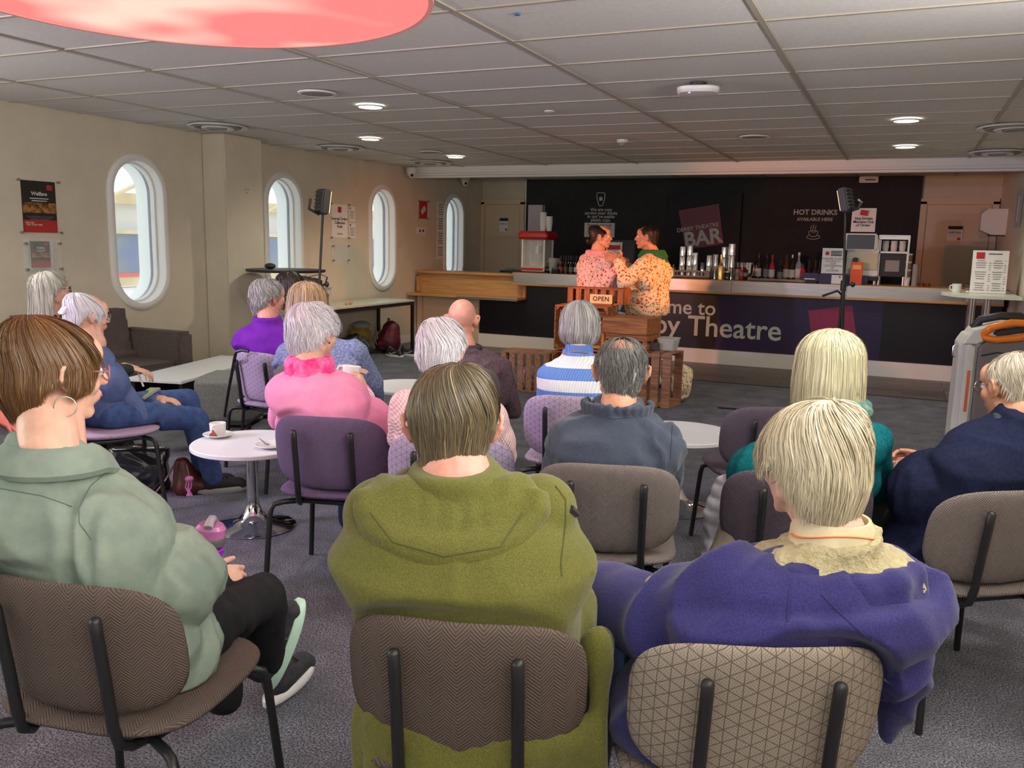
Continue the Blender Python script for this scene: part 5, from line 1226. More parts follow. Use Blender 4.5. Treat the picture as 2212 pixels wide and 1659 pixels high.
def torso_rings(Hp, N, rh, rs, fw, fat=1., infl=0., hunch=.03, sw=.17, base=-.16, long=0):
    """elliptical sections from pelvis to neck"""
    up = (N-Hp); L = up.length; rings = []
    sec = ((-.16, .150, .105), (-.04, .178, .125), (.12, .172, .130), (.30, .160, .125), (.50, .163, .124), (.68, .176, .122), (.80, .172, .112), (.88, .140, .095), (.95, .090, .075), (1.0, .066, .066), (1.07, .062, .062))
    for t, w_, d_ in sec:
        if t < base: continue
        tt = max(0, min(1, t)); r = (rh*(1-tt)+rs*tt).normalized(); c = Hp+up*t
        f = Vector((-r.y, r.x, 0)); f = fw if f.length < .1 else f.normalized()
        c = c-f*hunch*math.sin(math.pi*tt)
        u = up.normalized(); f2 = (f-u*f.dot(u)).normalized()
        k = fat if t < .75 else 1+(fat-1)*.4
        ww = (w_*k*(sw/.17 if .55 < t < .9 else 1))+infl; dd = d_*(k if t < .6 else 1+(k-1)*.6)+infl
        rings.append([c+r*ww*math.copysign(abs(math.cos(a))**.85, math.cos(a))+f2*dd*math.copysign(abs(math.sin(a))**.85, math.sin(a)) for a in [2*math.pi*j/28 for j in range(28)]])
    return rings
def clothmat(name, c1, c2=None, kind='fleece', sc_=1.):
    c2 = c2 or tuple(x*.8 for x in c1)
    if kind == 'fleece': return mottled(name, c1, c2, 300*sc_, .95, 420*sc_, .0016, spec=.1, sheen=.25)
    if kind == 'smooth': return mottled(name, c1, c2, 12, .85, 600, .0003, spec=.15)
    if kind == 'heather':
        return mottled(name, c1, c2, 90, .9, 250, .0008, spec=.1)
    if kind in ('rib', 'knit'):
        def bp():
            v, x, y, z = coords(); 
            if kind == 'rib': return ((x*.8+y*.6)*(700*sc_)).sin()*.5+.5, .0016
            return (((x+y)*(420*sc_)).sin()*(z*420*sc_).sin())*.5+.5, .003
        def fn():
            h, d = bp(); return mix(ramp(h, .1, .9), c2, c1)
        return mat(name, c1, .95, fn=fn, bump=bp, spec=.1)
def person(key, label, ch=None, head=None, hoff=.02, hyaw=0, hpitch=0, hroll=0, hs=.97, neck=None, noff=-.05, hips=None, byaw=None, shl=None, shr=None, sw=.185, elb=None, elr=None, hl=None, hr=None,
           sk=PK, top=None, fat=1., infl=.012, hunch=.03, arm=1., legm=None, knees=None, feet=None, shoe=None, hairf=None, hairm=None, wr=.006, voxel=.009, female=False, hands=(None, None), topname='jumper', glasses=None, sole=None, base=-.16, collar=None, wsc=(9, 9, 5), standing=False, browm=None, fn=None, noback=False, nk=1.0, wr2_=0, cuff=.88, hem=0):
    if ch is not None:
        byaw = math.degrees(ch.rotation_euler.z) if byaw is None else byaw
        Hp = hips if hips is not None else CHL(ch, 0, .02, .515)
    else: Hp = hips
    fwd = Vector((-math.sin(R(byaw)), math.cos(R(byaw)), 0)); rt = Vector((math.cos(R(byaw)), math.sin(R(byaw)), 0)); up = Vector((0, 0, 1))
    G = lambda x, y, z: Hp+rt*x+fwd*y+up*z
    t = thing('person', label, 'person', (Hp.x, Hp.y, 0), 0)
    inv = Matrix.Translation(-Vector((Hp.x, Hp.y, 0)))
    def put(name, me, **k):
        if name in ('body', topname, 'trousers', 'hood', 'sherpa_yoke'): press(me, ch, .001 if name == 'body' else .018 if name == 'sherpa_jacket' else .004, name != 'hood')
        me.transform(inv); return link(name, me, t, **k)
    hd = KD(ch, hoff, *head) if ch is not None and not isinstance(head, Vector) else head
    N = neck if isinstance(neck, Vector) else (KD(ch, noff, *neck) if neck else hd-up*.17-fwd*.06)
    S = []
    for q, s in ((shl, -1), (shr, 1)):
        if q is None: S.append(N+rt*s*sw-up*.075+fwd*.005)
        elif isinstance(q, Vector): S.append(q)
        else: S.append(KD(ch, q[2], q[0], q[1]))
    rs = (S[1]-S[0]).normalized()
    EL = []; HD = []
    for q, s, i in ((elb, -1, 0), (elr, 1, 1)): EL.append(q if q is not None else S[i]+rt*s*.05+fwd*.06-up*.27)
    for q, s in ((hl, -1), (hr, 1)): HD.append(q if q is not None else G(s*.05, .27, .10))
    MH = Matrix.Translation(hd)@Matrix.Rotation(R(hyaw), 4, 'Z')@Matrix.Rotation(R(hpitch), 4, 'X')@Matrix.Rotation(R(hroll), 4, 'Y')@Matrix.Scale(hs, 4)
    # --- skin: head and neck fine, hidden trunk coarse, hands fine, all one mesh
    b = XB(MH); head_prims(b, None)
    nb = MH@Vector((0, -.022, -.05)); b2 = MB(); b2.v = b.v; b2.f = b.f
    b2.cap(nb, N+Vector((0, 0, .01)), .056*nk, .062*nk, 16); b2.cap(MH@Vector((0, .01, -.06)), N+fwd*.035, .046, .05, 16); b2.ell(N-up*.035, (.070, .060, .04))
    me1 = remesh(b2, .0052, 'h', sk, 3)
    b = MB(); b.ring_loft(torso_rings(Hp, N, rt, rs, fwd, fat*.88, -.01, hunch, .15))
    for i, s in ((0, -1), (1, 1)):
        b.cap(N-up*.03, S[i], .045, .045); b.cap(S[i], EL[i], .042, .036); b.cap(EL[i], HD[i], .036, .024)
    kn = knees or [G(s*.105, .40, .0) for s in (-1, 1)]; ft = feet or [G(s*.12, .40, .10-Hp.z) for s in (-1, 1)]
    for i, s in ((0, -1), (1, 1)):
        b.cap(G(s*.085, 0, -.01), kn[i], .066, .050); b.cap(kn[i], ft[i], .048, .030)
    me2 = remesh(b, .012, 'b', sk, 2); ms = [me1, me2]
    b = MB()
    for i, s in ((0, -1), (1, 1)):
        dirn, nrm, curl, thumb = hands[i][:4] if hands[i] else ((fwd*.8-rt*s*.5-up*.1), -up, .55, .3)
        hand_prims(b, HD[i], dirn, nrm, (1 if Vector(dirn).cross(Vector(nrm)).dot(-rt*s) > 0 else -1) if not (hands[i] and len(hands[i]) > 4) else 1, curl, .5, .98*hs, thumb) if not (hands[i] and len(hands[i]) > 4) else hand_prims(b, HD[i], dirn, nrm, hands[i][4], curl, .5, .98*hs, thumb)
    ms.append(remesh(b, .0036, 'hands', sk, 2))
    put('body', join(ms, 'body', sk))
    # --- top
    b = MB(); b.ring_loft(torso_rings(Hp, N-up*.002, rt, rs, fwd, fat, min(infl, .018), hunch, sw, base))
    if hem: b.ring_loft([[G(w_*math.cos(a), d_*math.sin(a), z_) for a in [2*math.pi*k/28 for k in range(28)]] for w_, d_, z_ in ((.15, .12, .22), (.215, .20, .10), (.235, .21, -hem*.5), (.225, .20, -hem))])
    for i, s in ((0, -1), (1, 1)):
        mid = S[i]*.5+N*.5; b.cap(N-up*.045, S[i]-up*.005, .062+infl*.7, .058*arm+infl*.5, 14); b.ell(S[i], (.062*arm+infl*.4,)*3)
        b.cap(S[i], EL[i], .060*arm+infl*.4, .050*arm+infl*.4, 14); b.cap(EL[i], EL[i]*(1-cuff)+HD[i]*cuff, .050*arm+infl*.4, .036+infl*.3, 14)
        b.cap(G(s*.09, .0, .16), S[i]-up*.14-rt*s*.05, .12*fat, .09*fat, 16)
    tm = remesh(b, voxel, topname, top, 4, wr=wr, wsc=wsc, seed=hash(key) % 97 if False else sum(map(ord, key)), fn=fn, wr2=wr2_)
    put(topname, tm)
    # --- trousers and shoes
    if legm:
        b = MB(); b.ell(G(0, .0, -.005), (.175*fat**.5, .15, .095), 20, 12)
        for i, s in ((0, -1), (1, 1)):
            b.cap(G(s*.088, .0, -.005), kn[i], .086, .062, 16); b.cap(kn[i], kn[i]*.06+ft[i]*.94, .062, .052, 16)
        put('trousers', remesh(b, .011, 'trousers', legm, 4, wr=.006, seed=5))
    for i, s in ((0, -1), (1, 1)):
        if shoe:
            f_ = Matrix.Translation(Vector((ft[i].x-t.location.x, ft[i].y-t.location.y, max(ft[i].z-.10, 0))))
            sh = trainer('shoe', None, Vector((0, 0, 0)), 0, shoe, sole or M['dark'], parent=t, cat=None)
            sh.matrix_world = Matrix.Identity(4); sh.location = f_.translation+fwd*.05; sh.rotation_euler = (0, 0, R(byaw)-s*.12)
    # --- face and hair
    for s in (-1, 1):
        e = MB(); e.ell(MH@Vector((s*.031, .0795, .006)), (.0125*hs,)*3, 12, 8); e = e.mesh('eye', M['eyew']); put('eye', e)
        e = MB(); e.ell(MH@Vector((s*.031, .0905, .006)), (.0055*hs,)*3, 10, 6); put('iris', e.mesh('iris', M['iris']))
        e = MB().tube([MH@Vector((s*x, y, z)) for x, y, z in ((.014, .094, .033), (.030, .092, .038), (.047, .080, .034))], [.0025, .0036, .002], 6); put('eyebrow', e.mesh('eyebrow', browm or hairm or M['dark']))
    e = MB().ell(MH@Vector((0, .0945, -.053)), (.018*hs, .006, .0062*hs), 12, 8, MH.to_3x3().normalized()); put('lips', e.mesh('lips', M['lips']))
    if hairf: put('hair', hairf(MH))
    if glasses:
        e = MB()
        for s in (-1, 1):
            e.tube([MH@Vector((s*(.033+.022*math.cos(a)), .103-.006*abs(math.cos(a)), .002+.018*math.sin(a))) for a in [2*math.pi*k/14 for k in range(14)]], .0022, 6, True)
            e.tube([MH@Vector((s*.055, .098, .008)), MH@Vector((s*.078, .06, .012)), MH@Vector((s*.083, .0, .014)), MH@Vector((s*.082, -.02, .0))], .0018, 6)
        e.tube([MH@Vector((-.011, .104, .008)), MH@Vector((.011, .104, .008))], .002, 6)
        put('glasses', e.mesh('glasses', glasses))
    class O: pass
    o = O(); o.t = t; o.MH = MH; o.Hp = Hp; o.N = N; o.S = S; o.E = EL; o.H = HD; o.G = G; o.put = put; o.fwd = fwd; o.rt = rt; o.up = up; o.kn = kn; o.ft = ft; o.hd = hd
    return o
M['lips'] = mat('lips', srgb(190, 110, 100), .45)
def lanyard(p, m_, r=.085, dz=.0, tilt=.0, w=.010):
    """ribbon round the back of the neck"""
    pts = []
    for k in range(15):
        a = math.pi*(1.0+k/14); pts.append(p.N+p.rt*r*math.cos(a)+p.fwd*(r*.85*math.sin(a)+.005)+p.up*(dz-.0*math.sin(a)+.02*math.sin(a)**2-.03))
    e = MB().tube(pts, w*.5, 6, flat=.35); p.put('lanyard', e.mesh('lanyard', m_))

from mathutils.bvhtree import BVHTree
def seam(p, part, path, m_, r=.0016, name='seam', sub=6, lift=.0005):
    """a stitched seam lying on the surface of a garment, following the seam seen in the photograph"""
    ob = [c for c in p.t.children if c.name.split('.')[0] == part][0]; me = ob.data; off = p.t.location
    tr = BVHTree.FromPolygons([v.co+off for v in me.vertices], [tuple(f.vertices) for f in me.polygons])
    pts = []; cp = Vector((0, 0, HC))
    for i in range(len(path)-1):
        for k in range(sub):
            f = k/sub; d = Vector(ray(path[i][0]*(1-f)+path[i+1][0]*f, path[i][1]*(1-f)+path[i+1][1]*f)).normalized()
            h = tr.ray_cast(cp, d)
            if h[0] is not None: pts.append(h[0]+h[1]*lift-off)
    if len(pts) > 3: link(name, MB().tube(pts, r, 6).mesh(name, m_), p.t)
# ------------------------------------------------------------------ hair colours and cloths
HB = hairmat('brown hair', srgb(132, 94, 54), srgb(62, 38, 20), srgb(190, 140, 86))
HS = hairmat('sandy brown hair', srgb(128, 112, 84), srgb(58, 50, 36), srgb(190, 166, 126))
HBG = hairmat('ash blond grey hair', srgb(234, 222, 192), srgb(162, 150, 124), srgb(252, 246, 226))
HW = hairmat('white hair', srgb(238, 236, 240), srgb(182, 180, 190), srgb(250, 250, 250))
HG = hairmat('silver grey hair', srgb(196, 194, 192), srgb(110, 108, 108), srgb(235, 235, 235))
HL = hairmat('pale blond hair', srgb(232, 226, 192), srgb(170, 162, 126), srgb(250, 246, 222))
HP = hairmat('salt and pepper hair', srgb(128, 126, 122), srgb(46, 45, 44), srgb(200, 198, 194))
HO = hairmat('thin grey hair', srgb(214, 204, 184), srgb(128, 118, 104), srgb(240, 234, 220))
HLB = hairmat('light brown streaked hair', srgb(196, 160, 122), srgb(120, 90, 64), srgb(226, 210, 190))
HD = hairmat('dark brown hair', srgb(64, 46, 38), srgb(26, 18, 16), srgb(100, 76, 60))
HK = hairmat('black brown hair', srgb(40, 28, 24), srgb(16, 12, 10))
ORL = mat('orange lanyard', srgb(235, 130, 60), .6)
DEN = mottled('dark denim', srgb(62, 88, 140), srgb(44, 64, 108), 26, .85, 500, .0004)
BLK = clothmat('black trouser cloth', srgb(40, 40, 42), srgb(30, 30, 32), 'smooth')
NVT = clothmat('navy trouser cloth', srgb(34, 44, 70), srgb(26, 34, 56), 'smooth')
SHM = ((.03, 1), (.0, .955), (-.03, .87), (-.07, .80), (-.10, .72))
SHORT = ((0, .080), (45, .066), (68, .02), (80, .015), (98, .020), (112, -.025), (140, -.080), (180, -.085))
# 1 ---------------------------------------------------------------- pale denim shirt, front left
ch = chairs['denim']
m1 = clothmat('pale green chambray', srgb(138, 150, 138), srgb(120, 134, 124), 'smooth')
hb1 = lambda Mh: hair(Mh, HB, 12000, .092, .112, .130, .02, -.012, ((0, .05), (40, .03), (58, -.035), (76, -.05), (92, -.012), (106, -.030), (125, -.085), (180, -.110)), ((.02, 1), (-.03, 1.0), (-.06, .90), (-.11, .66)), (0, -.045), lift=.007, w=.0016, ln=(.5, 1.0), wob=.035, swirl=.3, seed=11, clump=.008, seg=9, jit=.006)
hand1 = KD(ch, .42, 450, 1250, .7)
p = person('denim', 'person in a pale green denim shirt holding a purple bottle, front left', ch, (120, 806), .0, hyaw=-20, hpitch=-4, neck=(108, 985), noff=-.07, shl=(-105, 1075, -.06), shr=(190, 1108, -.0), arm=.88,
    elr=KD(ch, .12, 300, 1335, .70), hr=hand1, elb=KD(ch, .12, -110, 1280, .7), hl=KD(ch, .40, 405, 1280, .7), cuff=.76, sk=PK, top=m1, topname='shirt', fat=1.0, infl=.010, wr=.012, wsc=(11, 11, 6), voxel=.0085, legm=BLK, hairf=hb1, hairm=HB, browm=HB,
    knees=[CHL(ch, -.06, .42, .50), KD(ch, .50, 572, 1285, .55)], feet=[CHL(ch, -.06, .46, .10), KD(ch, .62, 578, 1432, .25)], hands=(((1, .15, .1), (-.2, .3, -1), .9, .3), (CM[0]*.8+CM[2]*.5+np.array([0, 0, -.1]), -CM[0]*.2+CM[2]*.9+np.array([0, 0, -.3]), .95, .5, 1)), glasses=mat('pink tortoise frame', srgb(170, 110, 100), .3))
lanyard(p, ORL, .075, .03, w=.016)
e = MB(); c = p.N+p.up*.005
for k in range(1): pass
rings = []
for r_, z_ in ((.090, -.045), (.083, .000), (.078, .026), (.084, .028), (.102, .012), (.118, -.022), (.112, -.034), (.100, -.035)):
    rings.append([c+p.rt*r_*1.12*math.cos(a)+p.fwd*(r_*math.sin(a)+.012+.03*(z_+.03))+p.up*(z_-.035*max(0, math.sin(a))) for a in [2*math.pi*k/40 for k in range(40)]])
e.ring_loft(rings, closed=True); p.put('shirt_collar', e.mesh('shirt_collar', m1))
M['seam'] = mat('stitched seam', srgb(96, 108, 98), .9)
for pa in ([(0, 1055), (91, 1071), (169, 1099)], [(224, 1026), (197, 1048), (171, 1099), (171, 1130), (203, 1172)]): seam(p, 'shirt', pa, M['seam'], .0012)
e = MB(); c_ = p.MH@Vector((.098, -.012, -.062)); e.tube([c_+Vector((.022*math.cos(a)*.7, .022*math.cos(a)*.7, .022*math.sin(a))) for a in [2*math.pi*k/24 for k in range(24)]], .0012, 6, True); p.put('hoop_earring', e.mesh('hoop_earring', M['steel']))
# sport shoe with pale green sole, foot lifted
trm = mottled('black knit upper', srgb(52, 54, 58), srgb(34, 36, 40), 60, .8, 300, .0008)
s = trainer('shoe', None, (0, 0, 0), 0, trm, mat('mint rubber sole', srgb(190, 224, 204), .4), parent=p.t, cat=None)
an = KD(ch, .62, 600, 1462, .2)-p.t.location; toe = (KD(ch, .66, 655, 1312, .25)-p.t.location-an).normalized()
upv = Vector(-CM[0]*.75-CM[2]*.55); upv = (upv-toe*upv.dot(toe)).normalized(); xx = toe.cross(upv)
Ms = Matrix((xx, toe, upv)).transposed().to_4x4(); s.matrix_local = Matrix.Translation(an+toe*.10)@Ms
e = MB(); e.tube([Vector((.048, .00, .035)), Vector((.050, .0, .075)), Vector((.049, .03, .04)), Vector((.047, .03, .078))], .0022, 5); q_ = link('side_mark', e.mesh('side_mark', M['ink']), s)
e = MB(); e.cap(p.ft[1]-p.t.location+Vector((0, 0, .04)), an+upv*.05+toe*.02, .035, .03); link('ankle', e.mesh('ankle', PK), p.t)
s2 = trainer('shoe', None, (0, 0, 0), 0, trm, M['sole'], parent=p.t, cat=None); q = KD(ch, .70, 622, 1400, .1); s2.location = Vector((q.x, q.y, 0.03))-p.t.location; s2.rotation_euler = (0, 0, R(10))
# bottle in the hand
q0, q1 = KD(ch, .445, 447, 1236, .6), KD(ch, .445, 458, 1112, .75)
bt2 = thing('water_bottle', 'purple plastic sports bottle with grey flip lid held by the person in the denim shirt', 'water bottle', q0); ax = (q1-q0); Lb = ax.length; Q = ax.to_track_quat('Z', 'Y').to_matrix()
bt2.rotation_euler = Q.to_euler()
rb = Lb*.245
MB().lathe((0, 0, -.03), [(.001, 0), (rb*.86, 0), (rb*.9, .02), (rb*.82, .04), (rb*.95, Lb*.45), (rb*.98, Lb*.60), (rb*.9, Lb*.62)], 24).build('body', mat('purple plastic', srgb(150, 40, 190), .12, alpha=.92, coat=.5), bt2)
MB().lathe((0, 0, Lb*.50), [(rb*.98, 0), (rb*1.02, .01), (rb*1.02, Lb*.12), (rb*.98, Lb*.14), (.001, Lb*.14)], 24).build('collar', mat('grey lid', srgb(96, 92, 96), .5), bt2)
MB().lathe((0, 0, Lb*.64), [(rb*.98, 0), (rb*1.0, Lb*.14), (rb*.8, Lb*.2), (.001, Lb*.21)], 24).build('dome', mat('pink dome', srgb(216, 130, 190), .1, alpha=.6, coat=.5), bt2)
MB().tube([(-rb*1.05, 0, Lb*.86), (-rb*.5, 0, Lb*.93), (rb*.3, 0, Lb*.92), (rb*1.1, 0, Lb*.80), (rb*1.35, 0, Lb*.70)], .012, 10, flat=.7).build('flip_handle', mat('grey handle', srgb(150, 145, 150), .4), bt2)
# 2 ---------------------------------------------------------------- olive fleece, centre
ch = chairs['green']
mg = clothmat('olive green fleece', srgb(112, 112, 58), srgb(92, 92, 44), 'fleece')
hs2 = lambda Mh: hair(Mh, HS, 13000, .0865, .106, .128, .025, -.012, SHORT[:-2]+((140, -.088), (180, -.094)), SHM, (.012, -.03), lift=.008, w=.0016, ln=(.3, .65), wob=.05, swirl=.8, seed=12, clump=.010, seg=8, jit=.006)
p = person('green', 'man in an olive green hooded fleece seen from behind, front centre', ch, (977, 922), .03, hyaw=28, hpitch=-6, hs=1.03, nk=1.18, neck=(985, 1040), noff=-.02, shl=(822, 1108, .0), shr=(1165, 1110, .0), elb=KD(ch, .06, 828, 1290, .7), elr=KD(ch, .12, 1190, 1240, .7),
    hl=CHL(ch, -.08, .34, .62), hr=CHL(ch, .10, .34, .62), sk=PR, top=mg, topname='fleece', fat=1.32, infl=.02, arm=1.12, hunch=.05, wr=.007, wsc=(6, 6, 6), legm=clothmat('light blue jeans', srgb(100, 128, 158), srgb(80, 106, 138), 'smooth'), hairf=hs2, hairm=HS, base=-.1, knees=[CHL(ch, -.14, .42, .50), KD(ch, .50, 1250, 1345, .5)])
G = p.G
b = MB()   # hood hanging on the back
cc = KD(ch, -.10, 965, 1105, 1.0)
arcp = []
for k in range(13):
    a = math.pi*k/12; x = 975-185*math.cos(a); y = 1060+132*math.sin(a)**.85
    off = -.075-.065*math.sin(a); arcp.append(KD(ch, off, x, y, 1.0))
b.tube([*arcp], [.026+.014*math.sin(math.pi*k/12) for k in range(13)], 12)
top = [KD(ch, -.03-.055*math.sin(math.pi*k/12), 975-150*math.cos(math.pi*k/12), 1045+28*math.sin(math.pi*k/12), 1.05) for k in range(13)]
b.tube(top, .030, 12)
for k in range(1, 12):
    b.cap(top[k], arcp[k], .034, .032, 10)
b.tube([KD(ch, off, x, y, 1.05) for x, y, off in ((838, 1075, -.03), (870, 1040, .03), (900, 1030, .09), (1060, 1030, .10), (1110, 1045, .04), (1140, 1070, -.03))], .022, 10)
p.put('hood', remesh(b, .008, 'hood', mg, 5, wr=.005, wsc=(7, 7, 10), seed=3))
b = MB()
for k in range(13):
    x = -.215+.039*k; y = -.208+.11*(x/.27)**2; b.cap(CHL(ch, x, y+.02, .50), CHL(ch, x, y-.012, .335+.03*math.sin(k*1.7)), .026, .016, 8)
for s_ in (-1, 1):
    for k in range(6): b.cap(CHL(ch, s_*(.252 if s_ > 0 else .20), -.07+.05*k, (.66 if s_ > 0 else .50)-.02*k), CHL(ch, s_*((.262 if s_ > 0 else .21)-.01*k), -.10+.055*k, .34+.015*k), .026, .016, 8)
p.put('fleece_hem', remesh(b, .011, 'fleece_hem', mg, 4, wr=.012, wsc=(9, 9, 4), seed=8))
MG2 = mat('olive seam', srgb(84, 86, 42), .9)
for pa in ([(812, 1030), (770, 1045), (740, 1080), (736, 1130)], [(1200, 1050), (1222, 1080), (1222, 1130), (1212, 1215), (1214, 1250)]): seam(p, 'fleece', pa, MG2, .002)
for pa in ([(800, 1120), (850, 1185), (960, 1215), (1080, 1195), (1140, 1110)],): seam(p, 'hood', [(x, y-14) for x, y in pa], MG2, .002)
seam(p, 'fleece', [(1232, 1098), (1250, 1116)], M['dark'], .008, 'sleeve_patch')
# 3 ---------------------------------------------------------------- blue fleece, front right
ch = chairs['blue']
mb3 = clothmat('violet blue fleece', srgb(66, 64, 122), srgb(50, 48, 98), 'fleece')
msh = mottled('cream sherpa', srgb(206, 196, 158), srgb(180, 168, 128), 60, .98, 130, .010, spec=.05, sheen=.2)
hb3 = lambda Mh: hair(Mh, HBG, 13000, .094, .112, .132, .02, -.012, ((0, .055), (40, .03), (62, -.02), (80, -.012), (94, .0), (108, -.030), (130, -.085), (180, -.105)), ((.02, 1), (-.03, .99), (-.06, .90), (-.105, .74)), (.02, -.035), lift=.012, w=.0017, ln=(.35, .85), wob=.07, swirl=.9, seed=13, clump=.016, seg=8, jit=.010)
p = person('blue', 'person in a cream sherpa top and violet blue fleece, front right', ch, (1745, 1005), .03, hyaw=42, hpitch=-6, hs=1.0, neck=(1800, 1168), noff=-.01, shl=(1592, 1278, -.02), shr=(1912, 1256, -.02), elb=KD(ch, .02, 1432, 1352, .75), elr=KD(ch, .08, 1935, 1400, .7),
    hl=CHL(ch, -.26, .22, .66), hr=CHL(ch, .12, .3, .62), sk=PALE, top=msh, topname='sherpa_jacket', fat=1.06, infl=.015, arm=.78, hunch=.04, wr=.006, wr2_=(.004, 70), legm=BLK, hairf=hb3, hairm=HBG)
b = MB(); rs_ = (p.S[1]-p.S[0]).normalized(); b.ring_loft(torso_rings(p.Hp, p.N, p.rt, rs_, p.fwd, 1.2, .036, .05, .19)[:7])
b.cap(p.S[0]-p.up*.01, p.E[0], .100, .094, 16); b.cap(p.E[0], p.H[0], .094, .07, 16); b.cap(p.S[1]-p.up*.09, p.E[1], .088, .080, 16); b.cap(p.E[1], p.H[1], .08, .06, 16)
b.cap(p.S[0]*.85+p.N*.15-p.up*.03, p.S[0], .075, .085, 16); b.cap(p.S[0]-p.up*.13-p.fwd*.02, p.S[1]-p.up*.16-p.fwd*.02, .085, .08, 14, 1.0)
b.cap(KD(ch, -.082, 1640, 1300, .95), KD(ch, -.09, 1800, 1312, .95), .078, .07); p.put('draped_fleece', press(remesh(b, .009, 'draped_fleece', mb3, 5, wr=.013, wsc=(6, 6, 6), seed=2), ch, .006))
e = MB(); rings = []
for r_, z_ in ((.082, -.03), (.078, .02), (.070, .045), (.064, .045), (.070, .01), (.074, -.03)): rings.append([p.N+p.rt*r_*math.cos(a)+p.fwd*(r_*math.sin(a)+.01)+p.up*z_ for a in [2*math.pi*k/32 for k in range(32)]])
e.ring_loft(rings, closed=True); p.put('collar', e.mesh('collar', clothmat('cream jersey', srgb(232, 220, 184), None, 'smooth')))
b = MB()    # hood and slipped fleece behind
H0 = [(1690, 1208, -.02), (1760, 1238, -.075), (1850, 1272, -.11), (1930, 1266, -.11), (1972, 1244, -.06)]
H1 = [(1720, 1262, -.09), (1800, 1320, -.125), (1880, 1362, -.135), (1940, 1340, -.125), (1965, 1290, -.07)]
A0 = [KD(ch, o_, x, y, 1.0) for x, y, o_ in H0]; A1 = [KD(ch, o_, x, y, .95) for x, y, o_ in H1]
b.tube(A0, .024, 10)
for u_, v_ in zip(A0, A1): b.cap(u_, v_, .028, .034, 10)
for i in range(4): b.cap(A1[i], A1[i+1], .034, .034, 10); b.cap(A0[i], A1[i+1], .03, .03, 10)
b.cap(p.S[0]+p.up*.02, A0[0], .045, .03); b.cap(p.S[0]-p.up*.09-p.fwd*.03, A1[0], .05, .04); b.cap(p.S[0]-p.up*.12-p.fwd*.03, A1[1]-p.up*.02, .05, .05)
p.put('hood', remesh(b, .0085, 'hood', mb3, 5, wr=.006, wsc=(7, 7, 7), seed=4))
b = MB()    # part of the fleece hanging down outside the chair on the right
pp = [KD(ch, o_, x, y, z) for x, y, o_, z in ((1935, 1300, -.02, .9), (1962, 1400, .02, .8), (1955, 1480, .06, .7), (1935, 1540, .08, .6), (1915, 1590, .10, .5))]
b.tube(pp, [.06, .045, .04, .025, .01], 12, flat=.8)
p.put('hanging_hem', remesh(b, .009, 'hanging_hem', mb3, 4, wr=.016, wsc=(10, 10, 5), seed=6))
lanyard(p, ORL, .08, .04, w=.010)
MB2 = mat('fleece seam', srgb(48, 46, 96), .9)
for pa in ([(1705, 1274), (1700, 1358)], [(1774, 1284), (1830, 1340), (1892, 1393)]): seam(p, 'draped_fleece', pa, MB2, .0016)
# blue bag on the floor beside
q = P(1372, 1590, 2, 0.02); t = thing('blue_bag', 'navy and blue fabric bag standing on the floor left of the patterned chair', 'bag', (q.x-.01, q.y+.05, 0), R(22))
M['bagb'] = mottled('blue bag cloth', srgb(40, 74, 124), srgb(28, 54, 100), 12, .7, 300, .0006)
b = MB(); b.ring_loft([[Vector((x*s, y*s*.9, z)) for x, y in rrect(.24, .18, .04)] for s, z in ((.94, .0), (1.05, .03), (1.0, .2), (.86, .38), (.72, .46))]); link('body', remesh(b, .009, 'body', M['bagb'], 4, wr=.009), t)
MB().box((.03, -.094, .17), (.15, .02, .16), b=.01).build('front_pocket', M['bagb'], t); MB().tube([(-.07, -.08, .02), (-.08, -.092, .25), (-.07, -.06, .45), (-.03, .0, .50), (.0, .0, .46)], .012, 8, flat=.4).build('strap', mat('dark navy strap', srgb(28, 38, 66), .7), t)
# 4 ---------------------------------------------------------------- navy jumper, right edge
ch = chairs['navy']
mn = clothmat('navy ribbed wool', srgb(34, 40, 66), srgb(26, 31, 54), 'heather')
ho4 = lambda Mh: hair(Mh, HO, 2600, .083, .104, .120, .03, -.014, ((0, .098), (45, .09), (68, .04), (82, .0), (98, .014), (114, -.03), (145, -.078), (180, -.082)), ((.03, 1), (-.05, .96), (-.09, .86)), (0, -.03), lift=.004, w=.003, ln=(.25, .5), wob=.10, swirl=.5, seed=14, clump=.012, qmin=.20)
p = person('navy', 'balding grey haired man in a navy jumper with clasped hands at the right edge', ch, (2186, 838), .04, hyaw=42, hpitch=-8, neck=(2215, 905), noff=-.03, shl=(2085, 975, -.02), shr=(2330, 985, -.0), elb=KD(ch, .10, 2022, 1108, .7), hl=KD(ch, .36, 1988, 1022, .7), hr=KD(ch, .44, 2002, 1000, .7), elr=KD(ch, .12, 2330, 1150, .7),
    sk=TN, top=mn, fat=1.2, infl=.014, hunch=.05, legm=BLK, shoe=mat('brown boot leather', srgb(86, 52, 40), .5), hairf=ho4, hairm=HO, glasses=M['steel'], wr=.009, hands=(((-.75, .35, .15), (.3, .6, -.7), .75, .5), ((-.8, .2, .1), (-.3, -.8, -.4), .75, .4)))
b = MB(); b.tube([p.N+p.rt*.075*math.cos(a)+p.fwd*(.07*math.sin(a)+.01)+p.up*(.0) for a in [2*math.pi*k/24 for k in range(24)]], .014, 8, True); p.put('shirt_collar', b.mesh('shirt_collar', mottled('checked shirt', srgb(70, 84, 92), srgb(36, 46, 54), 60, .8)))
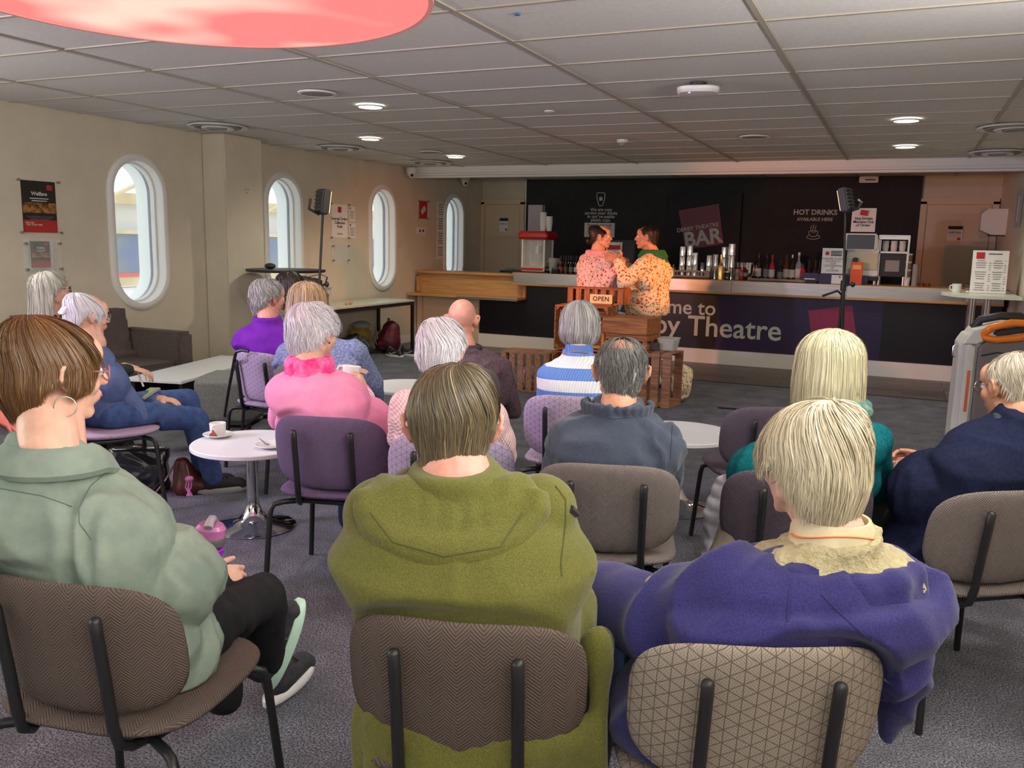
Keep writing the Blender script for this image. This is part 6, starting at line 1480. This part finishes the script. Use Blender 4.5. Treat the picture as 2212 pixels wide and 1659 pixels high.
# 5 ---------------------------------------------------------------- teal, pale bob
ch = chairs['teal']
mt5 = clothmat('teal wool', srgb(20, 108, 116), srgb(14, 86, 94), 'heather')
h5 = lambda Mh: hair(Mh, HL, 8000, .112, .118, .130, .03, -.02, ((0, .05), (40, .02), (60, -.10), (90, -.135), (180, -.140)), ((.03, 1), (-.06, 1.04), (-.14, 1.0)), (0, -.02), lift=.008, w=.002, ln=(.5, 1.1), wob=.02, swirl=.15, seed=15, clump=.008, jit=.01, seg=9)
p = person('teal', 'person with a pale blond bob in a teal jumper and green scarf', ch, (1790, 790), .05, hyaw=12, hpitch=-4, neck=(1806, 893), noff=.0, shl=(1705, 955, .0), shr=(1885, 952, .0), elb=KD(ch, .08, 1668, 1020, .8), elr=KD(ch, .12, 1895, 1060, .7), sk=PALE, top=mt5, infl=.008, fat=1.0, hairf=h5, hairm=HL, legm=BLK, shoe=BLK)
b = MB()
for k in range(20):
    a = 2*math.pi*k/20; c = p.N+p.rt*.085*math.cos(a)+p.fwd*(.075*math.sin(a)+.01); b.cap(c-p.up*.035, c+p.up*.022, .028, .022, 10)
p.put('scarf', remesh(b, .008, 'scarf', mottled('mint scarf', srgb(120, 160, 140), srgb(60, 96, 96), 30, .9, 200, .002), 3, wr=.012, wsc=(16, 16, 26)))
b = MB().tube([p.N+p.rt*.06-p.fwd*.06-p.up*.06, p.N+p.rt*.02-p.fwd*.15-p.up*.2, p.G(.08, -.13, .22), p.G(.19, -.06, .10)], .016, 8, flat=.3); p.put('bag_strap', b.mesh('bag_strap', M['dark']))
# padded coat over the left side of that chair
t = thing('padded_coat', 'pale grey quilted coat hanging over the left side of the dark grey chair', 'coat', tuple(CHL(ch, -.34, .0, 0)))
b = MB(); A = [KD(ch, o_, x, y, z)-t.location for x, y, o_, z in ((1640, 1030, .16, .8), (1575, 1060, .12, .72), (1560, 1110, .10, .62), (1560, 1160, .08, .55), (1545, 1205, .02, .45), (1530, 1225, -.02, .42))]
b.tube(A, [.04, .07, .07, .065, .05, .03], 14, flat=.9); b.cap(A[0], A[2]+Vector((.08, 0, 0)), .05, .08); b.cap(A[2]+Vector((.1, .0, .04)), A[3]+Vector((.08, 0, -.05)), .07, .06)
def quilt(co, nn):
    z = co[:, 2]; return co+nn*(.006*np.abs(np.sin(z*70))[:, None]-.004)
link('body', remesh(b, .008, 'body', clothmat('pale grey nylon', srgb(196, 190, 196), srgb(176, 170, 178), 'smooth'), 3, fn=quilt, wr=.006), t)
b = MB(); A = [KD(ch, o_, x, y, z)-t.location for x, y, o_, z in ((1600, 1075, -.05, .7), (1585, 1130, -.06, .6), (1565, 1180, -.08, .5), (1535, 1220, -.10, .42))]
b.tube(A, [.03, .045, .045, .03], 12, flat=.7); link('lining', remesh(b, .008, 'lining', clothmat('beige lining', srgb(150, 142, 126), srgb(130, 122, 108), 'smooth'), 3, wr=.008), t)
# 6 ---------------------------------------------------------------- slate fleece
ch = chairs['slate']
ms6 = clothmat('slate grey fleece', srgb(74, 82, 98), srgb(60, 68, 82), 'fleece')
h6 = lambda Mh: hair(Mh, HP, 8000, .083, .103, .121, .03, -.012, SHORT, SHM, (0, -.045), bare=((.0, -.075, .105), .046), lift=.008, w=.0018, ln=(.2, .45), wob=.12, swirl=.5, seed=16, clump=.016, qmin=.10, flick=.006, curl=.004)
p = person('slate', 'man with thinning grey hair in a slate grey fleece, seen from behind right of centre', ch, (1341, 806), .05, hyaw=21, hpitch=-8, hs=1.0, neck=(1335, 884), noff=.0, shl=(1238, 945, .0), shr=(1424, 950, .0), elb=KD(ch, .05, 1222, 1040, .7), elr=KD(ch, .10, 1442, 1040, .7), sk=TN, top=ms6, topname='fleece', fat=1.15, infl=.016, hunch=.04, hairf=h6, hairm=HP, legm=BLK,
    shoe=M['blackp'], feet=[CHL(ch, -.06, .12, .10), CHL(ch, .06, .14, .10)], wr=.010)
b = MB(); 
for k in range(17):
    a = math.pi*(.88+1.24*k/16); c = p.N+p.rt*.098*math.cos(a)+p.fwd*(.082*math.sin(a)+.012); b.cap(c-p.up*.045, c+p.up*.018+(p.rt*math.cos(a)+p.fwd*math.sin(a))*.016, .018, .013, 8)
p.put('stand_collar', remesh(b, .006, 'stand_collar', ms6, 3, wr=.004))
MS2 = mat('slate seam', srgb(54, 60, 74), .9)
for pa in ([(1207, 880), (1190, 915), (1186, 980)], [(1452, 920), (1450, 960), (1448, 1000)], [(1250, 890), (1330, 905), (1420, 895)]): seam(p, 'fleece', pa, MS2, .0016)
# small dog-dark bag under the chair
t = thing('dark_rucksack', 'small black bag on the floor under the grey chair beside the black shoes', 'bag', tuple(CHL(ch, .13, .20, 0))); b = MB(); b.ell((0, 0, .09), (.10, .13, .09)); b.ell((-.02, .05, .13), (.06, .07, .05)); link('body', remesh(b, .010, 'body', M['dark'], 3, wr=.016, wsc=(18, 18, 18)), t)
# 7 ---------------------------------------------------------------- striped jumper
ch = chairs['stripe']
z0 = KD(ch, -.05, 1230, 767, 1.0).z
def stripes():
    def h():
        v, x, y, z = coords(); return ((x*.95-y*.3)*620).sin()*.5+.5, z
    def fn():
        r_, z = h(); s_ = ((z-(z0-.108*4))/.108).frac().gt(.5)
        return mix(s_, mix(r_, srgb(92, 130, 200), srgb(112, 150, 216)), mix(r_, srgb(214, 222, 226), srgb(236, 240, 240)))
    def bp(): return h()[0], .002
    return mat('blue and white striped knit', (.6, .7, .8), .9, fn=fn, bump=bp, spec=.1)
h7 = lambda Mh: hair(Mh, HG, 3600, .096, .108, .128, .02, -.014, ((0, .05), (40, .02), (60, -.06), (90, -.072), (125, -.085), (180, -.10)), ((.02, 1), (-.04, 1.02), (-.07, .92), (-.10, .74)), (0, -.03), lift=.008, w=.0034, ln=(.4, 1.0), wob=.03, swirl=.2, seed=17, clump=.012, jit=.008, seg=8)
p = person('stripe', 'person with a silver grey bob in a blue and white striped jumper', ch, (1253, 704), .05, hyaw=16, hpitch=-3, neck=(1250, 768), noff=.0, shl=(1188, 818, .0), shr=(1318, 818, .0), elb=KD(ch, .04, 1180, 900, .7), sk=PALE, top=stripes(), fat=1.0, infl=.010, hairf=h7, hairm=HG, legm=clothmat('pale trousers', srgb(190, 188, 196), None, 'smooth'), shoe=BLK)
e = MB(); rings = []
for r_, z_ in ((.072, -.045), (.068, .03), (.063, .055), (.058, .055), (.06, .0), (.064, -.045)): rings.append([p.N+p.rt*r_*math.cos(a)+p.fwd*(r_*math.sin(a)+.005)+p.up*z_ for a in [2*math.pi*k/32 for k in range(32)]])
e.ring_loft(rings, closed=True); p.put('roll_neck', e.mesh('roll_neck', clothmat('blue ribbed collar', srgb(104, 140, 204), srgb(88, 122, 188), 'rib')))
lanyard(p, ORL, .078, .035, w=.014)
# 8 ---------------------------------------------------------------- bald man
ch = chairs['bald']
p = person('bald', 'bald man in a brown purple cable knit jumper', ch, (999, 692), .02, hyaw=14, hpitch=-3, hs=1.06, neck=(1006, 754), noff=-.02, shl=(942, 800, .0), shr=(1082, 798, .0), elb=KD(ch, .0, 925, 870, .7), elr=KD(ch, .06, 1108, 885, .7), sk=PR, top=clothmat('brown purple knit', srgb(112, 92, 100), srgb(84, 68, 76), 'heather'), fat=1.15, infl=.012, hunch=.05, legm=BLK, shoe=BLK, glasses=M['black'], browm=HG, wr=.008)
e = MB(); e.tube([p.N+p.rt*.075*math.cos(a)+p.fwd*(.068*math.sin(a)+.01)+p.up*(.01+.0*a) for a in [2*math.pi*k/24 for k in range(24)]], .018, 8, True); p.put('collar', e.mesh('collar', clothmat('ribbed brown collar', srgb(96, 80, 92), srgb(64, 52, 62), 'rib')))
# 9 ---------------------------------------------------------------- pale pink knit, behind the green man
ch = chairs['knit']
h9 = lambda Mh: hair(Mh, HW, 3600, .092, .110, .128, .02, -.012, SHORT[:-1]+((180, -.095),), ((.02, 1), (-.04, .99), (-.09, .82)), (-.01, -.02), lift=.012, w=.003, ln=(.4, .9), wob=.09, swirl=1.2, seed=19, clump=.018, flick=.004)
p = person('knit', 'white haired person in a pale pink waffle knit, mostly hidden behind the man in green', ch, (955, 757), .10, hyaw=12, hpitch=-10, neck=(962, 838), noff=.04, shl=(880, 880, .02), shr=(1058, 905, .02), elb=KD(ch, .05, 868, 945, .7), elr=KD(ch, .1, 1085, 985, .7), sk=PALE, top=clothmat('pale pink waffle knit', srgb(236, 206, 206), srgb(206, 166, 172), 'knit', .8), fat=1.1, infl=.016, legm=DEN, shoe=BLK, hairf=h9, hairm=HW)
# 10 --------------------------------------------------------------- pink jumper with cup
ch = chairs['pink']
mp = clothmat('bright pink fine knit', srgb(240, 156, 194), srgb(234, 144, 186), 'smooth')
h10 = lambda Mh: hair(Mh, HW, 6000, .096, .114, .134, .02, -.012, ((0, .06), (45, .04), (68, .0), (80, .01), (98, .018), (112, -.03), (140, -.09), (180, -.10)), ((.02, 1), (-.03, .98), (-.07, .86), (-.10, .70)), (0, -.03), lift=.014, w=.0022, ln=(.3, .65), wob=.12, swirl=.9, seed=20, clump=.022, flick=.010, curl=.005)
hR = KD(ch, .32, 783, 836, .9); hLq = KD(ch, .34, 738, 800, .9)
p = person('pink', 'person with short white hair in a bright pink jumper holding a coffee cup', ch, (680, 722), .04, hyaw=-8, hpitch=-4, neck=(668, 792), noff=-.02, shl=(620, 845, -.02), shr=(734, 845, .0), arm=.92, elb=KD(ch, .08, 606, 905, .75), elr=KD(ch, .13, 768, 895, .75), hr=KD(ch, .30, 792, 850, .85), hl=KD(ch, .33, 722, 815, .9), sk=PK, top=mp, fat=1.05, infl=.010, hunch=.04, legm=NVT, shoe=BLK, hairf=h10, hairm=HW, wr=.006,
    hands=(((CM[0]*.7+np.array([0, 0, .35])+CM[2]*.3), (.2, .5, -.8), .35, .2), ((-CM[0]*.35+np.array([0, 0, .9])), -CM[0], .75, .5)))
b = MB()
for k in range(18):
    a = 2*math.pi*k/18; c = p.N+p.rt*.078*math.cos(a)+p.fwd*(.070*math.sin(a)+.008); b.cap(c-p.up*.03, c+p.up*.020, .022, .018, 10)
p.put('scarf', remesh(b, .007, 'scarf', mottled('magenta patterned scarf', srgb(232, 20, 120), srgb(240, 130, 190), 20, .7), 3, wr=.010, wsc=(18, 18, 28)))
e = MB().ell(p.MH@Vector((.086, .0, -.030)), (.004,)*3, 8, 6); p.put('earring', e.mesh('earring', M['black']))
e = MB()
for k in range(6):
    f = .30+.11*k; c = p.E[1]*(1-f)+p.H[1]*f; d = (p.H[1]-p.E[1]).normalized(); x = d.cross(Vector((0, 0, 1))).normalized(); y = d.cross(x); r_ = .049*(1-f)+.037*f+.002
    e.tube([c+x*r_*math.cos(a)+y*r_*math.sin(a) for a in [2*math.pi*j/16 for j in range(16)]], .006, 6, True)
p.put('striped_cuff', e.mesh('striped_cuff', mat('white knit band', srgb(236, 214, 214), .9)))
q = KD(ch, .335, 757, 815, .9); c = thing('coffee_cup', 'white coffee cup held up by the person in the pink jumper', 'cup', q, R(200)); c.rotation_euler = (R(6), R(-6), R(200))
MB().lathe((0, 0, -.01), [(.001, 0), (.026, 0), (.037, .02), (.042, .062), (.039, .064), (.035, .03), (.025, .006), (.001, .006)], 28).build('body', M['whitep'], c); MB().tube([(.038, 0, .046), (.058, 0, .044), (.064, 0, .03), (.056, 0, .014), (.037, 0, .010)], .0055, 8).build('handle', M['whitep'], c)
# 11 --------------------------------------------------------------- heather blue jumper
ch = chairs['heather']
h11 = lambda Mh: hair(Mh, HLB, 3200, .115, .115, .130, .03, -.015, ((0, .05), (40, .02), (55, -.16), (90, -.20), (180, -.21)), ((.03, 1), (-.06, 1.08), (-.20, 1.05)), (.0, -.015), lift=.008, w=.004, ln=(.5, 1.2), wob=.02, swirl=.1, seed=21, clump=.010, jit=.015, seg=9)
p = person('heather', 'person with shoulder length light brown hair in a heather blue jumper', ch, (668, 655), .05, hyaw=6, hpitch=-4, neck=(680, 735), noff=.0, shl=(625, 768, .0), shr=(765, 762, .0), elb=KD(ch, .0, 612, 850, .7), elr=KD(ch, .10, 806, 826, .75), hr=KD(ch, .30, 815, 872, .6), sk=PK, top=clothmat('heather blue knit', srgb(148, 156, 192), srgb(92, 102, 142), 'heather'), fat=1.25, infl=.02, arm=1.1, legm=NVT, shoe=BLK, hairf=h11, hairm=HLB)
# 12 --------------------------------------------------------------- purple jumper
ch = chairs['purple']
h12 = lambda Mh: hair(Mh, HG, 3000, .092, .112, .126, .02, -.012, SHORT[:-1]+((180, -.10),), ((.02, 1), (-.04, .98), (-.09, .76)), (.0, -.02), lift=.012, w=.0036, ln=(.3, .65), wob=.10, swirl=.8, seed=22, clump=.02, flick=.008, curl=.004)
p = person('purple', 'grey haired person with glasses in a deep purple jumper and orange lanyard', ch, (581, 645), .06, hyaw=-22, hpitch=-4, neck=(578, 694), noff=.0, shl=(545, 728, .0), shr=(620, 728, .02), sk=PR, top=clothmat('deep purple wool', srgb(120, 44, 172), srgb(104, 34, 154), 'smooth'), fat=1.2, infl=.014, legm=BLK, shoe=BLK, hairf=h12, hairm=HG, glasses=mat('gold frame', (.8, .6, .3), .3, 1), wr=.006)
lanyard(p, ORL, .078, .03, w=.014)
# 13 --------------------------------------------------------------- dark hair behind
h13 = lambda Mh: hair(Mh, HD, 2200, .104, .112, .128, .03, -.015, ((0, .05), (40, .02), (55, -.12), (90, -.16), (180, -.16)), ((.03, 1), (-.06, 1.05), (-.16, 1.0)), (0, -.015), lift=.006, w=.004, ln=(.5, 1.2), wob=.015, swirl=.1, seed=23, clump=.006, jit=.01, seg=8)
ch = chair(-3.98, 4.96, 4, 'grey', 'hidden chair of the dark haired person behind the row')
p = person('darkhair', 'person with dark brown hair half hidden in front of the tall black table', ch, (628, 622), .05, hyaw=8, sk=PK, top=clothmat('grey green top', srgb(112, 124, 108), srgb(80, 90, 78), 'heather'), legm=BLK, shoe=BLK, hairf=h13, hairm=HD)
# 14 --------------------------------------------------------------- blue top, jeans
ch = chairs['jeans']
h14 = lambda Mh: hair(Mh, HW, 2800, .088, .108, .122, .02, -.014, ((0, .035), (40, .022), (62, -.02), (80, -.0), (98, .012), (112, -.02), (140, -.07), (180, -.085)), ((.02, 1), (-.04, .97), (-.08, .84)), (0, -.055), lift=.005, w=.0034, ln=(.5, 1.0), wob=.03, swirl=.3, seed=24, clump=.010)
kj = KD(ch, .44, 425, 905, .5); fj = KD(ch, .48, 462, 1040, .1)
p = person('jeans', 'white haired person in slate blue top and blue jeans, seen side on', ch, (190, 683), .05, hyaw=-22, hpitch=-6, neck=(192, 742), noff=.0, shl=(215, 790, -.12) and None, shr=KD(ch, .02, 238, 806, .9), arm=.85, sw=.155, elr=KD(ch, .07, 308, 900, .7), hr=KD(ch, .34, 350, 876, .62), hl=KD(ch, .36, 345, 862, .62), sk=PK, top=clothmat('slate blue jersey', srgb(92, 108, 150), srgb(80, 96, 138), 'smooth'), fat=.84, infl=.0, legm=DEN, hairf=h14, hairm=HW, glasses=M['steel'],
    knees=[CHL(ch, -.12, .44, .52), kj], feet=[CHL(ch, -.06, .50, .10), fj], shoe=mat('black suede', srgb(32, 32, 36), .8), sole=M['grille'], wr=.008)
e = MB(); c = p.MH@Vector((0, -.118, .03))
for k in range(5): e.tube([c+Vector(((.02+.004*k)*math.cos(a+k), (.02)*math.sin(a+k), .02*math.sin(a*1.0+k*1.3))) for a in [2*math.pi*j/12 for j in range(12)]], .007, 6, True)
p.put('hair_bun', e.mesh('hair_bun', HW))
nb = thing('notebook', 'small grey and green tablet held on the lap of the person in jeans', 'notebook', KD(ch, .40, 318, 850, .64)); nb.rotation_euler = (R(28), R(-8), R(-25)); MB().box((0, 0, 0), (.16, .11, .012), b=.003).build('cover', M['grille'], nb); MB().box((0, -.005, .0068), (.13, .07, .002)).build('page', mat('green page', srgb(150, 190, 90), .5), nb, False)
# 15 --------------------------------------------------------------- long white hair
ch = chairs['ash']
h15 = lambda Mh: hair(Mh, hairmat('long ash white hair', srgb(206, 204, 190), srgb(140, 138, 124), srgb(236, 236, 226)), 3000, .098, .114, .126, .03, -.02, ((0, .06), (40, .05), (62, .02), (78, -.0), (92, -.02), (104, -.22), (180, -.27)), ((.03, 1), (-.06, 1.04), (-.15, 1.15), (-.27, 1.3)), (0, -.01), lift=.008, w=.004, ln=(.6, 1.2), wob=.03, swirl=.1, seed=25, clump=.012, seg=9, jit=.015)
p = person('ash', 'person with long ash white hair and dark glasses by the left wall', ch, (112, 628), .06, hyaw=-24, hpitch=4, sk=PK, top=clothmat('dark green top', srgb(60, 70, 66), srgb(46, 54, 50), 'smooth'), legm=BLK, shoe=BLK, hairf=h15, hairm=HG, glasses=M['black'], hr=KD(ch, .42, 288, 796, .62), elr=KD(ch, .1, 205, 815, .65), hands=(None, ((CM[0]*.9+np.array([0, 0, -.25])), (0, 0, -1), .5, .3)))
e = MB().cyl(KD(ch, .44, 296, 800, .62), KD(ch, .42, 310, 835, .6), .006, n=8); pn = e.build('pen', M['whitep'], None); tag(pn, 'white pen held by the hand above the pale low table', 'pen')
# 16 --------------------------------------------------------------- person cut by the left edge
ch = chair(-3.30, 1.72, -8, 'lilac', 'chair outside the left edge, under the person whose hands show')
p = person('edge', 'person at the far left edge, only their ringed hands and wrists in view', ch, (-190, 760), .03, sk=skin('flushed', srgb(226, 130, 120)), top=BLK if False else clothmat('dark top', srgb(40, 42, 50), None, 'smooth'), legm=BLK, shoe=BLK, hairf=h9, hairm=HW, hr=KD(ch, .3, -12, 895, .62), hl=KD(ch, .34, -30, 900, .6), elr=KD(ch, .12, -150, 900, .6), hands=(None, ((CM[0]*.7+np.array([0, 0, -.45])), (0, 0, -1), .4, .3)))
e = MB(); c = p.H[1]-(p.H[1]-p.E[1]).normalized()*.035; d = (p.H[1]-p.E[1]).normalized(); x = d.cross(Vector((0, 0, 1))).normalized(); y = d.cross(x); e.tube([c+(x*math.cos(a)+y*math.sin(a))*.036 for a in [2*math.pi*j/16 for j in range(16)]], .005, 6, True); p.put('watch_strap', e.mesh('watch_strap', M['chrome']))
# ------------------------------------------------------------------ handbags
M['hide'] = mat('glossy black leather', (.015, .015, .018), .22, coat=.4); M['brownl'] = mat('brown leather', srgb(78, 34, 28), .4)
q = P(300, 1062, 2, 0); t = thing('black_handbag', 'glossy black leather handbag on the floor under the magenta-lit chair', 'handbag', (q.x-.0, q.y+.02, 0), R(32))
b = MB(); b.ring_loft([[Vector((x*s, y*s2, z)) for x, y in rrect(.30, .15, .04)] for s, s2, z in ((.9, 1, 0), (1, 1.05, .04), (.98, .9, .16), (1.04, .45, .25))]); link('body', remesh(b, .009, 'body', M['hide'], 4, wr=.012, wsc=(8, 8, 14)), t)
MB().tube([(-.14, -.03, .24), (-.16, -.08, .15), (-.08, -.12, .02), (.08, -.13, .012), (.15, -.08, .1), (.14, -.02, .23)], .008, 8, flat=.5).build('strap', M['hide'], t); MB().box((.06, -.125, .02), (.03, .012, .02), b=.003).build('buckle', mat('brass buckle', (.7, .55, .3), .3, 1), t)
q = P(393, 1070, 2, 0); t = thing('brown_handbag', 'small brown leather bag with a pink jellyfish charm beside the black handbag', 'handbag', (q.x, q.y+.05, 0), R(30))
b = MB(); b.cap((0, 0, .05), (-.03, 0, .17), .075, .035, 14, 1.1); b.ell((.02, 0, .05), (.10, .06, .05)); link('body', remesh(b, .009, 'body', M['brownl'], 4, wr=.008), t)
MB().tube([(-.05, -.05, .19), (-.10, -.08, .10), (-.16, -.10, .02), (-.3, -.12, .012), (-.38, -.1, .012)], .010, 8, flat=.5).build('strap', M['brownl'], t)
g = thing('jellyfish_charm', None, None, (.03, -.085, .10)); g.parent = t
pkm = mat('pink rubber', srgb(214, 130, 190), .4); MB().lathe((0, 0, 0), [(.022, 0), (.024, .01), (.018, .02), (.001, .024)], 16).build('bell', pkm, g)
for k in range(4): MB().tube([(.012*math.cos(k*1.6), .012*math.sin(k*1.6), 0), (.014*math.cos(k*1.6)-.004, .012*math.sin(k*1.6)-.01, -.04), (-.012+.01*k, -.02, -.085)], .004, 6).build('tentacle', pkm, g)
MB().cyl((0, 0, .024), (-.02, .03, .08), .0015, n=6).build('cord', pkm, g)
# ------------------------------------------------------------------ the two performers
def floral(name, base, c2, c3, c4):
    def fn():
        v, x, y, z = coords()
        def dots(scale, th, off):
            mp = E.nt.nodes.new('ShaderNodeMapping'); mp.inputs['Location'].default_value = (off, off*2, off*3); E.nt.links.new(v, mp.inputs[0])
            vo = E.nt.nodes.new('ShaderNodeTexVoronoi'); vo.inputs['Scale'].default_value = scale; E.nt.links.new(mp.outputs[0], vo.inputs['Vector']); return E(vo.outputs['Distance']).lt(th)
        c = mix(dots(34, .30, 3), base, c3); c = mix(dots(26, .27, 0), c, c2); return mix(dots(40, .25, 7), c, c4)
    return mat(name, base, .85, fn=fn, spec=.1)
fl1 = floral('pink floral cloth', srgb(236, 206, 206), srgb(196, 60, 66), srgb(150, 180, 160), srgb(226, 130, 140))
fl2 = floral('cream floral cloth', srgb(240, 226, 190), srgb(196, 60, 50), srgb(130, 160, 120), srgb(226, 160, 90))
DP = 8.72
hips = K(1290, 640, DP+.05); hips.z = .93
hA = lambda Mh: hair(Mh, HK, 1500, .084, .106, .124, .03, -.012, ((0, .058), (45, .045), (65, .01), (80, .0), (98, .01), (112, -.03), (140, -.055), (180, -.065)), ((.03, 1), (-.06, .93)), (0, -.07), lift=.003, w=.004, ln=(.5, 1.), wob=.01, swirl=0, seed=31, clump=.003)
p = person('performerA', 'performer in a pink floral jacket with tied back dark hair, facing right behind the crates', None, K(1298, 513, DP), byaw=-35, hyaw=-78, hpitch=2, hs=1.0, neck=K(1288, 548, DP+.03), hips=hips, sw=.17, sk=PK, top=fl1, topname='jacket', fat=1.12, infl=.03, arm=1.1, legm=clothmat('pink trousers', srgb(226, 160, 170), None, 'smooth'), hairf=hA, hairm=HK, wr=.008, voxel=.010, hem=.20,
    knees=[hips+Vector((-.12, .04, -.42)), hips+Vector((.1, .04, -.42))], feet=[hips+Vector((-.13, 0, -.83)), hips+Vector((.11, 0, -.83))], shoe=BLK, hr=K(1333, 578, DP-.25), elr=K(1312, 612, DP-.15), hl=K(1328, 566, DP+.05), elb=K(1300, 610, DP+.25), hands=(((CM[0]*.6+np.array([0, 0, .5])), -CM[0], .8, .3), ((CM[0]*.6+np.array([0, 0, .6])), (-.6, .5, 0), .8, .3)))
e = MB().ell(p.MH@Vector((0, -.125, -.035)), (.028, .035, .030), 12, 8); p.put('hair_knot', e.mesh('hair_knot', HK))
b = MB()
for k in range(18):
    a = 2*math.pi*k/18; c = p.N+p.rt*.10*math.cos(a)+p.fwd*(.085*math.sin(a)+.01); b.cap(c-p.up*.03, c+p.up*.015+(p.rt*math.cos(a)+p.fwd*math.sin(a))*.01, .03, .022, 10)
p.put('rolled_hood', remesh(b, .009, 'rolled_hood', clothmat('pale pink lining', srgb(240, 180, 190), None, 'smooth'), 3, wr=.006))
hips = K(1398, 655, DP-.05); hips.z = .95
hB_ = lambda Mh: hair(Mh, HK, 1800, .080, .100, .119, .03, -.012, ((0, .066), (45, .056), (68, .02), (80, -.005), (98, .012), (112, -.03), (140, -.06), (180, -.065)), ((.03, 1), (-.06, .94)), (0, -.02), lift=.003, w=.003, ln=(.15, .35), wob=.03, swirl=0, seed=32, clump=.0)
elw = K(1352, 606, DP-.38)
p = person('performerB', 'performer in a cream floral jacket and green neckerchief, facing left', None, K(1397, 514, DP-.12), byaw=60, hyaw=100, hpitch=2, hs=1.04, neck=K(1412, 550, DP-.1), hips=hips, sw=.19, sk=TN, top=fl2, topname='jacket', fat=1.15, infl=.03, arm=1.15, legm=clothmat('salmon trousers', srgb(236, 160, 140), None, 'smooth'), hairf=hB_, hairm=HK, wr=.008, voxel=.010, hem=.20,
    shl=K(1388, 575, DP-.32), shr=K(1412, 572, DP+.10), knees=[hips+Vector((-.02, -.10, -.43)), hips+Vector((.06, .10, -.43))], feet=[hips+Vector((-.02, -.10, -.85)), hips+Vector((.1, .12, -.85))], shoe=M['sole'], elb=elw, hl=K(1334, 562, DP-.28), elr=K(1385, 612, DP+.22), hr=K(1342, 560, DP), hands=(((-CM[0]*.8+np.array([0, 0, .3])+CM[2]*.2), CM[2], .55, .3), ((-CM[0]*.9+np.array([0, 0, .2])), (0, 0, -1), .5, .3)))
b = MB()
for k in range(20):
    a = 2*math.pi*k/20; c = p.N+p.rt*.105*math.cos(a)+p.fwd*(.095*math.sin(a)+.01); o_ = (p.rt*math.cos(a)+p.fwd*math.sin(a)); b.cap(c-p.up*.02+o_*.03, c+p.up*.025, .022, .024, 10); 
    if math.sin(a) < .2: b.cap(c, c-p.up*.07+o_*.05, .02, .012, 8)
p.put('neckerchief', remesh(b, .008, 'neckerchief', clothmat('green neckerchief', srgb(50, 120, 76), None, 'smooth'), 3, wr=.006))
# floral bundle behind the right crate
q = P(1480, 815, 1, 7.7); t = thing('floral_bundle', 'cream floral cloth bundle poking out behind the rough crate on the right', 'cloth bundle', (-1.80, 7.90, 0)); b = MB(); b.ell((0, 0, .17), (.11, .14, .17)); b.ell((.03, .02, .24), (.08, .1, .1)); link('cloth', remesh(b, .010, 'cloth', fl2, 3, wr=.014, wsc=(12, 12, 12)), t)
t = thing('patterned_bundle', 'patterned cloth stuffed inside the left hand crate with upright slats', 'cloth bundle', (-3.20, 7.80, 0)); b = MB(); b.ell((0, 0, .13), (.19, .12, .12)); link('cloth', remesh(b, .012, 'cloth', fl1, 3, wr=.014, wsc=(12, 12, 12)), t)
t = thing('yellow_toy', 'orange lit rounded wooden toy inside the open burnt crate', 'toy', (-2.62, 7.76, .463)); MB().tube([(-.10, 0, .03), (-.10, 0, .13), (-.05, 0, .17), (.05, 0, .17), (.10, 0, .13), (.10, 0, .03)], .022, 10).build('frame', mat('orange wood', srgb(226, 150, 60), .5), t); MB().box((0, 0, .012), (.24, .08, .024), b=.006).build('base', mat('orange wood', (0, 0, 0)), t)
t = tag(MB().tube([(-1.40, 7.72, .008), (-1.2, 7.75, .008), (-1.0, 7.70, .008)], .008, 6).build('black_cable', M['black'], None), 'short black cable on the carpet right of the rough crate', 'cable')
